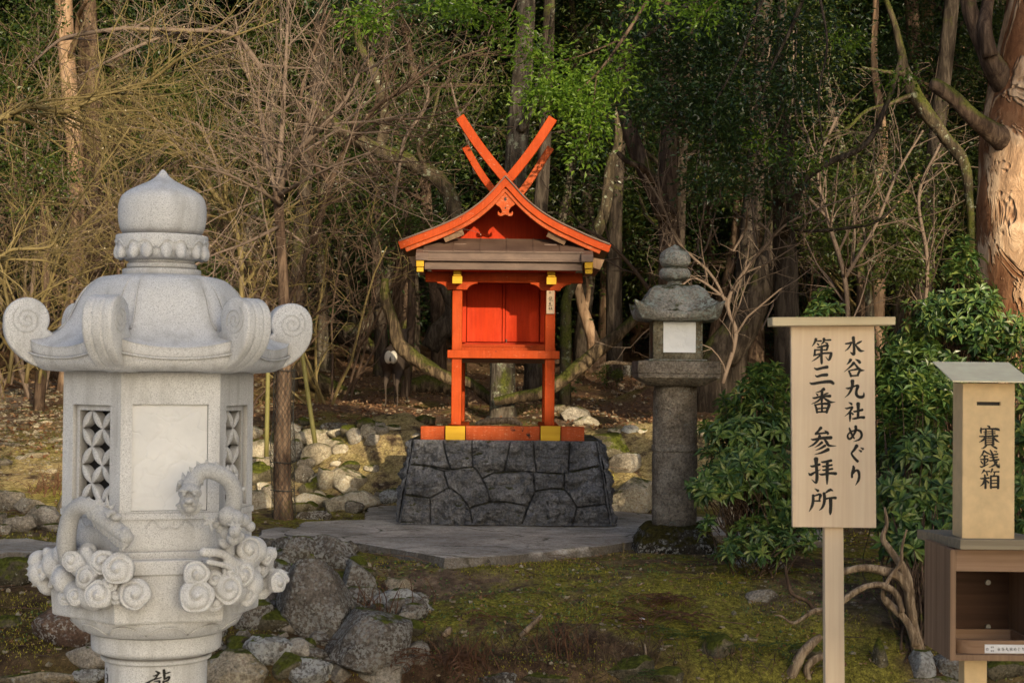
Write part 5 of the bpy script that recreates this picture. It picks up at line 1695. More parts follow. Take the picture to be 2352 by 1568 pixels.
# picture x, y of the centre, width, height, material, label
BO = [
 (571, 997, 26, 28, 'rk_warm', 'small sunlit tan boulder, topmost beside the pale lantern column'), (591, 990, 24, 22, 'rk_warm', 'small round tan boulder between the lantern and the netted trunk'),
 (574, 1035, 32, 46, 'rk_warm', 'tall tan boulder touching the edge of the new granite lantern'), (607, 1037, 52, 50, 'rk_warm', 'flat-faced tan boulder left of the netted trunk'),
 (591, 1064, 52, 26, 'rk_warm', 'low pale boulder between two larger tan ones left of the netted trunk'), (594, 1093, 64, 46, 'rk_moss', 'mossy yellow boulder left of the netted trunk'),
 (604, 1118, 28, 22, 'rk_warm', 'small smooth boulder under the mossy one left of the netted trunk'), (588, 1150, 58, 42, 'rk_warm', 'low broad boulder near the foot of the netted trunk, on its left'),
 (680, 1038, 34, 54, 'rk_dark', 'dark boulder just right of the netted trunk'), (724, 1010, 70, 52, 'rk_warm', 'largest pale sunlit boulder right of the netted trunk'),
 (728, 1046, 58, 52, 'rk_warm', 'slanting tan boulder leaning on the largest sunlit one'), (771, 1022, 42, 26, 'rk_warm', 'wedge-shaped pale boulder right of the largest sunlit one'),
 (815, 1004, 34, 40, 'rk_grey', 'upright grey brown boulder behind the wedge-shaped pale one'), (846, 989, 34, 30, 'rk_warm', 'round tan boulder below the pale log'),
 (864, 977, 34, 22, 'rk_grey', 'grey boulder uppermost of the heap left of the pale log'), (851, 1004, 20, 14, 'rk_warm', 'tiny white stone in the heap left of the pale log'),
 (701, 1091, 34, 46, 'rk_grey', 'narrow grey boulder close right of the netted trunk'), (747, 1102, 42, 56, 'rk_warm', 'tall narrow sunlit boulder tilted to the right'),
 (797, 1104, 68, 60, 'rk_warm', 'bright round sunlit boulder on the slope left of the plinth'), (708, 1123, 38, 44, 'rk_moss', 'half mossy boulder right of the foot of the netted trunk'),
 (714, 1152, 62, 36, 'rk_warm', 'low whitish boulder at the foot of the netted trunk, on its right'), (678, 1150, 20, 20, 'rk_warm', 'small bright stone touching the foot of the netted trunk'),
 (807, 1150, 92, 52, 'rk_warm', 'wide low sunlit boulder behind the big flagstone'), (714, 1182, 66, 26, 'rk_dark', 'dark flat boulder in the moss below the whitish one'),
 (905, 1141, 46, 36, 'rk_white', 'grey and white boulder against the left side of the plinth'), (901, 982, 28, 14, 'rk_warm', 'small tan stone beside the upper end of the pale log'),
 (640, 1010, 34, 40, 'rk_moss', 'mossy boulder behind the netted trunk'), (662, 990, 40, 34, 'rk_dark', 'dark shaded boulder behind the netted trunk'), (770, 985, 60, 30, 'rk_dark', 'dark shaded boulder above the largest sunlit one'),
 (16, 1152, 60, 50, 'rk_grey', 'grey brown boulder at the left edge, upper one'), (68, 1164, 60, 36, 'rk_grey', 'brown boulder behind the long one left of the granite lantern'),
 (92, 1192, 88, 56, 'rk_grey', 'long brown boulder left of the granite lantern'), (48, 1204, 66, 44, 'rk_grey', 'rounded grey boulder in front of the long brown one'),
 (8, 1218, 42, 26, 'rk_grey', 'low boulder at the left edge above the whitish flagstone'), (150, 1156, 30, 44, 'rk_grey', 'boulder half hidden by the carved dragon on the left'),
 (4, 1190, 30, 34, 'rk_grey', 'small boulder cut off by the left edge of the picture'), (120, 1212, 44, 22, 'rk_grey', 'low flat stone at the end of the whitish flagstone'),
 (59, 964, 38, 12, 'rk_warm', 'flat pale stone on the mossy path at left, left one of two'), (100, 969, 34, 14, 'rk_warm', 'flat pale stone on the mossy path at left, right one of two'),
 (84, 1045, 46, 18, 'rk_warm', 'flat tan stone edging the gravel path'), (8, 1062, 34, 18, 'rk_grey', 'grey kerb stone at the left edge of the gravel path'), (50, 1052, 26, 14, 'rk_grey', 'small grey kerb stone beside the gravel path'),
 (20, 1020, 44, 10, 'rk_grey', 'low stone strip on the gravel path'), (130, 1010, 34, 12, 'rk_warm', 'small pale stone beside the roof corner of the granite lantern'), (118, 1082, 22, 12, 'rk_warm', 'tiny pale stone near the dead shrub stump'),
 (85, 1560, 140, 36, 'rk_warm', 'broad flat pale boulder at the bottom left corner'), (198, 1555, 92, 40, 'rk_white', 'pale boulder touching the lantern column at the bottom'),
 (203, 1508, 78, 46, 'rk_grey', 'brown boulder left of the lantern column'), (150, 1432, 150, 110, 'rk_red', 'big reddish boulder with white lichen left of the lantern bowl'),
 (30, 1320, 110, 70, 'rk_moss', 'mossy dark boulder below the whitish flagstone'), (20, 1430, 50, 30, 'rk_moss', 'small mossy stone at the left edge'), (95, 1290, 60, 50, 'rk_dark', 'dark boulder under the carved flame edge'),
 (739, 1262, 66, 58, 'rk_dark', 'dark lichened boulder under the edge of the big flagstone, left one'), (772, 1280, 88, 64, 'rk_dark', 'brown boulder under the edge of the big flagstone, right one'),
 (824, 1332, 62, 100, 'rk_dark', 'tall dark boulder right of the biggest one'), (723, 1392, 138, 190, 'rk_dark', 'biggest dark boulder with white lichen specks in front'),
 (840, 1472, 156, 138, 'rk_dark', 'large smooth brown boulder at the bottom, in front of the small slanted one'), (926, 1390, 116, 66, 'rk_white', 'grey boulder with white patches leaning right'),
 (913, 1350, 56, 40, 'rk_warm', 'pinkish stone behind the grey one with white patches'), (612, 1495, 94, 64, 'rk_white', 'rounded grey boulder right of the lantern column'),
 (544, 1538, 124, 78, 'rk_warm', 'pale sandy boulder at the bottom next to the lantern column'), (723, 1536, 90, 78, 'rk_white', 'white crusted boulder at the bottom edge'),
 (664, 1530, 60, 60, 'rk_moss', 'mossy stone between the sandy and the white crusted boulders'), (876, 1552, 104, 50, 'rk_grey', 'half buried tan boulder at the bottom edge under the large smooth one'),
 (664, 1280, 62, 40, 'rk_dark', 'dark stone below the left flagstone'), (577, 1411, 80, 84, 'rk_dark', 'dark boulder behind the right side of the lantern bowl'),
 (652, 1461, 22, 18, 'rk_grey', 'small round stone leaning on the biggest dark boulder'), (518, 1489, 40, 16, 'rk_grey', 'small flat stone beside the lantern column'),
 (676, 1318, 48, 26, 'rk_dark', 'small dark stone above the biggest dark boulder'), (636, 1424, 74, 64, 'rk_moss', 'rounded mossy boulder left of the biggest dark one'),
 (805, 1420, 44, 72, 'rk_grey', 'grey boulder wedged behind the large smooth brown one'), (616, 1355, 52, 40, 'rk_moss', 'mossy stone beside the right cloud carving'),
 (1392, 1024, 88, 68, 'rk_moss', 'dark mossy boulder right of the plinth, farther up'), (1438, 1063, 78, 48, 'rk_grey', 'brown boulder right of the plinth, below the mossy one'),
 (1455, 1142, 94, 80, 'rk_warm', 'big bright sunlit boulder between the plinth and the old lantern'), (1407, 1168, 30, 24, 'rk_warm', 'small pale stone touching the big bright boulder'),
 (1286, 941, 32, 24, 'rk_warm', 'small tan boulder seen right of the right shrine post'), (1316, 950, 66, 40, 'rk_grey', 'smooth grey tan boulder by the stream right of the shrine posts'),
 (1347, 968, 50, 24, 'rk_warm', 'pale boulder in front of the smooth grey tan one'), (1415, 988, 30, 14, 'rk_warm', 'small pale stone on the moss, left one of the row'), (1447, 986, 44, 18, 'rk_white', 'pointed whitish stone in the row on the moss'),
 (1474, 990, 26, 12, 'rk_warm', 'tiny pale stone next to the old lantern column, on its left'), (1608, 919, 24, 30, 'rk_grey', 'round grey boulder right of the old lantern column'), (1612, 992, 32, 22, 'rk_warm', 'pale stone right of the old lantern column'),
 (1436, 853, 36, 34, 'rk_dark', 'dark boulder under the deer'), (1747, 1292, 84, 36, 'rk_white', 'whitish boulder under the glossy shrub'), (1751, 1368, 56, 28, 'rk_grey', 'grey stone left of the notice board post'),
 (1770, 1212, 40, 22, 'rk_warm', 'pale stone on the flagstone behind the shrub'), (1450, 1545, 104, 70, 'rk_moss', 'mossy boulder at the bottom right of the bank'), (1530, 1552, 62, 46, 'rk_moss', 'smaller mossy boulder at the bottom of the bank'),
 (1646, 1486, 60, 56, 'rk_moss', 'dark mossy stone in the bank left of the pale roots'), (2117, 1530, 62, 76, 'rk_white', 'rugged grey white boulder under the shelf box'),
 (2185, 1532, 90, 62, 'rk_dark', 'dark boulder right of the rugged grey white one'), (2021, 1507, 28, 76, 'rk_moss', 'upright mossy stone right of the notice board post'), (2120, 1384, 38, 56, 'rk_moss', 'mossy stone behind the leaning shrub trunk'),
 (2166, 1566, 130, 24, 'rk_grey', 'flat stone at the bottom beside the shelf box post'), (2320, 1540, 90, 60, 'rk_moss', 'mossy stone at the lower right corner'),
 (1850, 1500, 60, 40, 'rk_moss', 'mossy stone left of the notice board post at the bottom'), (1265, 1560, 110, 40, 'rk_moss', 'mossy lump at the bottom centre of the bank'), (1150, 1560, 90, 30, 'rk_dark', 'dark stone at the bottom centre'),
 (690, 1250, 60, 34, 'rk_dark', 'dark stone wedged beneath the left flagstone'), (860, 1405, 50, 40, 'rk_dark', 'dark stone behind the reddish stalks'), (930, 1440, 70, 44, 'rk_moss', 'mossy stone right of the large smooth brown boulder'),
 (770, 1340, 60, 50, 'rk_moss', 'mossy stone between the tall and the biggest dark boulders'), (600, 1310, 70, 50, 'rk_dark', 'dark stone behind the right cloud carving'), (560, 1360, 60, 50, 'rk_dark', 'shaded stone close behind the lantern bowl'),
 (690, 1490, 60, 44, 'rk_grey', 'grey stone under the biggest dark boulder'), (780, 1545, 60, 50, 'rk_grey', 'grey stone at the bottom between the white crusted and the smooth brown boulders'), (480, 1480, 60, 40, 'rk_dark', 'dark stone in the gap beside the lantern neck'),
 (960, 1000, 40, 16, 'rk_warm', 'tan stone on the sunlit slope under the pale log'), (1690, 1040, 40, 20, 'rk_warm', 'pale stone glimpsed through the glossy shrub'), (1700, 1175, 110, 60, 'rk_grey', 'brown boulder behind the glossy shrub'),
]
for i, (px, py, w, h, mt, lab) in enumerate(BO):
    front = 9.3
    g = hit(px, py + h * .40)
    d = g.y
    if 1225 < py < 1300 and px < 900: d = 11.25
    s = d / F
    k_ = 1.34 if py > 1250 else 1.22 + .2 * (py > 960 and 500 < px < 930)
    ww, hh = w * s * k_, h * s * 1.22
    dp = min(ww, hh * 1.3) * .9 + .04
    c = W(px, py, d + dp * .25)
    hh2 = hh * 1.12
    if c.z - hh2 / 2 > g.z: hh2 = (c.z + hh / 2 - g.z) + .03
    sub = 5 if w > 85 else 4 if w > 36 else 3
    v, t = boulder_mesh(ww * 1.05, dp, hh2, i * 7 + 3, sub)
    b = MB(); top = W(px, py - h * .57, d).z
    b.add(v + np.array([c.x, c.y, top - hh2 / 2]), None, t)
    if mt == 'rk_warm' and 960 < py < 1190 and px > 500: mt = 'rk_warm_lit'  # boulders in the sun patch take the brightened lit copy
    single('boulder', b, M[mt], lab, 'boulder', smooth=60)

rgf = random.Random(12)
for i in range(80):
    px, py = rgf.uniform(470, 960), rgf.uniform(1262, 1562)
    if px > 860 and py < 1360: continue
    g = hit(px, py); w = rgf.uniform(40, 84) * g.y / F
    v, t = boulder_mesh(w, w * .8, w * rgf.uniform(.6, .95), 900 + i, 3)
    b = MB(); b.add(v + np.array([g.x, g.y + .05, g.z + w * .24]), None, t)
    single('boulder', b, M[rgf.choice(('rk_dark', 'rk_dark', 'rk_grey', 'rk_moss'))], 'small stone wedged between the larger boulders of the foreground heap', 'boulder', 'small stones between the foreground boulders', smooth=60)
for i in range(56):
    px, py = rgf.uniform(560, 880), rgf.uniform(975, 1185)
    g = hit(px, py); w = rgf.uniform(22, 52) * g.y / F
    v, t = boulder_mesh(w, w * .8, w * rgf.uniform(.6, .95), 950 + i, 3)
    b = MB(); b.add(v + np.array([g.x, g.y + .05, g.z + w * .25]), None, t)
    single('boulder', b, M[rgf.choice(('rk_warm_lit', 'rk_grey', 'rk_warm_lit', 'rk_moss'))], 'small stone lying among the boulders behind the flagstone at left', 'boulder', 'small stones among the boulders left of the plinth', smooth=60)

# ------------------------------------------------------------------ plants
def unit(v): v = np.asarray(v, float); return v / (np.linalg.norm(v, axis=-1, keepdims=True) + 1e-9)


def leaves(b, P, D, Nn, L, Wd, fold=.25, droop=.0, two=True):
    """P base points, D directions, Nn normals (arrays), L length, Wd width"""
    P = np.asarray(P, float); D = unit(D); S = unit(np.cross(D, Nn)); U = np.cross(S, D)
    n_ = len(P)
    L = np.broadcast_to(np.asarray(L, float), (n_,))[:, None]; Wd = np.broadcast_to(np.asarray(Wd, float), (n_,))[:, None]
    T = P + D * L - U * L * droop
    if two:
        C = P + D * L * .5 - U * L * droop * .3
        A_ = P + D * L * .55 + S * Wd / 2 + U * Wd * fold - U * L * droop * .3
        B_ = P + D * L * .55 - S * Wd / 2 + U * Wd * fold - U * L * droop * .3
        v = np.stack([P, A_, T, C, B_], 1).reshape(-1, 3)
        k = np.arange(n_)[:, None] * 5
        b.add(v, np.concatenate([k + [0, 1, 2, 3], k + [0, 3, 2, 4]]))
    else:
        A_ = P + D * L * .5 + S * Wd / 2 + U * Wd * fold; B_ = P + D * L * .5 - S * Wd / 2 + U * Wd * fold
        v = np.stack([P, A_, T, B_], 1).reshape(-1, 3)
        k = np.arange(n_)[:, None] * 4
        b.add(v, k + [0, 1, 2, 3])


def rdir(n_, up=0.0, rs=nr):
    d = rs.normal(size=(n_, 3)); d[:, 2] += up; return unit(d)


def sprays(b, tips, per, spread, L, Wd, rs=nr, droop=.15, up=.25, out=None):
    """tufts of leaves round each tip"""
    tips = np.asarray(tips, float)
    n_ = len(tips) * per
    C = np.repeat(tips, per, 0)
    off = rs.normal(size=(n_, 3)) * spread * np.array([1, 1, .55])
    P = C + off
    D = unit(off + rdir(n_, 0, rs) * spread * .9)
    Nn = unit(rdir(n_, 1.1, rs) + np.array([0, 0, up]))
    leaves(b, P, D, Nn, L * rs.uniform(.7, 1.25, n_), Wd * rs.uniform(.75, 1.2, n_), droop=droop, two=False)


def grow(b, p, v, L, r, lv, rg, prm, tips, allpts=None):
    n_ = prm['seg'][lv]; pts = [p]; step = L / n_; vv = Vector(v)
    for i in range(n_):
        vv = (vv + Vector((rg.gauss(0, 1), rg.gauss(0, 1), rg.gauss(0, 1))) * prm['wob'][lv] + Vector((0, 0, prm['up'][lv]))).normalized()
        pts.append(pts[-1] + vv * step)
    tp = prm['taper'][lv]
    rad = [r * (1 - (1 - tp) * i / n_) for i in range(n_ + 1)]
    b.tube(pts, rad, prm['sides'][lv], cap=False)
    if allpts is not None and lv >= prm['max'] - 1: allpts.extend(pts[1:])
    if lv < prm['max']:
        k = prm['kids'][lv]
        for j in range(k):
            t = prm['t0'][lv] + (1 - prm['t0'][lv]) * (j + rg.random()) / k
            f = t * n_; i = min(n_ - 1, int(f)); q = pts[i].lerp(pts[i + 1], f - i)
            ax = (pts[i + 1] - pts[i]).normalized()
            per = ax.cross(Vector((rg.gauss(0, 1), rg.gauss(0, 1), rg.gauss(0, 1)))).normalized()
            ang = R(rg.uniform(*prm['ang'][lv]))
            nv = (ax * math.cos(ang) + per * math.sin(ang)); nv.z += prm.get('lift', 0)
            grow(b, q, nv.normalized(), L * prm['ratio'][lv] * (1.15 - .45 * t) * rg.uniform(.75, 1.2), max(prm['minr'], r * (1 - (1 - tp) * t) * prm['rr'][lv]), lv + 1, rg, prm, tips, allpts)
    else:
        tips.append(pts[-1])


PT = dict(max=4, seg=[6, 5, 5, 4, 3], wob=[.10, .16, .18, .2, .2], up=[.05, .03, .02, .01, 0], taper=[.45, .4, .4, .4, .4], sides=[8, 6, 4, 3, 3],
          kids=[7, 5, 5, 4, 0], t0=[.3, .25, .15, .1, 0], ang=[(25, 60), (25, 65), (25, 60), (25, 60), (0, 1)], ratio=[.55, .6, .55, .5, .5], rr=[.5, .5, .5, .6, .6], minr=.0022)


def pxpath(path, d=None):
    """(px,py,r_px[,d]) -> world points and radii"""
    P, Rr = [], []
    for p in path:
        dd = p[3] if len(p) > 3 else d
        w_ = W(p[0], p[1], dd); P.append([w_.x, w_.y, w_.z, p[2] * dd / F])
    C = crom(P, 5)
    return C[:, :3], np.maximum(C[:, 3], .001)


def to_ground(path, d=None):
    """the first point of the path is carried down into the soil"""
    P, Rr = pxpath(path, d)
    g = Hs(P[0][0], P[0][1])
    if P[0][2] > g - .1:
        n_ = max(2, int((P[0][2] - g) / .4) + 2)
        add = [[P[0][0], P[0][1], z] for z in np.linspace(g - .15, P[0][2], n_)[:-1]]
        Rr = np.concatenate([[Rr[0] * 1.35], np.full(len(add) - 1, Rr[0] * 1.08), Rr]) if len(add) > 0 else Rr
        P = np.concatenate([np.array(add), P])
    return P, Rr


def tree(name, label, cat, trunk, mat, limbs=(), d=None, crown=None, group=None, twigs=None, sides=20, rough=.12, limbmat=None):
    P, Rr = to_ground(trunk, d)
    T = thing(name, label, cat, (P[0][0], P[0][1], Hs(P[0][0], P[0][1])), group)
    b = MB(); b.tube(P, Rr, sides, rough=rough, seed=int(abs(P[0][0] * 100)) % 60)
    part('trunk', b, M[mat], T, smooth=180)
    for L in limbs:
        Q, Rq = pxpath(L, d); b = MB(); b.tube(Q, Rq, 10, rough=rough, seed=3); part('limb', b, M[limbmat or mat], T, smooth=180)
    return T


def ellipse_pts(px, py, rx, ry, d, dd, n_, rs=nr, shell=.3):
    """random points in a flattened ball seen at a picture position"""
    out = []
    s = d / F
    c = W(px, py, d)
    v = unit(rs.normal(size=(n_, 3))); rad = rs.uniform(shell, 1, n_) ** .5
    return np.array(list(c)) + v * rad[:, None] * np.array([rx * s, dd, ry * s])


# distinct trees ----------------------------------------------------------------
tree('tree', 'tan trunk at the left, leftmost and nearest of three bare tall trunks', 'tree', [(150, 903, 20, 24.5), (170, 700, 19, 24.5), (176, 430, 19, 24.5), (160, 210, 19, 24.5), (148, 40, 20, 24.5), (140, -160, 18, 24.5)], 'bk_tan', [[(160, 130, 6, 24.4), (175, 90, 6, 24), (180, 40, 5, 23.6), (200, 0, 4, 23), (215, -30, 3, 23)]])
tree('tree', 'tan trunk at the left, middle one of three tall trunks', 'tree', [(192, 870, 19, 29), (194, 600, 18, 29), (200, 330, 18, 29), (196, 180, 18, 29), (203, 0, 18, 29), (205, -150, 16, 29)], 'bk_tan')
tree('tree', 'brown trunk at the left, right one of three tall trunks', 'tree', [(262, 860, 18, 33), (268, 500, 17, 33), (266, 200, 17, 33), (275, -120, 16, 33)], 'bk_brown')
tree('tree', 'dark mottled trunk left of the shrine with a spreading foot', 'tree', [(744, 826, 19, 31), (742, 790, 14, 31), (742, 700, 12, 31), (735, 560, 11, 31), (742, 400, 10, 31), (760, -50, 9, 31)], 'bk_grey')
tree('tree', 'grey trunk rising straight behind the shrine, its foot seen between the posts', 'tree', [(1156, 960, 33, 20.3), (1155, 900, 30, 20.3), (1156, 700, 28, 20.3), (1178, 480, 27, 20.3), (1190, 300, 25, 20.3), (1204, 100, 22, 20.3), (1212, -80, 20, 20.3)], 'bk_grey',
     [[(1195, 300, 12, 20.2), (1225, 240, 9, 20), (1240, 180, 8, 19.8), (1262, 100, 6, 19.5), (1270, 20, 5, 19.2)]])
tree('tree', 'dark trunk behind the right shrine post', 'tree', [(1228, 880, 26, 24), (1228, 780, 22, 24), (1232, 600, 18, 24), (1250, 350, 15, 24), (1262, 0, 13, 24)], 'bk_dark')
tw = tree('twin_tree', 'forked dark brown tree rising right behind the old lantern', 'tree', [(1538, 840, 26, 18.5), (1537, 560, 24, 18.5), (1532, 430, 24, 18.5), (1540, 250, 20, 18.5), (1528, 60, 18, 18.5), (1520, -120, 16, 18.5)], 'bk_brown',
          [[(1534, 500, 24, 18.4), (1500, 430, 22, 18.4), (1462, 345, 19, 18.4), (1437, 270, 16, 18.4), (1424, 190, 14, 18.4), (1440, 90, 12, 18.4), (1450, -60, 9, 18.4)],
           [(1500, 420, 10, 18.3), (1475, 385, 8, 18), (1440, 370, 7, 18), (1418, 350, 5, 18)]])
tree('tree', 'thick dark trunk left of the notice board', 'tree', [(1812, 840, 32, 17.5), (1806, 700, 29, 17.5), (1803, 560, 27, 17.5), (1796, 450, 22, 17.5), (1806, 330, 17, 17.5), (1790, 200, 13, 17.5), (1800, -60, 9, 17.5)], 'bk_dark',
     [[(1800, 540, 14, 17.4), (1822, 470, 12, 17.2), (1850, 410, 10, 17), (1900, 375, 8, 17), (1990, 330, 7, 17), (2040, 230, 6, 17), (2070, 130, 5, 17)], [(1800, 470, 9, 17.4), (1775, 400, 8, 17), (1772, 300, 7, 17), (1750, 180, 5, 17)],
      [(1800, 520, 6, 17.3), (1850, 530, 5, 17), (1930, 525, 5, 17), (2010, 510, 4, 17), (2060, 470, 3, 17)]])
tree('tree', 'slim pale trunk in the wood above the notice board', 'tree', [(2015, 760, 16, 26), (2018, 600, 15, 26), (2010, 450, 13, 26), (2030, 330, 10, 26), (2008, 150, 8, 26), (2012, 0, 7, 26), (2005, -120, 6, 26)], 'bk_tan', [[(2018, 520, 6, 26), (2060, 470, 5, 26), (2110, 400, 4, 26)]])
tree('leaning_tree', 'massive dark trunk leaning right beside the old lantern', 'tree', [(1640, 830, 44, 21.5), (1690, 770, 40, 21.5), (1735, 690, 34, 21.5), (1765, 590, 26, 21.5), (1790, 480, 18, 21.5), (1800, 300, 12, 21.5)], 'bk_dark')
tree('crooked_tree', 'crooked lichen-spotted limb sweeping up to the left of the shrine finials', 'tree', [(1056, 850, 16, 22), (1052, 650, 17, 22), (1050, 560, 18, 22), (1040, 470, 18, 22), (1005, 410, 18, 22), (940, 372, 18, 22), (870, 345, 17, 22), (800, 308, 14, 22), (745, 262, 10, 22), (700, 215, 7, 22)], 'bk_moss',
     [[(868, 345, 14, 22), (884, 290, 13, 22), (876, 215, 12, 22), (852, 150, 11, 22), (826, 105, 9, 22), (815, 30, 7, 22)], [(985, 400, 6, 22), (960, 340, 4, 21.8), (990, 280, 4, 21.6), (1010, 200, 3, 21.6)]], rough=.22)
tree('tree', 'pale sunlit leaning trunk between the shrine and the old lantern', 'tree', [(1372, 815, 24, 31), (1362, 780, 15, 31), (1348, 735, 13, 31), (1334, 690, 11, 31), (1318, 600, 9, 31), (1300, 420, 7, 31)], 'bk_tan', [[(1345, 720, 6, 31), (1352, 660, 5, 31), (1340, 600, 4, 31)]])
tree('tree', 'dark slim trunk behind the deer', 'tree', [(1400, 790, 9, 33), (1404, 650, 8, 33), (1398, 300, 7, 33), (1402, -50, 6, 33)], 'bk_dark')
tree('tree', 'mossy bent trunk right of the shrine roof', 'tree', [(1300, 690, 12, 23), (1335, 600, 13, 23), (1372, 530, 14, 23), (1392, 470, 13, 23), (1402, 380, 12, 23), (1420, 330, 10, 23), (1415, 240, 8, 23)], 'bk_moss')
bt = tree('big_tree', 'huge flaking orange brown trunk at the right edge', 'tree', [(2420, 900, 175, 14), (2408, 760, 158, 14), (2395, 560, 150, 14), (2385, 400, 138, 14), (2385, 300, 128, 14), (2392, 150, 108, 14), (2415, 0, 100, 14), (2450, -250, 95, 14)], 'bk_plate',
          [[(2400, 380, 70, 14), (2335, 345, 40, 13.9), (2300, 318, 29, 13.75), (2270, 298, 24, 13.7), (2235, 270, 20, 13.6), (2190, 225, 18, 13.6), (2148, 196, 17, 13.6), (2136, 190, 9, 13.6)],
           [(2395, 290, 70, 14), (2340, 230, 42, 13.95), (2300, 180, 31, 13.85), (2280, 150, 27, 13.8), (2262, 110, 22, 13.8), (2240, 60, 20, 13.8), (2222, 0, 18, 13.8), (2205, -100, 15, 13.8)],
           [(2275, 130, 18, 13.7), (2262, 70, 17, 13.7), (2268, 10, 14, 13.8), (2280, -80, 12, 13.9)]], sides=48, rough=.07)
for lb in [c for c in bt.children if c.name.startswith('limb')]: lb.data.materials[0] = M['bk_brown']
tree('broken_tree', 'splintered mossy snag in front of the wood at the right', 'tree', [(2230, 500, 8, 19), (2215, 380, 13, 19), (2170, 315, 14, 19), (2135, 270, 16, 19), (2100, 215, 17, 19), (2080, 165, 12, 19), (2070, 120, 10, 19), (2050, 40, 7, 19), (2010, -60, 5, 19)], 'bk_moss',
     [[(2100, 215, 6, 19), (2040, 240, 5, 18.8), (1990, 255, 4, 18.6), (1940, 300, 4, 18.4), (1880, 320, 3, 18.4)], [(2085, 170, 7, 19), (2030, 165, 5, 18.8), (1980, 155, 3, 18.6)]], rough=.3)
# logs and roots
def log(name, label, path, mat, d=None, sides=16, rough=.28, cat='log', n2=None):
    P, Rr = pxpath(path, d); b = MB(); b.tube(P, Rr, sides, rough=rough, seed=len(label))
    return single(name, b, M[mat], label, cat, smooth=180)


log('fallen_tree', 'curving split trunk running down to the left shrine post', [(884, 640, 9), (886, 689, 12), (902, 738, 14), (915, 788, 16), (952, 823, 17), (995, 849, 15), (1034, 869, 14), (1080, 880, 12), (1112, 905, 12), (1132, 925, 10)], 'bk_log', 21)
log('fallen_tree', 'bare trunk slanting up to the right between the right shrine post and the old lantern', [(1135, 922, 10), (1190, 912, 12), (1240, 902, 14), (1285, 878, 15), (1335, 838, 16), (1390, 792, 15), (1440, 748, 13), (1475, 715, 10), (1520, 660, 6)], 'bk_log', 20)
log('fallen_log', 'long mossy log lying across the leaf-strewn ground left of the shrine', [(665, 815, 14), (690, 838, 19), (722, 872, 20), (790, 903, 16), (850, 915, 13), (900, 905, 16), (940, 893, 22), (1000, 886, 24), (1050, 884, 20)], 'bk_log', 24.5, 20, .35)
log('fallen_log', 'pale log on the sunlit slope left of the plinth', [(842, 1056, 11), (868, 1030, 14), (905, 1002, 13), (940, 982, 12), (970, 966, 12), (1000, 968, 9)], 'bk_log', 16.9)
log('driftwood', 'pale gnarled driftwood behind the shrine base beam', [(1092, 974, 4), (1115, 968, 7), (1150, 966, 8), (1180, 968, 8), (1200, 976, 4)], 'bk_root', 16.6, 10, .4, 'driftwood')
log('root', 'dark arching root in the shade behind the left shrine post', [(985, 800, 22), (1010, 760, 26), (1035, 740, 24), (1040, 700, 18), (1010, 640, 12)], 'bk_dark', 25, 14, .3, 'root')
log('dead_tree', 'dark hollow trunk lying under the trees left of the shrine', [(745, 770, 12), (775, 762, 20), (810, 775, 24), (845, 795, 18), (860, 800, 10)], 'bk_dark', 32, 14, .35)
log('dead_tree', 'dead mottled trunk leaning in the shade left of the shrine', [(800, 775, 9), (840, 745, 13), (870, 710, 16), (880, 670, 14), (900, 600, 10)], 'bk_grey', 31, 14, .2)
rgb = random.Random(5)
for k in range(9):
    x = rgb.uniform(1385, 1485); y = rgb.uniform(872, 905); pa = [(x, y, 4.5, 23.2)]
    for j in range(4): x += rgb.uniform(-16, 18); y += rgb.uniform(3, 10); pa.append((x, y, 4 - j * .7, 23.2 - j * .15))
    P, Rr = pxpath(pa); b = MB(); b.tube(P, Rr, 6, rough=.3, seed=k); single('root', b, M['bk_root'], 'pale gnarled root in the earth bank left of the old lantern', 'root', 'roots in the earth bank left of the old lantern', smooth=180)
log('branch', 'thin forked dead branch on the ground right of the shrine posts', [(1370, 845, 3), (1400, 833, 5), (1440, 835, 4), (1475, 838, 3)], 'bk_root', 27, 6, .2, 'branch')


# shrubs --------------------------------------------------------------------
def z5(x, y): return 1780 + x / 2.1446 / 1.7415, 1148.4 + y / 2.1446 / 1.7415


def z5p(path, d=10.0): return [(*z5(x, y), r_ / 3.735, d) for x, y, r_ in path]


def whorls(b, C, axis, Ls, per=8, rs=nr, droop=.35):
    n_ = len(C)
    a = unit(axis)
    ref = np.where(np.abs(a[:, 2:]) > .9, np.array([[1., 0, 0]]), np.array([[0., 0, 1.]]))
    s = unit(np.cross(a, ref)); t = np.cross(a, s)
    for ringi, (m_, el, sc_) in enumerate(((per, .12, 1.0), (5, .75, .75))):
        for k in range(m_):
            ph = k * 2 * math.pi / m_ + rs.uniform(0, 6.28, n_) * .15 + ringi * .4
            e_ = el + rs.uniform(-.35, .3, n_)
            D = (s * np.cos(ph)[:, None] + t * np.sin(ph)[:, None]) * np.cos(e_)[:, None] + a * np.sin(e_)[:, None]
            L = Ls * sc_ * rs.uniform(.75, 1.15, n_)
            keep = rs.uniform(size=n_) > .08
            P = C + a * .012 * ringi
            leaves(b, P[keep], D[keep], (a + rdir(n_, 0, rs) * .25)[keep], L[keep], (L * .36)[keep], fold=.3, droop=droop * rs.uniform(.5, 1.6, n_)[keep][:, None])


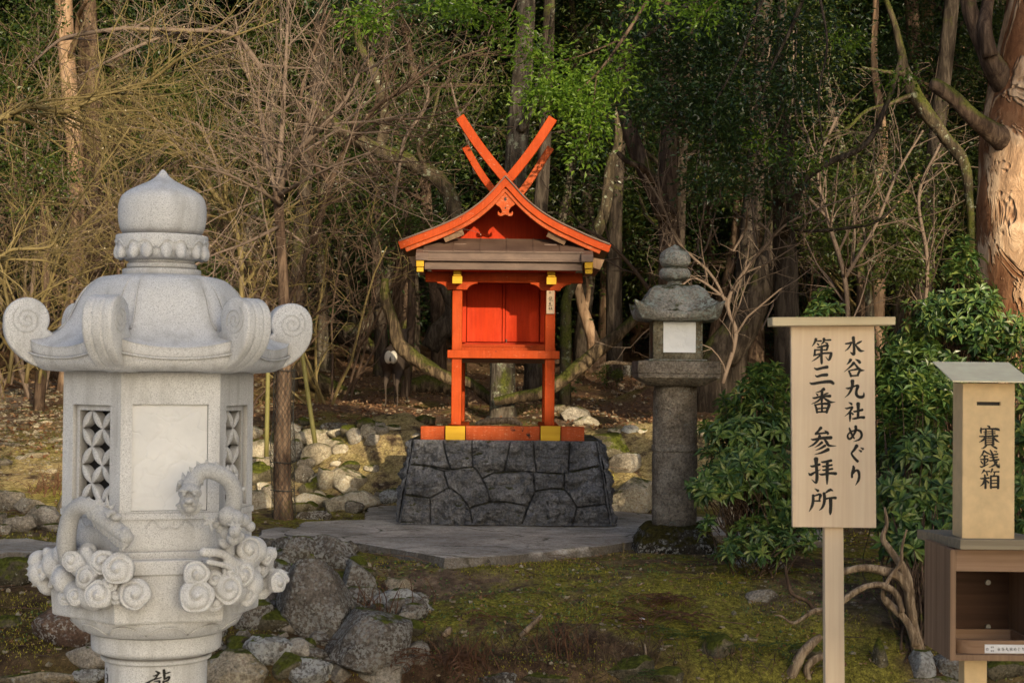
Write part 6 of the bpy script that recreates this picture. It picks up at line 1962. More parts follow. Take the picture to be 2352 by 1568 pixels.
def shrub(label, base, balls, mat, n_, leafL=.082, trunks=(), seed=1, d=11.6):
    rs = np.random.RandomState(seed); rg = random.Random(seed)
    bp_ = hit(*base) if len(base) == 2 else W(*base)
    g = Hs(bp_.x, bp_.y)
    T = thing('shrub', label, 'shrub', (bp_.x, bp_.y, g))
    tot = sum(b_[2] * b_[3] for b_ in balls)
    C = np.concatenate([ellipse_pts(b_[0], b_[1], b_[2], b_[3], b_[4], b_[5], max(4, int(n_ * b_[2] * b_[3] / tot)), rs, .15) for b_ in balls])
    C = C[C[:, 2] > H(C[:, 0], C[:, 1]) + .05]
    cen = C.mean(0)
    ax = unit((C - cen) * [1, 1, .6]) * .7 + np.array([0, -.15, .75]) + rs.normal(size=C.shape) * .25
    b = MB(); whorls(b, C, ax, leafL, 8, rs)
    part('foliage', b, M[mat], T)
    b = MB()
    B0 = Vector((bp_.x, bp_.y, g - .05))
    for i in range(len(C)):
        if rs.rand() > .55: continue
        e = Vector(C[i]); k = rg.uniform(.35, .7)
        m1 = B0.lerp(e, k) + Vector((rg.gauss(0, .07), rg.gauss(0, .07), rg.gauss(0, .05)))
        m0 = B0.lerp(e, k * .5) + Vector((rg.gauss(0, .03), rg.gauss(0, .03), -.04))
        if rs.rand() < .25: b.tube(crom([B0 + Vector((rg.gauss(0, .04), rg.gauss(0, .04), 0)), m0, m1, e], 3), np.linspace(.011, .0025, 10), 5, cap=False)
        else: b.tube(crom([m1, m1.lerp(e, .5) + Vector((0, 0, .02)), e], 2), np.linspace(.005, .0022, 5), 4, cap=False)
    part('stem', b, M['bk_brown'], T)
    for tr in trunks:
        P, Rr = pxpath(tr); b = MB(); b.tube(P, Rr, 12, rough=.22, seed=seed + len(tr)); part('branch', b, M['bk_root'], T, smooth=180)
    return T


shrub('glossy green shrub between the old lantern and the notice board', (1740, 1290), [(1730, 960, 88, 90, 12.0, .35), (1770, 880, 50, 50, 12.2, .3), (1680, 1010, 70, 60, 11.8, .35), (1690, 1090, 88, 56, 11.5, .35), (1630, 1120, 42, 30, 11.3, .15), (1765, 1070, 60, 110, 11.8, .35), (1800, 1180, 50, 60, 11.6, .3)], 'lf_shrub', 470, .09, seed=3)
shrub('low glossy shrub spreading over the foot of the old lantern', (1740, 1330), [(1690, 1262, 42, 34, 11.0, .15), (1620, 1205, 26, 16, 11.2, .08), (1765, 1250, 52, 40, 11.0, .2), (1830, 1235, 50, 46, 11.0, .2), (1720, 1205, 30, 20, 11.2, .1)], 'lf_shrub', 85, .075, seed=5)
shrub('large leafy shrub filling the space between the notice board and the offering box', (2100, 1475, 10.0), [(2095, 930, 95, 75, 11.3, .4), (2120, 1060, 85, 90, 10.9, .4), (2070, 1160, 80, 70, 10.6, .35), (2150, 1180, 70, 70, 10.5, .3), (2040, 1020, 50, 80, 11.3, .35), (2090, 1250, 60, 40, 10.3, .2)], 'lf_shrub', 470, .095, seed=7,
      trunks=[z5p([(1230, 1290, 62), (1190, 1100, 48), (1165, 900, 46), (1150, 780, 44), (1110, 600, 38), (990, 430, 30), (925, 320, 24), (960, 200, 16), (940, 60, 10)]),
              z5p([(1210, 1240, 44), (1130, 1040, 32), (960, 870, 32), (925, 800, 20), (990, 650, 18), (1075, 540, 17), (1090, 400, 12), (1130, 250, 8)], 9.95),
              z5p([(1165, 800, 46), (1060, 650, 44), (860, 590, 36), (720, 580, 32), (560, 620, 26), (430, 640, 18)]),
              z5p([(1095, 960, 24), (1030, 790, 28), (900, 725, 28), (750, 750, 27), (600, 850, 27), (520, 960, 24)], 9.9)])
shrub('olive green shrub with reddish seed heads above the offering box roof', (2120, 1180), [(2110, 830, 85, 45, 11.6, .3), (2180, 860, 60, 40, 11.5, .25), (2040, 860, 45, 60, 11.7, .25), (2130, 900, 70, 50, 11.3, .25)], 'lf_shrub2', 190, .085, seed=9)
shrub('dark shrub in front of the huge trunk', (2230, 1150), [(2225, 620, 40, 44, 12.8, .2), (2210, 560, 24, 22, 12.8, .12), (2200, 730, 85, 62, 12.6, .35), (2275, 760, 70, 80, 12.5, .35), (2120, 745, 50, 70, 12.8, .3), (2060, 790, 48, 40, 12.9, .3), (2250, 680, 36, 30, 12.7, .2)], 'lf_shrub', 240, .09, seed=11)
shrub('shrub at the right edge behind the offering box', (2340, 1300), [(2345, 830, 40, 110, 12.3, .3), (2350, 980, 36, 130, 11.8, .3), (2345, 1160, 34, 80, 11.2, .25)], 'lf_shrub', 110, .085, seed=13)
shrub('sparse shrub behind the notice board cap', (1900, 850, 13.6), [(1890, 700, 36, 44, 13.5, .2), (1850, 745, 30, 24, 13.5, .2), (1960, 790, 50, 50, 13.4, .25)], 'lf_shrub', 70, .08, seed=15)
log('root', 'thin winding root left of the notice board post', z5p([(430, 935, 23), (330, 950, 22), (240, 1010, 16), (150, 1052, 14), (60, 995, 9), (-10, 985, 5)], 9.9), 'bk_root', None, 8, .2, 'root')
log('root', 'dark root running down to the winding one left of the notice board post', z5p([(90, 560, 10), (105, 680, 14), (150, 800, 18), (270, 860, 20), (340, 940, 20)], 10.0), 'bk_brown', None, 8, .25, 'root')
log('root', 'thick pale root at the bottom left of the notice board post', z5p([(400, 1160, 26), (300, 1240, 40), (215, 1340, 46), (170, 1440, 48), (90, 1600, 50)], 9.75), 'bk_root', None, 12, .25, 'root')
log('root', 'forked pale root touching the bottom of the notice board post', z5p([(440, 1320, 26), (330, 1370, 34), (272, 1440, 30), (285, 1520, 28), (330, 1620, 28)], 9.75), 'bk_root', None, 12, .25, 'root')
small = [('small upright green plant at the right end of the flagstone', 1283, 900, 12, 40), ('small green plant near the roots left of the old lantern', 1405, 872, 8, 30)]
for lab, px, py, r_, k in small:
    g = hit(px, py + 20); b = MB(); rs = np.random.RandomState(k)
    C = np.array(list(g)) + rs.normal(size=(k, 3)) * [.12, .12, .08] + [0, 0, .22]
    whorls(b, C, np.tile([0, 0, 1.], (k, 1)) + rs.normal(size=(k, 3)) * .3, .07, 6, rs)
    T = thing('small_plant', lab, 'plant', tuple(g)); part('foliage', b, M['lf_mid'], T)
    b = MB()
    for c_ in C[::2]: b.tube([tuple(g), tuple((np.array(list(g)) + c_) / 2 + [0, 0, .03]), tuple(c_)], [.004, .003, .002], 4, cap=False)
    part('stem', b, M['tw_brown'], T)

# ------------------------------------------------------------------ netted maple with stakes
MD = 14.7
mp_ = [(651, 1190, 25, MD), (650, 1150, 22, MD), (648, 1050, 20, MD), (650, 940, 19, MD), (652, 850, 18, MD), (654, 760, 14, MD), (650, 640, 12, MD), (643, 520, 11.5, MD), (638, 440, 12, MD)]
P, Rr = to_ground(mp_)
MT = thing('bare_tree', 'slender bare tree wrapped in dark netting at its foot, left of the shrine', 'tree', (P[0][0], P[0][1], Hs(P[0][0], P[0][1])))
b = MB(); b.tube(P, Rr, 20, rough=.08, seed=3); part('trunk', b, M['bk_brown'], MT, smooth=180)
lim = [[(638, 445, 9, MD), (645, 330, 6.5, MD), (652, 230, 5, MD), (658, 110, 4, MD), (662, -20, 3, MD)], [(640, 440, 9, MD), (672, 362, 8, MD - .2), (730, 300, 6.5, MD - .4), (790, 235, 5, MD - .5), (835, 150, 4, MD - .6), (900, 60, 3, MD - .8)],
       [(636, 445, 7, MD), (612, 360, 5.5, MD + .1), (600, 260, 4, MD + .3), (560, 150, 3, MD + .4), (540, 40, 2, MD + .5)], [(640, 450, 6, MD), (690, 420, 4, MD - .5), (770, 380, 3, MD - .9), (850, 350, 2, MD - 1.2)],
       [(646, 470, 5, MD), (600, 440, 4, MD - .6), (520, 400, 3, MD - 1.1), (430, 380, 2, MD - 1.5)], [(642, 520, 5, MD), (560, 560, 3.4, MD - .8), (480, 590, 2.4, MD - 1.3), (400, 640, 1.6, MD - 1.6)]]
rgm = random.Random(21)
allp = []
tb_ = MB()
PM = dict(PT, max=2, seg=[5, 4, 3], kids=[4, 3, 0], wob=[.12, .16, .2], up=[.03, .02, 0], taper=[.4, .4, .4], sides=[4, 3, 3], ratio=[.6, .55, .5], minr=.0025, t0=[.1, .1, 0])
for L in lim:
    Q, Rq = pxpath(L); b = MB(); b.tube(Q, Rq, 8, rough=.08, seed=1); part('limb', b, M['tw_grey'], MT, smooth=180)
    for i in range(3, len(Q) - 1, 2):
        for s_ in range(2):
            ax = Vector(Q[i + 1] - Q[i]).normalized(); per = ax.cross(Vector((rgm.gauss(0, 1), rgm.gauss(0, .5), rgm.gauss(0, 1)))).normalized()
            v = ax * .6 + per * .9
            grow(tb_, Vector(Q[i]), v.normalized(), rgm.uniform(.5, 1.3), max(.003, Rq[i] * .45), 0, rgm, PM, [], allp)
part('twigs', tb_, M['tw_grey'], MT)
hb = MB(); A_ = np.array([list(p) for p in allp]); A_ = A_[nr.rand(len(A_)) < .1]
leaves(hb, A_, rdir(len(A_)), rdir(len(A_)), 0.015, .009, two=False); part('seed_husks', hb, M['lf_bud'], MT)['kind'] = 'stuff'
# the net: two families of helices round the trunk
b = MB(); z0n = Hs(P[0][0], P[0][1]) + .02
nodes = np.array([list(p) for p in P]); zt_n = W(650, 845, MD).z
for fam in (-1, 1):
    for k in range(15):
        ph = k * 2 * math.pi / 15; pts = []
        for z in np.linspace(z0n, zt_n, 56):
            cx = np.interp(z, nodes[:, 2], nodes[:, 0]); cy = np.interp(z, nodes[:, 2], nodes[:, 1])
            r_ = .096 + .010 * math.sin(z * 4) + .006 * math.sin(z * 11 + 2)
            a = ph + fam * (z - z0n) * 6.2; pts.append((cx + .004 + r_ * math.cos(a), cy + r_ * math.sin(a), z))
        b.tube(pts, .0017, 3, cap=False)
nt_ = thing('net', 'dark diamond mesh net wrapped round the slender bare trunk', 'net', (P[0][0], P[0][1], z0n))
part('mesh_wrap', b, M['net'], nt_)
for z in (zt_n - .02, z0n + .48, z0n + .24):
    b = MB(); cx = np.interp(z, nodes[:, 2], nodes[:, 0]); cy = np.interp(z, nodes[:, 2], nodes[:, 1])
    b.tube([(cx + .104 * math.cos(a), cy + .104 * math.sin(a), z + .004 * math.sin(a * 2)) for a in np.linspace(0, 2 * math.pi, 28)], .004, 5); part('tie_band', b, M['net'], nt_)
for lab, pa in (('left green support pole behind the netted trunk', [(616, 780, 5, 16.4), (615, 880, 5.2, 16.4), (613, 985, 5.4, 16.4)]), ('slanting green support pole right of the netted trunk', [(693, 800, 5, 16.6), (705, 890, 5.3, 16.6), (718, 978, 5.6, 16.6)])):
    P, Rr = pxpath(pa); P2 = np.concatenate([P, P[-1:] + (P[-1:] - P[-2:-1]) * 3]); b = MB(); b.tube(P2, np.concatenate([Rr, Rr[-1:]]), 12); single('support_pole', b, M['bamboo'], lab, 'pole', smooth=180)


# ------------------------------------------------------------------ bare trees and brush
def bare(label, paths, mat, seed, dens=2, Lr=(.5, 1.2), minr=.0016, spec=1.0, group=None, husk=.07, name='bare_tree', deep=2):
    rg = random.Random(seed); ap_ = []
    P0, R0 = pxpath(paths[0])
    T = thing(name, label, 'tree', tuple(P0[0]), group)
    tw_ = MB()
    PM2 = dict(PM, max=deep, seg=[5, 4, 3, 3], kids=[3, 3, 2, 0], sides=[4, 3, 3, 3], wob=[.13, .17, .2, .2], up=[.03, .02, 0, 0], taper=[.4] * 4, ratio=[.55, .5, .5, .5], t0=[.1, .1, .1, 0], ang=PT['ang'], rr=[.55, .6, .6, .6], minr=minr * 1.45)
    for L in paths:
        Q, Rq = pxpath(L); b = MB(); b.tube(Q, Rq, 7, rough=.08, seed=seed); part('branch', b, M[mat], T, smooth=180)
        for i in range(1, len(Q) - 1):
            for s_ in range(dens if i % 2 else 0):
                ax = Vector(Q[i + 1] - Q[i]).normalized(); per = ax.cross(Vector((rg.gauss(0, 1), rg.gauss(0, .6), rg.gauss(0, 1)))).normalized()
                grow(tw_, Vector(Q[i]), (ax * .7 + per * .8).normalized(), rg.uniform(*Lr), max(minr, Rq[i] * .45), 0, rg, PM2, [], ap_)
    part('twigs', tw_, M[mat], T)
    A = np.array([list(p) for p in ap_]); rs = np.random.RandomState(seed); A = A[rs.rand(len(A)) < husk]
    hb = MB(); leaves(hb, A, rdir(len(A), 0, rs), rdir(len(A), 0, rs), .014, .008, two=False); part('seed_husks', hb, M['lf_bud'], T)['kind'] = 'stuff'
    return T


bare('long olive branch reaching in from the left edge above the granite lantern', [[(-60, 300, 8, 12.2), (0, 275, 7.5, 12.2), (70, 245, 7, 12.2), (130, 256, 6.5, 12.1), (170, 251, 6, 12), (250, 213, 5.5, 12), (340, 188, 4.5, 12), (420, 130, 3.5, 11.8), (520, 90, 2.5, 11.6), (640, 45, 1.5, 11.5)], [(20, 265, 3.5, 12.2), (100, 232, 3, 12), (210, 222, 2.4, 11.8), (330, 200, 1.6, 11.6), (440, 188, 1, 11.5)]], 'tw_olive', 31, 2, (.3, .9), .0014)
bare('bent brown branch entering at the left edge and rising steeply', [[(-40, 600, 5, 9.2), (0, 590, 4.6, 9.2), (30, 573, 4.2, 9.2), (112, 567, 3.6, 9.2), (138, 528, 3.2, 9.2), (191, 443, 2.6, 9.1), (250, 364, 2, 9.0), (300, 290, 1.4, 9)], [(0, 596, 3.6, 9.3), (50, 596, 3.0, 9.3), (120, 603, 2.4, 9.3), (180, 640, 1.8, 9.2), (250, 690, 1.1, 9.1)]], 'tw_olive', 33, 1, (.2, .6), .001, deep=2)
bare('grey lichened branch spanning the upper left', [[(60, 160, 2, 14), (120, 105, 3.5, 14), (165, 83, 4.5, 14), (280, 66, 5, 14), (340, 68, 5, 14), (430, 70, 5, 14.2), (520, 76, 5.5, 14.4), (560, 105, 7, 14.6), (600, 160, 8, 14.7)], [(180, 175, 2, 14), (240, 145, 3, 14), (310, 110, 4, 14), (380, 82, 4, 14.2), (440, 72, 4, 14.2)]], 'tw_grey', 35, 1, (.3, .8), .0014)
bare('olive stemmed bare tree forking behind the finial of the granite lantern', [[(560, 860, 6, 15.5), (556, 700, 6.5, 15.5), (545, 530, 6.5, 15.5), (482, 432, 6, 15.4), (412, 345, 5.5, 15.3), (360, 300, 4.5, 15.2), (318, 240, 3, 15), (270, 190, 2, 15)], [(412, 345, 4, 15.3), (385, 270, 3.4, 15.2), (345, 260, 2.5, 15), (300, 220, 2, 15)], [(545, 540, 4, 15.5), (520, 470, 3.5, 15.4), (515, 380, 3, 15.3), (495, 350, 2.6, 15.2), (470, 305, 2, 15)], [(556, 660, 4.5, 15.5), (600, 600, 4, 15.6), (625, 510, 3, 15.6), (690, 460, 2, 15.6)]], 'tw_olive', 37, 2, (.4, 1.1), .0016)
bare('pale bare sapling with vertical stems behind the granite lantern', [[(640, 880, 6, 16.3), (628, 760, 6, 16.3), (600, 690, 5, 16.2), (560, 620, 4, 16), (500, 560, 3, 15.8), (430, 520, 2, 15.6)], [(628, 760, 5, 16.3), (664, 690, 4.5, 16.4), (700, 600, 4, 16.4), (730, 500, 3, 16.4), (800, 420, 2, 16.4)], [(640, 800, 4, 16.3), (700, 740, 3, 16.2), (780, 690, 2, 16)]], 'tw_brown', 39, 2, (.4, 1.1), .0016)
bare('yellowish brush in sun at the left edge beside the granite lantern', [[(20, 880, 5, 13.2), (30, 760, 4.5, 13.2), (10, 640, 4, 13.2), (40, 540, 3, 13.1), (90, 460, 2, 13)], [(60, 880, 5, 13.5), (80, 740, 4, 13.5), (120, 640, 3.5, 13.4), (150, 560, 2.6, 13.3), (230, 480, 1.6, 13.2)], [(90, 880, 4, 13.8), (110, 760, 3, 13.8), (190, 700, 2.4, 13.7), (260, 660, 1.5, 13.6)], [(0, 800, 4, 13.2), (60, 700, 3, 13.1), (160, 640, 2, 13), (240, 610, 1.2, 13)]], 'tw_olive', 41, 2, (.35, 1.0), .0014)
bare('grey dead stem curving up between the lantern and the crooked limb', [[(700, 560, 3, 20), (640, 520, 3, 20), (520, 470, 4, 20), (500, 380, 4, 20), (470, 310, 3.4, 20), (450, 280, 2, 20)]], 'tw_grey', 43, 1, (.3, .8), .002)
bare('white dead branches left of the shrine finials', [[(905, 470, 3, 19), (915, 400, 4, 19), (930, 320, 4.4, 19), (975, 250, 4, 19), (985, 200, 2, 19)], [(1090, 400, 3.4, 19.4), (1075, 330, 3.4, 19.4), (1050, 250, 3, 19.4), (1035, 190, 2, 19.4)]], 'tw_grey', 45, 1, (.4, 1.1), .002)
bare('arching bare tree crossing the sky at the upper middle', [[(720, 560, 7, 18), (760, 420, 7, 18), (800, 330, 6, 17.8), (860, 250, 5.5, 17.6), (920, 210, 4, 17.4), (1010, 150, 3, 17.2), (1120, 110, 2, 17)], [(760, 430, 5, 18), (700, 330, 4.5, 18), (690, 230, 4, 18), (720, 120, 3, 18), (760, 20, 2, 18)], [(800, 330, 4, 17.8), (880, 280, 3.4, 17.6), (980, 270, 2.4, 17.4), (1080, 240, 1.6, 17.2)]], 'tw_brown', 47, 2, (.5, 1.3), .002)
bare('tangled bare tree behind the right end of the shrine roof', [[(1570, 900, 6, 19.5), (1545, 760, 6, 19.5), (1480, 650, 5, 19.5), (1400, 560, 4, 19.4), (1330, 520, 3, 19.3)], [(1545, 760, 4, 19.5), (1560, 640, 3.5, 19.4), (1600, 600, 3, 19.3), (1650, 520, 2, 19.2)]], 'tw_brown', 49, 1, (.4, 1.2), .002)
bare('pale crooked bare tree right of the old lantern', [[(1660, 880, 5, 17), (1690, 770, 5.5, 17), (1672, 690, 5, 17), (1735, 590, 4.5, 17), (1770, 540, 4, 17), (1700, 480, 3, 17)], [(1690, 760, 4, 17), (1640, 640, 3.4, 17), (1560, 560, 3, 17), (1520, 470, 2.4, 17), (1480, 400, 2, 17)], [(1735, 590, 3.4, 17), (1800, 520, 3, 17), (1880, 480, 2.5, 17), (1990, 440, 2, 17)], [(1672, 690, 3.4, 17), (1600, 640, 2.8, 17), (1560, 660, 2, 17)]], 'tw_grey', 51, 1, (.4, 1.1), .002)
bare('rosy bare brush above the notice board', [[(1950, 800, 6, 20), (1940, 640, 6, 20), (1900, 500, 5, 20), (1880, 380, 4, 20), (1930, 250, 3, 20)], [(1940, 640, 5, 20), (2010, 520, 4, 20), (2060, 400, 3.4, 20), (2120, 300, 2.4, 20)], [(1900, 500, 4, 20), (1830, 420, 3, 20), (1780, 320, 2, 20)], [(2120, 760, 5, 20.5), (2130, 600, 4.6, 20.5), (2110, 450, 4, 20.5), (2160, 330, 3, 20.5)]], 'tw_grey', 53, 2, (.5, 1.4), .002)
# ------------------------------------------------------------------ deer
def deer(label, g, heading, mat, hgt=.82, turn=0):
    T = thing('deer', label, 'deer', tuple(g))
    h = Vector((math.cos(heading), math.sin(heading), 0)); s = Vector((-h.y, h.x, 0)); u = Vector((0, 0, 1)); O = Vector(g); k = hgt / .82

    def at(f, l, z): return O + (h * f + s * l + u * z) * k
    b = MB()

    def cap(pts):
        P = crom([list(p) + [r] for p, r in pts], 6)
        for q in P: b.sphere(q[:3], q[3] * k, 2)
    cap([(at(-.40, 0, .66), .12), (at(-.28, 0, .67), .155), (at(-.05, 0, .65), .145), (at(.18, 0, .64), .16), (at(.34, 0, .66), .13)])      # trunk, deep chest
    cap([(at(.36, 0, .70), .10), (at(.46, 0, .84), .07), (at(.52, 0, .96), .055)])                                                   # neck
    cap([(at(.53, 0, 1.0), .062), (at(.62, 0, .98), .05), (at(.74, 0, .93), .028)])                                                  # head
    for l in (-1, 1):
        fo = .05 * l
        cap([(at(-.36, .07 * l, .62), .105), (at(-.30 + fo, .085 * l, .46), .062), (at(-.44 + fo, .085 * l, .30), .028), (at(-.40 + fo, .085 * l, .14), .018), (at(-.41 + fo, .085 * l, .03), .018)])
        cap([(at(.30, .07 * l, .55), .065), (at(.31 - fo, .075 * l, .34), .03), (at(.31 - fo, .075 * l, .16), .018), (at(.32 - fo, .075 * l, .03), .018)])
        b.cone(at(.50, .045 * l, 1.03), at(.44, .13 * l, 1.12), .03 * k, 8)
    b.cone(at(-.49, 0, .70), at(-.55, 0, .55), .03 * k, 8)
    o = part('body', b, M[mat], T, smooth=170); remesh(o, .016, 3)
    b = MB()
    for l in (-1, 1): b.sphere(at(-.478, .03 * l, .655), (.055 * k, .055 * k, .085 * k), 3)
    o = part('rump_patch', b, M['deerw'], T, smooth=170)
    return T


g = hit(1470, 816)
deer('brown deer with a white rump half hidden behind the old lantern', (W(1487, 800, g.y).x, g.y, g.z), R(38), 'deer', .86)
M['deerd'] = flat('dark winter deer coat', (.075, .056, .045), .95, .1)  # deer coat darkened in colour for the shade it stands in
g = hit(912, 878)
gy = min(np.arange(21, 30, .1), key=lambda q: abs(Hs(W(912, 860, q).x, q) + .53 - W(912, 841, q).z)); gy = float(gy); print('deer', gy)
deer('dark deer with a white tail patch standing behind the long mossy log', (W(912, 860, gy).x, gy, Hs(W(912, 860, gy).x, gy)), R(84), 'deerd', .80)

# ------------------------------------------------------------------ small ground things
def fern(label, px, py, mat, n_=14, L=.28, seed=1, d=None, group=None):
    g = hit(px, py) if d is None else W(px, py, d)
    rg = random.Random(seed); b = MB(); P, D, Nn = [], [], []
    for k in range(n_):
        a = rg.uniform(0, 6.28); e = rg.uniform(.2, .9)
        v = Vector((math.cos(a) * math.cos(e), math.sin(a) * math.cos(e), math.sin(e))); p = Vector(g) + Vector((rg.gauss(0, .03), rg.gauss(0, .03), 0)); pts = [p]
        for i in range(8):
            v = (v + Vector((0, 0, -.17))).normalized(); p = p + v * L / 8; pts.append(p)
            if i > 0:
                sd = v.cross(Vector((0, 0, 1))).normalized()
                for sgn in (-1, 1): P.append(list(p)); D.append(list(sd * sgn + v * .6 + Vector((0, 0, rg.uniform(-.3, .1))))); Nn.append([rg.gauss(0, .3), rg.gauss(0, .3), 1])
        b.tube(pts, [.0022] * 8 + [.001], 3, cap=False)
    n0 = b.n
    leaves(b, P, D, Nn, L * .26, L * .05, two=False)
    return single('fern', b, M[mat], label, 'fern', group)


fern('dead rust brown fern lying on the moss below the old lantern', 1500, 1392, 'fern_dead', 22, .26, 2)
fern('dead rust brown fern hanging over the edge of the bank below the old lantern', 1500, 1440, 'fern_dead', 20, .30, 3)
fern('small reddish dead fern on the moss left of the larger ones', 1415, 1398, 'fern_dead', 9, .14, 4)
fern('dead brown fern at the left end of the bank beside the large brown boulder', 1005, 1530, 'fern_dead', 18, .30, 5)
fern('dead fern between the grey boulders', 880, 1375, 'fern_dead', 8, .16, 6)
fern('green fern hanging over the bank edge', 1580, 1465, 'lf_mid', 16, .24, 7)
fern('green fern at the bottom of the bank', 1485, 1552, 'lf_mid', 10, .2, 8)
fern('green fern beside the thick pale root', 1740, 1500, 'lf_mid', 10, .22, 9)
fern('brown cedar sprig lying on the bank left of the mushroom', 1140, 1420, 'fern_dead', 9, .2, 10)
fern('dead fern on the ground behind the dead shrub stump', 60, 1180, 'fern_dead', 8, .2, 11)
for lab, px, py, sd in (('dead shrub with dark upright stalks on the moss at left', 95, 1135, 3), ('cut dark shrub stump right of the dead shrub at left', 150, 1120, 4), ('thicket of dead stems at the bottom centre of the bank', 1075, 1545, 5), ('upright reddish stems between the grey boulders', 872, 1415, 6), ('dry stalks at the edge of the bank', 1290, 1500, 7)):
    g = hit(px, py); rg = random.Random(sd); b = MB()
    for k in range(34):
        p = Vector(g) + Vector((rg.gauss(0, .10), rg.gauss(0, .08), -.02)); v = Vector((rg.gauss(0, .3), rg.gauss(0, .3), 1)).normalized(); L = rg.uniform(.08, .26)
        q = p + v * L * .5; r_ = q + (v + Vector((rg.gauss(0, .4), rg.gauss(0, .4), 0))) * L * .5
        b.tube([p, q, r_], [.004, .003, .0015], 4, cap=False)
    single('dead_shrub', b, M['fern_dead'], lab, 'dead shrub')
g = hit(1473, 1428); b = MB(); c = W(1473, 1421, g.y); b.lathe([(.003, g.z), (.003, c.z - .004), (.022, c.z - .002), (.024, c.z + .003), (.012, c.z + .008), (.001, c.z + .009)], (c.x, c.y), 16)
single('mushroom', b, M['sticker'], 'small pale flat mushroom on the mossy bank', 'mushroom', smooth=60)
for lab, x0, y0, x1, y1, r_, mt in (('pale stick standing on the mossy bank', 1483, 1525, 1481, 1478, 3, 'bk_root'), ('chunk of pale split wood at the bank edge', 1195, 1465, 1245, 1412, 7, 'bk_root'), ('pale wood splinter by the dead cedar sprig', 1020, 1465, 1035, 1440, 8, 'bk_root'),
                                    ('white broken twig on the dark soil', 1600, 1400, 1624, 1420, 1.6, 'tw_grey'), ('short curved stick on the moss', 1463, 1350, 1480, 1338, 2.4, 'bk_root'), ('thin grass stalk in front of the big flagstone', 1430, 1305, 1431, 1245, 1, 'tw_olive')):
    a = hit(x0, y0); bpt = W(x1, y1, a.y + .02); b = MB(); b.tube([a, a.lerp(bpt, .5) + Vector((.004, 0, .006)), bpt], [r_ * a.y / F, r_ * a.y / F, r_ * .6 * a.y / F], 7, rough=.3); single('stick', b, M[mt], lab, 'stick', smooth=180)

# ------------------------------------------------------------------ ground cover
rs = np.random.RandomState(77)


def scatter(n_, x0, x1, y0, y1, f=None):
    """points on the ground, spread evenly in the picture rather than over the land"""
    px = rs.uniform(x0, x1, n_); d = 1 / rs.uniform(1 / y1, 1 / y0, n_)
    X = (px - 1176) / F * d; Z = H(X, d)
    return np.stack([X, d, Z], -1)


b = MB(); P = scatter(26000, -300, 2650, 17.5, 48); n_ = len(P)
leaves(b, P + [0, 0, .012], rdir(n_, 0, rs) * [1, 1, .35], rdir(n_, 1.4, rs), rs.uniform(.035, .075, n_), rs.uniform(.02, .045, n_), fold=.3, two=False)
P = scatter(9000, -100, 2450, 9.3, 17); n_ = len(P)
leaves(b, P + [0, 0, .006], rdir(n_, 0, rs) * [1, 1, .35], rdir(n_, 1.2, rs), rs.uniform(.012, .04, n_), rs.uniform(.006, .02, n_), fold=.3, two=False)
single('leaf_litter', b, M['lf_brown'], 'dry brown leaves strewn over the forest floor', 'fallen leaves', kind='stuff', loc=(0, 0, 0))
M['mossblade'] = leafmat('moss tufts', [(.12, .11, .02), (.24, .22, .035), (.36, .32, .055), (.5, .43, .08)], .2, .1, .9)
b = MB(); P = scatter(60000, -150, 2500, 9.35, 12.2)
k = fbm(P * [2.2, 2.2, 0] + 3, 4, 8) > .02; P = P[k]; n_ = len(P)
leaves(b, P - [0, 0, .003], rdir(n_, 1.6, rs), rdir(n_, 0, rs), rs.uniform(.008, .026, n_), rs.uniform(.003, .008, n_), fold=.1, two=False)
P = scatter(16000, -150, 2500, 12.2, 20); k = fbm(P * [1.4, 1.4, 0] + 9, 4, 8) > .05; P = P[k]; n_ = len(P)
leaves(b, P - [0, 0, .003], rdir(n_, 1.6, rs), rdir(n_, 0, rs), rs.uniform(.012, .035, n_), rs.uniform(.004, .010, n_), fold=.1, two=False)
single('moss', b, M['mossblade'], 'low green moss covering the bank and clearing', 'moss', kind='stuff', loc=(0, 0, 0))
b = MB(); P = scatter(14000, -150, 2500, 9.35, 12); k = fbm(P * [1.7, 1.7, 0] + 23, 3, 41) > .12; P = P[k]; n_ = len(P)
leaves(b, P + [0, 0, .004], rdir(n_, .3, rs), rdir(n_, 1.3, rs), rs.uniform(.010, .024, n_), rs.uniform(.008, .018, n_), fold=.2, two=False)
single('low_herbs', b, M['lf_shrub'], 'small green herbs growing in patches on the mossy bank', 'low plants', kind='stuff', loc=(0, 0, 0))
b = MB(); P = scatter(5200, 930, 1500, 9.35, 9.95); P = np.concatenate([P, scatter(1500, 1500, 1880, 9.35, 9.9)])
for p in P[::6]:
    v = np.array([rs.normal() * .5, rs.normal() * .4 - .2, rs.uniform(.2, 1)]); L = rs.uniform(.03, .13); v = v / np.linalg.norm(v) * L
    b.tube([p - [0, 0, .01], p + v * .5 + rs.normal(size=3) * .01, p + v], [.0024, .002, .001], 3, cap=False)
single('dead_stems', b, M['bk_brown'], 'tangle of thin dead stems and rootlets in the face of the bank', 'dead stems', kind='stuff', loc=(0, 0, 0))
b = MB(); P = scatter(2600, -200, 2500, 12.2, 34)
P = np.concatenate([P, scatter(900, -60, 330, 16.5, 24), scatter(700, -100, 2450, 9.35, 11.5)])
v0, t0_ = ICO[1]
for p in P:
    s_ = rs.uniform(.008, .035) * (1.3 if p[1] > 18 else .7)
    b.add(v0 * s_ * rs.uniform(.6, 1.3, 3) * [1, 1, .6] * (1 + .15 * rs.normal(size=(len(v0), 1))) + p + [0, 0, s_ * .2], None, t0_)
single('gravel', b, M['rk_warm'], 'pebbles and gravel scattered on the ground', 'gravel', kind='stuff', loc=(0, 0, 0))
b = MB(); P = scatter(900, -200, 2500, 9.35, 40)
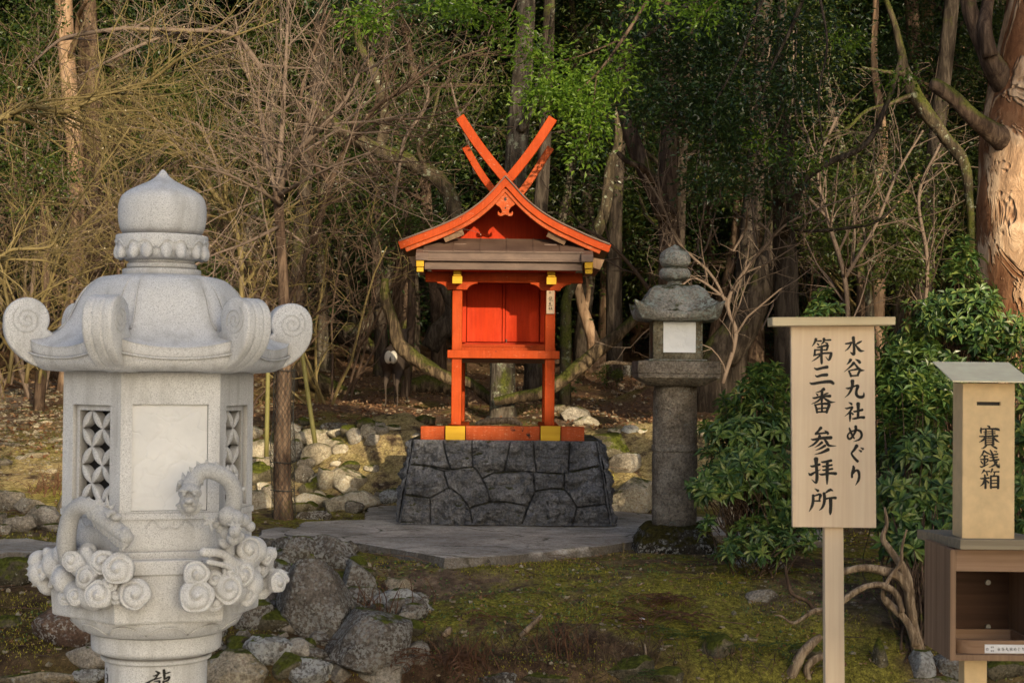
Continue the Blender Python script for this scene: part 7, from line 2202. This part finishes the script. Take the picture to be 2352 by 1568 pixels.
for p in P:
    a = rs.uniform(0, 6.28); L = rs.uniform(.05, .35); v = np.array([math.cos(a), math.sin(a), rs.uniform(-.05, .2)]) * L
    q = p + [0, 0, .01]; b.tube([q, q + v * .5 + rs.normal(size=3) * .02 * [1, 1, .4], q + v], [.004, .003, .0015], 3, cap=False)
single('fallen_twigs', b, M['tw_brown'], 'thin fallen twigs lying on the ground', 'twigs', kind='stuff', loc=(0, 0, 0))


# ------------------------------------------------------------------ the wood behind
def ever_proto(seed, hgt, trunk_r, leafL, n_tip, per, low=.12, mat='lf_dark', bmat='bk_dark', spread=.26):
    rg = random.Random(seed); rs2 = np.random.RandomState(seed)
    T = thing('evergreen_tree', 'x', 'tree', (0, 0, 0))
    b = MB(); pts = [Vector((0, 0, -.2))]; v = Vector((rg.gauss(0, .06), rg.gauss(0, .06), 1))
    for i in range(9): v = (v + Vector((rg.gauss(0, .07), rg.gauss(0, .07), .1))).normalized(); pts.append(pts[-1] + v * hgt / 9)
    b.tube(crom(pts, 3), np.linspace(trunk_r * 1.15, trunk_r * .3, 28), 10, rough=.12, seed=seed)
    part('trunk', b, M[bmat], T, smooth=180)
    lb = MB(); tips = []
    nl = 15
    for j in range(nl):
        t = low + (1 - low) * (j + rg.random()) / nl; f = t * 9; i = min(8, int(f)); q = pts[i].lerp(pts[i + 1], f - i)
        a = rg.uniform(0, 6.28); e = rg.uniform(.0, .7); L = hgt * rg.uniform(.2, .36) * (1.1 - .5 * t)
        vv = Vector((math.cos(a) * math.cos(e), math.sin(a) * math.cos(e), math.sin(e))); pp_ = [q]
        for s_ in range(6):
            vv = (vv + Vector((rg.gauss(0, .2), rg.gauss(0, .2), rg.gauss(0, .12)))).normalized(); pp_.append(pp_[-1] + vv * L / 6)
            if s_ > 0:
                for _ in range(3): tips.append(pp_[-1] + Vector((rg.gauss(0, .35), rg.gauss(0, .35), rg.gauss(0, .28))) * (hgt / 9))
        lb.tube(pp_, np.linspace(trunk_r * .35, .006, 7), 5, cap=False)
    part('limbs', lb, M[bmat], T)
    tips = np.array([list(p) for p in tips]); idx = rs2.choice(len(tips), n_tip)
    tt = tips[idx] + rs2.normal(size=(n_tip, 3)) * .22
    cb = MB(); sprays(cb, tt, per, spread, leafL, leafL * .42, rs2)
    part('crown', cb, M[mat], T)
    return T


def brush_proto(seed, hgt, mat, kids=(4, 4, 3), minr=.0055):
    rg = random.Random(seed); T = thing('bare_shrub', 'x', 'shrub', (0, 0, 0)); b = MB(); ap_ = []
    prm = dict(PT, max=3, seg=[6, 5, 4, 3], kids=[kids[0], kids[1], kids[2], 0], wob=[.14, .18, .2, .22], sides=[5, 4, 3, 3], taper=[.4] * 4, t0=[.2, .15, .1, 0], minr=minr, up=[.06, .03, .01, 0])
    for k in range(5):
        v = Vector((rg.gauss(0, .4), rg.gauss(0, .4), 1)).normalized()
        grow(b, Vector((rg.gauss(0, .1), rg.gauss(0, .1), -.1)), v, hgt * rg.uniform(.7, 1.1), .022, 0, rg, prm, [], ap_)
    part('stems', b, M[mat], T)
    rs2 = np.random.RandomState(seed); A = np.array([list(p) for p in ap_]); A = A[rs2.rand(len(A)) < .03]
    hb = MB(); leaves(hb, A, rdir(len(A), 0, rs2), rdir(len(A), 0, rs2), .025, .013, two=False); part('seed_husks', hb, M['lf_bud'], T)['kind'] = 'stuff'
    return T


def dup(root, loc, rz, sc, label, group):
    r_ = root.copy(); COL.objects.link(r_); r_.location = loc; r_.rotation_euler = (0, 0, rz); r_.scale = (sc, sc, sc); r_['label'] = label; r_['group'] = group
    for ch_ in list(root.children):
        c_ = ch_.copy(); COL.objects.link(c_); c_.parent = r_
    return r_


def place(protos, spots, label, group, rg):
    for i, (x, y, s_) in enumerate(spots):
        o = protos[i % len(protos)]
        if not o.get('used'):
            o['used'] = 1
            o.location = (x, y, Hs(x, y) - .05); o.rotation_euler = (0, 0, rg.uniform(0, 6.28)); o.scale = (s_, s_, s_); o['label'] = label; o['group'] = group
        else: dup(o, (x, y, Hs(x, y) - .05), rg.uniform(0, 6.28), s_, label, group)


rgw = random.Random(99)
near = [ever_proto(201, 7.5, .12, .085, 420, 20, low=.3), ever_proto(202, 6.5, .10, .08, 420, 20, low=.3, mat='lf_mid', bmat='bk_brown'), ever_proto(203, 6.0, .10, .085, 380, 18, low=.3, mat='lf_mid', bmat='bk_grey')]  # two given lighter olive leaves to read as sunlit foliage
sp_ = []
for x, y in ((-8.2, 26), (-6.0, 28.5), (-4.2, 25.5), (-2.6, 29), (-1.2, 26.5), (.6, 29.5), (2.9, 27.5), (3.6, 29), (5.2, 26), (6.6, 29), (8.0, 26.5), (-7.0, 31), (1.4, 33), (4.6, 33), (-3.5, 33), (7.6, 33), (-9.5, 30), (9.6, 30)):
    sp_.append((x + rgw.uniform(-.4, .4), y + rgw.uniform(-1, 1), rgw.uniform(.8, 1.15)))
place(near, sp_, 'evergreen tree in the front row of the shaded wood behind the shrine', 'evergreen trees at the front of the wood', rgw)
farp = [ever_proto(211, 10, .16, .15, 420, 20, .1, spread=.42), ever_proto(212, 12, .2, .15, 460, 20, .1, 'lf_mid', 'bk_tan', .42), ever_proto(213, 9, .14, .15, 420, 20, .1, spread=.42)]
sp_ = []
for row, (y, n_) in enumerate(((38, 13), (44, 14), (51, 15), (59, 16), (68, 17), (79, 18), (92, 18), (108, 18), (128, 18))):
    w_ = y * .37
    for k in range(n_): sp_.append((-w_ + 2 * w_ * (k + .5 + rgw.uniform(-.45, .45)) / n_, y + rgw.uniform(-3.5, 3.5), rgw.uniform(.75, 1.2) * (1 if y < 60 else 1.25)))
place(farp, sp_, 'evergreen tree far back on the wooded slope', 'evergreen trees on the far slope', rgw)
bp_ = [brush_proto(221, 3.2, 'tw_brown'), brush_proto(222, 3.8, 'tw_grey'), brush_proto(223, 2.8, 'tw_olive')]
sp_ = []
for k in range(22):
    y = rgw.uniform(24, 42); x = rgw.uniform(-.34, .34) * y
    if abs(x) < 2.4 and y < 25: continue
    if abs(x / y * F + 1176 - 1455) < 110: continue
    if abs(x / y * F + 1176 - 1080) < 430 and y < 37: continue
    if y < 24 and 2.4 < x < 6 : continue
    sp_.append((x, y, rgw.uniform(.8, 1.6)))
for k in range(8):
    y = rgw.uniform(18.5, 26); x = rgw.uniform(-.33, -.10) * y; sp_.append((x, y, rgw.uniform(.7, 1.3)))
place(bp_, sp_, 'leafless tangled brush standing in the wood', 'leafless brush in the wood', rgw)
# climbers hanging in the trees right of the old lantern
for k in range(12):
    x = rgw.uniform(1560, 1860); y = rgw.uniform(150, 420); d = rgw.uniform(16.5, 19.5); pa = [(x, y - 150, 1.6, d)]
    for j in range(6): x += rgw.uniform(-34, 34); y += rgw.uniform(40, 90); pa.append((x, y, rgw.uniform(1.6, 3), d + rgw.uniform(-.2, .2)))
    P, Rr = pxpath(pa); b = MB(); b.tube(P, Rr, 5); single('vine', b, M['tw_grey'], 'bare woody vine hanging right of the old lantern', 'vine', 'vines hanging in the trees right of the old lantern', smooth=180)
# tall trees of the wood: straight trunks in view, unseen crowns added above to block sky light
rsq = np.random.RandomState(64)
for k, (x, y, r_, mt) in enumerate(((-6.6, 27, .13, 'bk_brown'), (-3.2, 24.5, .10, 'bk_dark'), (-1.9, 31, .15, 'bk_brown'), (1.7, 28, .12, 'bk_dark'), (3.0, 23.5, .13, 'bk_dark'), (4.4, 31, .16, 'bk_brown'), (5.6, 24, .12, 'bk_dark'), (7.2, 29, .15, 'bk_brown'), (8.6, 37, .2, 'bk_tan'), (-5.0, 38, .2, 'bk_brown'), (.3, 40, .2, 'bk_dark'), (-10.5, 34, .17, 'bk_brown'), (11.5, 33, .17, 'bk_brown'), (3.4, 46, .22, 'bk_tan'), (-11, 48, .22, 'bk_brown'), (10, 50, .24, 'bk_brown'), (-3, 52, .22, 'bk_dark'))):
    g = Hs(x, y); T = thing('tall_tree', 'tall straight tree in the wood with an unseen crown added to block sky light', 'tree', (x, y, g), 'tall straight trees in the wood')
    hz = max(1.2 + .235 * y + 1.6, 11)
    pts = [Vector((x, y, g - .3))]; v = Vector((rgw.gauss(0, .05), rgw.gauss(0, .05), 1)).normalized()
    for i in range(8): v = (v + Vector((rgw.gauss(0, .05), rgw.gauss(0, .05), .1))).normalized(); pts.append(pts[-1] + v * (hz + 3 - g) / 8)
    b = MB(); b.tube(crom(pts, 3), np.linspace(r_ * 1.2, r_ * .5, 25), 12, rough=.12, seed=k); part('trunk', b, M[mt], T, smooth=180)
    n_ = 2300; a = rsq.uniform(0, 6.28, n_); rr = 8.5 * np.sqrt(rsq.rand(n_))
    X = x * 1.35 + rr * np.cos(a); Yy = np.maximum(y + 2 + rr * np.sin(a) * 1.2, 15)
    Q = np.stack([X, Yy, np.maximum(1.2 + .235 * Yy + 1.4, 11.5 + (Yy > 45) * 2) + rsq.rand(n_) * 3], -1)
    b = MB(); leaves(b, Q, rdir(n_, 0, rsq) * [1, 1, .4], rdir(n_, 1, rsq), rsq.uniform(.6, .95, n_), rsq.uniform(.42, .62, n_), two=False); part('crown', b, M['lf_dark'], T)
for k in range(14):  # unseen trees added on both sides to block sky light
    y = 15 + (k // 2) * 6.5; x = (-.40 * y - 4.5) if k % 2 else (.37 * y + 7.5)
    g = Hs(x, y); T = thing('sky_blocker_tree', 'unseen evergreen tree added beside the wood to block sky light', 'tree', (x, y, g), 'unseen trees added beside the wood')
    b = MB(); b.tube([(x, y, z) for z in np.linspace(g - .3, 13, 8)], np.linspace(.3, .1, 8), 10, rough=.1, seed=k); part('trunk', b, M['bk_brown'], T, smooth=180)
    n_ = 1500; v_ = rdir(n_, 0, rsq) * (rsq.rand(n_)[:, None] ** .4); Q = np.array([x, y, 7.5]) + v_ * [2.6, 4.2, 7]
    Q = Q[np.abs(Q[:, 0]) > .335 * Q[:, 1] + .8]; n_ = len(Q)
    b = MB(); leaves(b, Q, rdir(n_, 0, rsq), rdir(n_, 0, rsq), rsq.uniform(.5, .9, n_), rsq.uniform(.35, .6, n_), two=False); part('crown', b, M['lf_dark'], T)
# undergrowth
b = MB(); rs = np.random.RandomState(5)
nC = 2600; d = 1 / rs.uniform(1 / 120, 1 / 26, nC); X = rs.uniform(-.42, .42, nC) * d; Z = H(X, d)
C = np.stack([X, d, Z + rs.uniform(.1, 1.6, nC) * np.clip(d / 45, .5, 1.5)], -1)
kp = ~(((np.abs(X / d * F + 1176 - 1462) < 50) & (d < 40)) | (d < 37)); C = C[kp]; d = d[kp]
for sc_, sel in ((.10, d < 45), (.19, d >= 45)): sprays(b, C[sel], 34, .42 * sc_ / .1 * .8, sc_, sc_ * .45, rs)
single('undergrowth', b, M['lf_dark'], 'dense dark undergrowth on the wooded slope', 'undergrowth', kind='stuff', loc=(0, 0, 0))

for lab, sd_, blobs in (('olive leafed evergreen catching the sun above the notice board', 61, [(1960, 430, 90, 80, 22, .8, 60), (2090, 520, 90, 80, 22, .8, 60), (2180, 420, 60, 90, 22.5, .8, 40), (1920, 560, 70, 50, 21, .6, 34), (2060, 620, 80, 40, 21, .6, 34)]),
                       ('olive leafed evergreen behind the shrine finials on the left', 62, [(930, 520, 60, 60, 23.5, .8, 36), (1000, 330, 60, 80, 24, .8, 40), (900, 230, 80, 60, 24, .8, 40)]),
                       ('leafy evergreen behind the olive branch in the upper left', 63, [(90, 400, 90, 90, 21, .8, 50), (380, 200, 80, 90, 22, .8, 50), (470, 620, 60, 60, 19, .6, 30)])):
    c0 = W(blobs[0][0], 700, blobs[0][4]); g = Hs(c0.x, c0.y)
    T = thing('evergreen_tree', lab, 'tree', (c0.x, c0.y, g)); rs = np.random.RandomState(sd_)
    b = MB(); top = W(blobs[0][0], blobs[0][1] - 60, blobs[0][4]); b.tube(crom([(c0.x, c0.y, g - .2), ((c0.x + top.x) / 2 + .1, c0.y, (g + top.z) / 2), tuple(top)], 6), np.linspace(.08, .03, 13), 8, rough=.1); part('trunk', b, M['bk_brown'], T, smooth=180)
    b = MB()
    for (px, py, rx, ry, d, dd, n_) in blobs: sprays(b, ellipse_pts(px, py, rx, ry, d, dd, n_, rs, .0), 20, .16, .075, .032, rs, droop=.2)
    part('crown', b, M['lf_mid'], T)

# ------------------------------------------------------------------ hanging foliage of the forked tree, near the camera
rs = np.random.RandomState(8)


def canopy(T, blobs, mat, leafL, per, spread, name='foliage'):
    b = MB()
    for (px, py, rx, ry, d, dd, n_) in blobs: sprays(b, ellipse_pts(px, py, rx, ry, d, dd, n_, rs, .0), per, spread, leafL, leafL * .42, rs, droop=.2)
    return part(name, b, M[mat], T)


canopy(tw, [(1560, 130, 150, 130, 16.8, .8, 110), (1640, 300, 110, 90, 16.5, .7, 75), (1480, 60, 90, 70, 16.4, .6, 70), (1700, 90, 170, 110, 16.6, .8, 125), (1720, 250, 120, 110, 16.2, .6, 75), (1880, 70, 120, 80, 16.6, .7, 55), (1850, 200, 90, 70, 16.4, .6, 40), (1640, 420, 80, 60, 16.4, .5, 45), (1460, 230, 70, 60, 16.4, .5, 40), (1780, 400, 70, 90, 16.3, .5, 40), (1580, 230, 120, 80, 16.7, .6, 55)], 'lf_dark', .06, 20, .13, 'crown')
for L in ([(1385, 150, 2, 16), (1450, 112, 4, 16), (1500, 70, 6, 16.2), (1545, 38, 8, 16.3), (1640, -30, 10, 16.5)], [(1850, -20, 6, 16), (1820, 60, 5, 16), (1790, 120, 4, 16), (1760, 190, 2.4, 16), (1740, 300, 2, 16)], [(1760, -20, 4, 16), (1720, 80, 3.4, 16), (1690, 150, 3, 16), (1640, 240, 2, 16)], [(1880, -20, 4, 15.8), (1900, 100, 3, 15.8), (1880, 220, 2.4, 15.8), (1890, 330, 1.5, 15.8)]):
    Q, Rq = pxpath(L); b = MB(); b.tube(Q, Rq, 7, rough=.1); part('limb', b, M['bk_dark'], tw, smooth=180)
BG = thing('leafy_branch', 'bright sunlit leafy branch hanging beside the right shrine finial', 'branch', tuple(W(1500, -20, 14.6)))
canopy(BG, [(1265, 225, 70, 34, 14.2, .25, 34), (1330, 235, 60, 36, 14.2, .25, 30), (1310, 170, 60, 40, 14.5, .3, 22), (1350, 290, 34, 60, 14.2, .2, 20), (1345, 350, 22, 34, 14.2, .15, 8), (1400, 200, 40, 60, 14.6, .3, 22), (1235, 130, 60, 60, 15, .3, 20), (1430, 130, 50, 50, 14.8, .3, 16)], 'lf_bright', .058, 15, .085)
b = MB()
for L in ([(1500, -20, 5, 14.8), (1430, 90, 4, 14.6), (1370, 170, 3, 14.4), (1300, 225, 2, 14.3), (1225, 240, 1, 14.2)], [(1370, 170, 2.4, 14.4), (1362, 250, 2, 14.3), (1350, 330, 1.2, 14.2)], [(1430, 90, 2.4, 14.6), (1330, 130, 2, 14.7), (1240, 150, 1.2, 14.9)]):
    Q, Rq = pxpath(L); b.tube(Q, Rq, 6)
part('branch', b, M['bk_brown'], BG, smooth=180)
for lab, blobs, mt, L in (('bright leafy spray at the top edge left of the shrine finials', [(835, 55, 44, 28, 13.5, .2, 14), (860, 30, 50, 20, 13.6, .2, 10), (1010, 8, 70, 14, 13.4, .2, 12)], 'lf_bright', [(1000, -40, 2.5, 13.5), (920, 0, 2, 13.5), (850, 45, 1.2, 13.5)]),
                          ('lime green leafy spray at the top edge above the shrine', [(1100, 30, 40, 26, 13.2, .2, 14), (1165, 70, 46, 34, 13.4, .2, 16), (1060, 10, 40, 14, 13.2, .2, 8)], 'lf_bright', [(1200, -30, 2.5, 13.4), (1160, 50, 2, 13.4), (1110, 40, 1.2, 13.2)]),
                          ('pale green leafy spray at the top edge right of the shrine', [(1640, 12, 60, 20, 13.6, .2, 16), (1600, 50, 30, 26, 13.6, .2, 8), (1500, 14, 40, 20, 13.6, .2, 8)], 'lf_bright', [(1700, -40, 2.5, 13.6), (1640, 10, 2, 13.6), (1600, 50, 1.2, 13.6)]),
                          ('dark leafy bough across the top edge left of the middle', [(960, 18, 140, 26, 15, .4, 60), (800, 0, 100, 20, 15.4, .3, 26)], 'lf_dark', [(1150, -60, 4, 15.2), (1000, 5, 3, 15.2), (860, 10, 2, 15.2)]),
                          ('leafy evergreen bough in the upper left corner', [(40, 90, 60, 60, 17, .5, 26), (100, 30, 50, 30, 17.5, .5, 16), (20, 190, 60, 40, 17, .4, 12)], 'lf_mid', [(-60, 0, 4, 17), (10, 60, 3, 17), (60, 120, 2, 17)]),
                          ('dark leafy bough between the three tall trunks and the bare trees', [(330, 40, 80, 50, 21, .6, 40), (420, 20, 60, 30, 21, .6, 24), (330, 120, 60, 40, 21, .6, 20)], 'lf_dark', [(450, -60, 4, 21), (380, 20, 3, 21), (310, 90, 2, 21)]),
                          ('sunlit leafy spray among the vines right of the old lantern', [(1752, 330, 24, 18, 16, .2, 9), (1855, 365, 24, 20, 16, .2, 9), (1945, 100, 30, 20, 16, .2, 9), (2075, 180, 30, 20, 16, .2, 7)], 'lf_bright', [(1800, 250, 1.5, 16), (1780, 300, 1.4, 16), (1750, 330, 1, 16)])):
    Q, Rq = pxpath(L); T = thing('leafy_branch', lab, 'branch', tuple(Q[0]))
    b = MB(); b.tube(Q, Rq, 6); part('branch', b, M['bk_brown'], T, smooth=180)
    canopy(T, blobs, mt, .058, 14, .085)

# ------------------------------------------------------------------ unseen trees added by the viewer, crowns shaped to aim sun and shade
SV = np.array([-.36, 1, -.27]); SV = SV / np.linalg.norm(SV)
UU = np.array([1, .36, 0]) / math.hypot(1, .36)
VV = np.cross(UU, -SV); VV = VV if VV[2] > 0 else -VV
zones = []


def zone(x0, x1, y0, y1, d, kind, r_=.16):
    a, b_ = W(x0, y0, d), W(x1, y1, d); nx = max(2, int(abs(b_.x - a.x) / .12) + 1); nz = max(2, int(abs(a.z - b_.z) / .12) + 1)
    for i in range(nx):
        for j in range(nz):
            p = np.array([a.x + (b_.x - a.x) * i / (nx - 1), d, a.z + (b_.z - a.z) * j / (nz - 1)])
            zones.append((float(p @ UU), float(p @ VV), kind, r_))


def gzone(x0, x1, y0, y1, kind, r_=.2, nx=12, ny=6):
    for i in range(nx):
        for j in range(ny):
            p = np.array(list(hit(x0 + (x1 - x0) * i / (nx - 1), y0 + (y1 - y0) * j / (ny - 1))))
            zones.append((float(p @ UU), float(p @ VV), kind, r_))


LIT, SHD = 1, 0
zone(10, 720, 370, 1700, 5.4, SHD, .35)                     # new lantern
zone(1760, 2060, 700, 1600, 6, SHD, .3)                     # notice board
zone(2100, 2400, 820, 1600, 5.3, SHD, .3)
zone(1500, 1660, 540, 1290, 12.4, SHD, .14)                  # old lantern
zone(910, 1410, 1040, 1205, 13.67, SHD, .2)                 # plinth
gzone(0, 2350, 1215, 1565, SHD, .3, 40, 14)                 # foreground bank and slab
zone(1040, 1280, 260, 520, 13.6, LIT, .2)
zone(925, 1400, 520, 640, 13.6, LIT, .15)
zone(1040, 1275, 640, 960, 13.9, LIT, .2); zone(1060, 1250, 690, 800, 14.5, LIT, .2)
gzone(560, 900, 985, 1165, LIT, .3, 14, 8)                  # boulders on the left
gzone(820, 930, 985, 1130, LIT, .3, 6, 6)
gzone(1390, 1500, 960, 1170, LIT, .25, 6, 6)
zone(1410, 1500, 1105, 1180, 15, LIT, .2); gzone(820, 930, 960, 1150, LIT, .35, 6, 6); gzone(1380, 1500, 930, 1180, LIT, .3, 6, 6)
gzone(0, 140, 880, 1000, LIT, .25, 6, 5)
gzone(660, 1040, 925, 960, LIT, .2, 14, 3); gzone(1140, 1500, 930, 965, LIT, .2, 10, 3); gzone(1150, 1260, 745, 800, LIT, .3, 5, 3)
zone(2260, 2352, 300, 520, 13.6, LIT, .3); zone(2290, 2360, 520, 700, 13.6, LIT, .3)
zone(2260, 2340, 60, 260, 13.8, SHD, .3)
zone(1200, 1420, 190, 330, 14.3, LIT, .15)
zone(130, 210, 90, 230, 24.5, LIT, .4); zone(180, 215, 0, 60, 29, LIT, .4); zone(2070, 2130, 1300, 1480, 10, LIT, .12)
zone(20, 200, 480, 800, 13.3, LIT, .3)
zone(1400, 1900, 0, 420, 16.4, SHD, .3)
kd = kdtree.KDTree(len(zones))
for i, z_ in enumerate(zones): kd.insert((z_[0], z_[1], 0), i)
kd.balance()
rs = np.random.RandomState(31)
NL_ = 78000
u = rs.uniform(-1.5, 36, NL_); v = 28 * rs.uniform(0.01, 1, NL_) ** 1.35
cl = fbm(np.stack([u * .75, v * .75, u * 0], -1), 3, 12) + .55 * fbm(np.stack([u * 2.6, v * 2.6, u * 0 + 4], -1), 2, 15)
dens = np.clip((cl + GAP - .25 * np.clip((v - 15) / 5, 0, 1)) * 4.0, 0, 1)
keep = rs.rand(NL_) < dens
for i in range(NL_):
    _, idx, dist = kd.find((u[i], v[i], 0))
    z_ = zones[idx]
    if dist < z_[3]:
        if z_[2] == LIT: keep[i] = rs.rand() < LITLEAK
        else: keep[i] = True
u, v = u[keep], v[keep]
# fuller foliage in front of the places that lie in shade
sh = np.array([z_[:2] for z_ in zones if z_[2] == SHD]); ex = sh[rs.randint(len(sh), size=26000)] + rs.normal(size=(26000, 2)) * .16
kx = np.array([zones[kd.find((a_, b_, 0))[1]][2] == SHD for a_, b_ in ex])
u = np.concatenate([u, ex[kx, 0]]); v = np.concatenate([v, ex[kx, 1]])
# stand them in a row of trees: the plan line of trunks runs beside the place
yl = -12 + .5 * u + rs.normal(size=len(u)) * .9
x_ = (u - UU[1] * yl) / UU[0]; z_w = (v - VV[0] * x_ - VV[1] * yl) / VV[2]
P = np.stack([x_, yl, z_w], -1)
ok = (P[:, 2] > .8) & ~((P[:, 1] > 0) & (P[:, 0] < .32 * P[:, 1] + .6)); P = P[ok]
tr_u = np.arange(0.0, 37, 3.6); grp = np.argmin(np.abs(u[ok][:, None] - tr_u[None]), 1)
for k, tu in enumerate(tr_u):
    Q = P[grp == k]
    if len(Q) < 30: continue
    cx, cy = float(np.median(Q[:, 0])), float(np.median(Q[:, 1])); g = Hs(cx, cy); top = float(Q[:, 2].max())
    T = thing('tall_tree', 'unseen evergreen tree added beside the viewer, its crown shaped to aim the low sun', 'tree', (cx, cy, g), 'unseen trees added beside the viewer')
    b = MB(); pts = [(cx, cy, z) for z in np.linspace(g - .3, top, 8)]; b.tube(pts, np.linspace(.10, .03, 8), 10, rough=.1, seed=k); part('trunk', b, M['bk_brown'], T, smooth=180)
    b = MB(); n_ = len(Q); leaves(b, Q, rdir(n_, -.2, rs), unit(rdir(n_, 0, rs) * .8 + SV), rs.uniform(.22, .36, n_), rs.uniform(.14, .22, n_), two=False); part('crown', b, M['lf_mid'], T)
# ------------------------------------------------------------------ world, sun, render
SUNV = Vector((-.36, 1, -.27)).normalized()
wd = bpy.data.worlds.new('World'); SC.world = wd; wd.use_nodes = True
nt = wd.node_tree
bg = nt.nodes['Background']
sky = nt.nodes.new('ShaderNodeTexSky'); sky.sky_type = 'NISHITA'; sky.sun_disc = False
sky.sun_elevation = math.asin(-SUNV.z); sky.sun_rotation = math.atan2(-SUNV.x, -SUNV.y)
sky.air_density = 1.0; sky.dust_density = 5; sky.ozone_density = 1
tint = nt.nodes.new('ShaderNodeMix'); tint.data_type = 'RGBA'; tint.blend_type = 'MULTIPLY'; tint.inputs[0].default_value = 1; tint.inputs[7].default_value = (.98, 1.09, 1.30, 1)
nt.links.new(sky.outputs[0], tint.inputs[6]); nt.links.new(tint.outputs[2], bg.inputs[0]); bg.inputs[1].default_value = SKY
sl = bpy.data.lights.new('sun', 'SUN'); so = bpy.data.objects.new('sun', sl); COL.objects.link(so)
sl.energy = SUN; sl.angle = R(.5); sl.color = (1, .84, .58)
so.rotation_euler = (-SUNV).to_track_quat('Z', 'Y').to_euler(); so.location = (20, -20, 25)
SC.view_settings.view_transform = 'Standard'; SC.view_settings.look = 'None'; SC.view_settings.exposure = 0
SC.render.engine = 'CYCLES'
SC.cycles.max_bounces = 6; SC.cycles.diffuse_bounces = 3; SC.cycles.glossy_bounces = 2; SC.cycles.transmission_bounces = 2
SC.cycles.use_denoising = True
SC.cycles.sample_clamp_indirect = 4
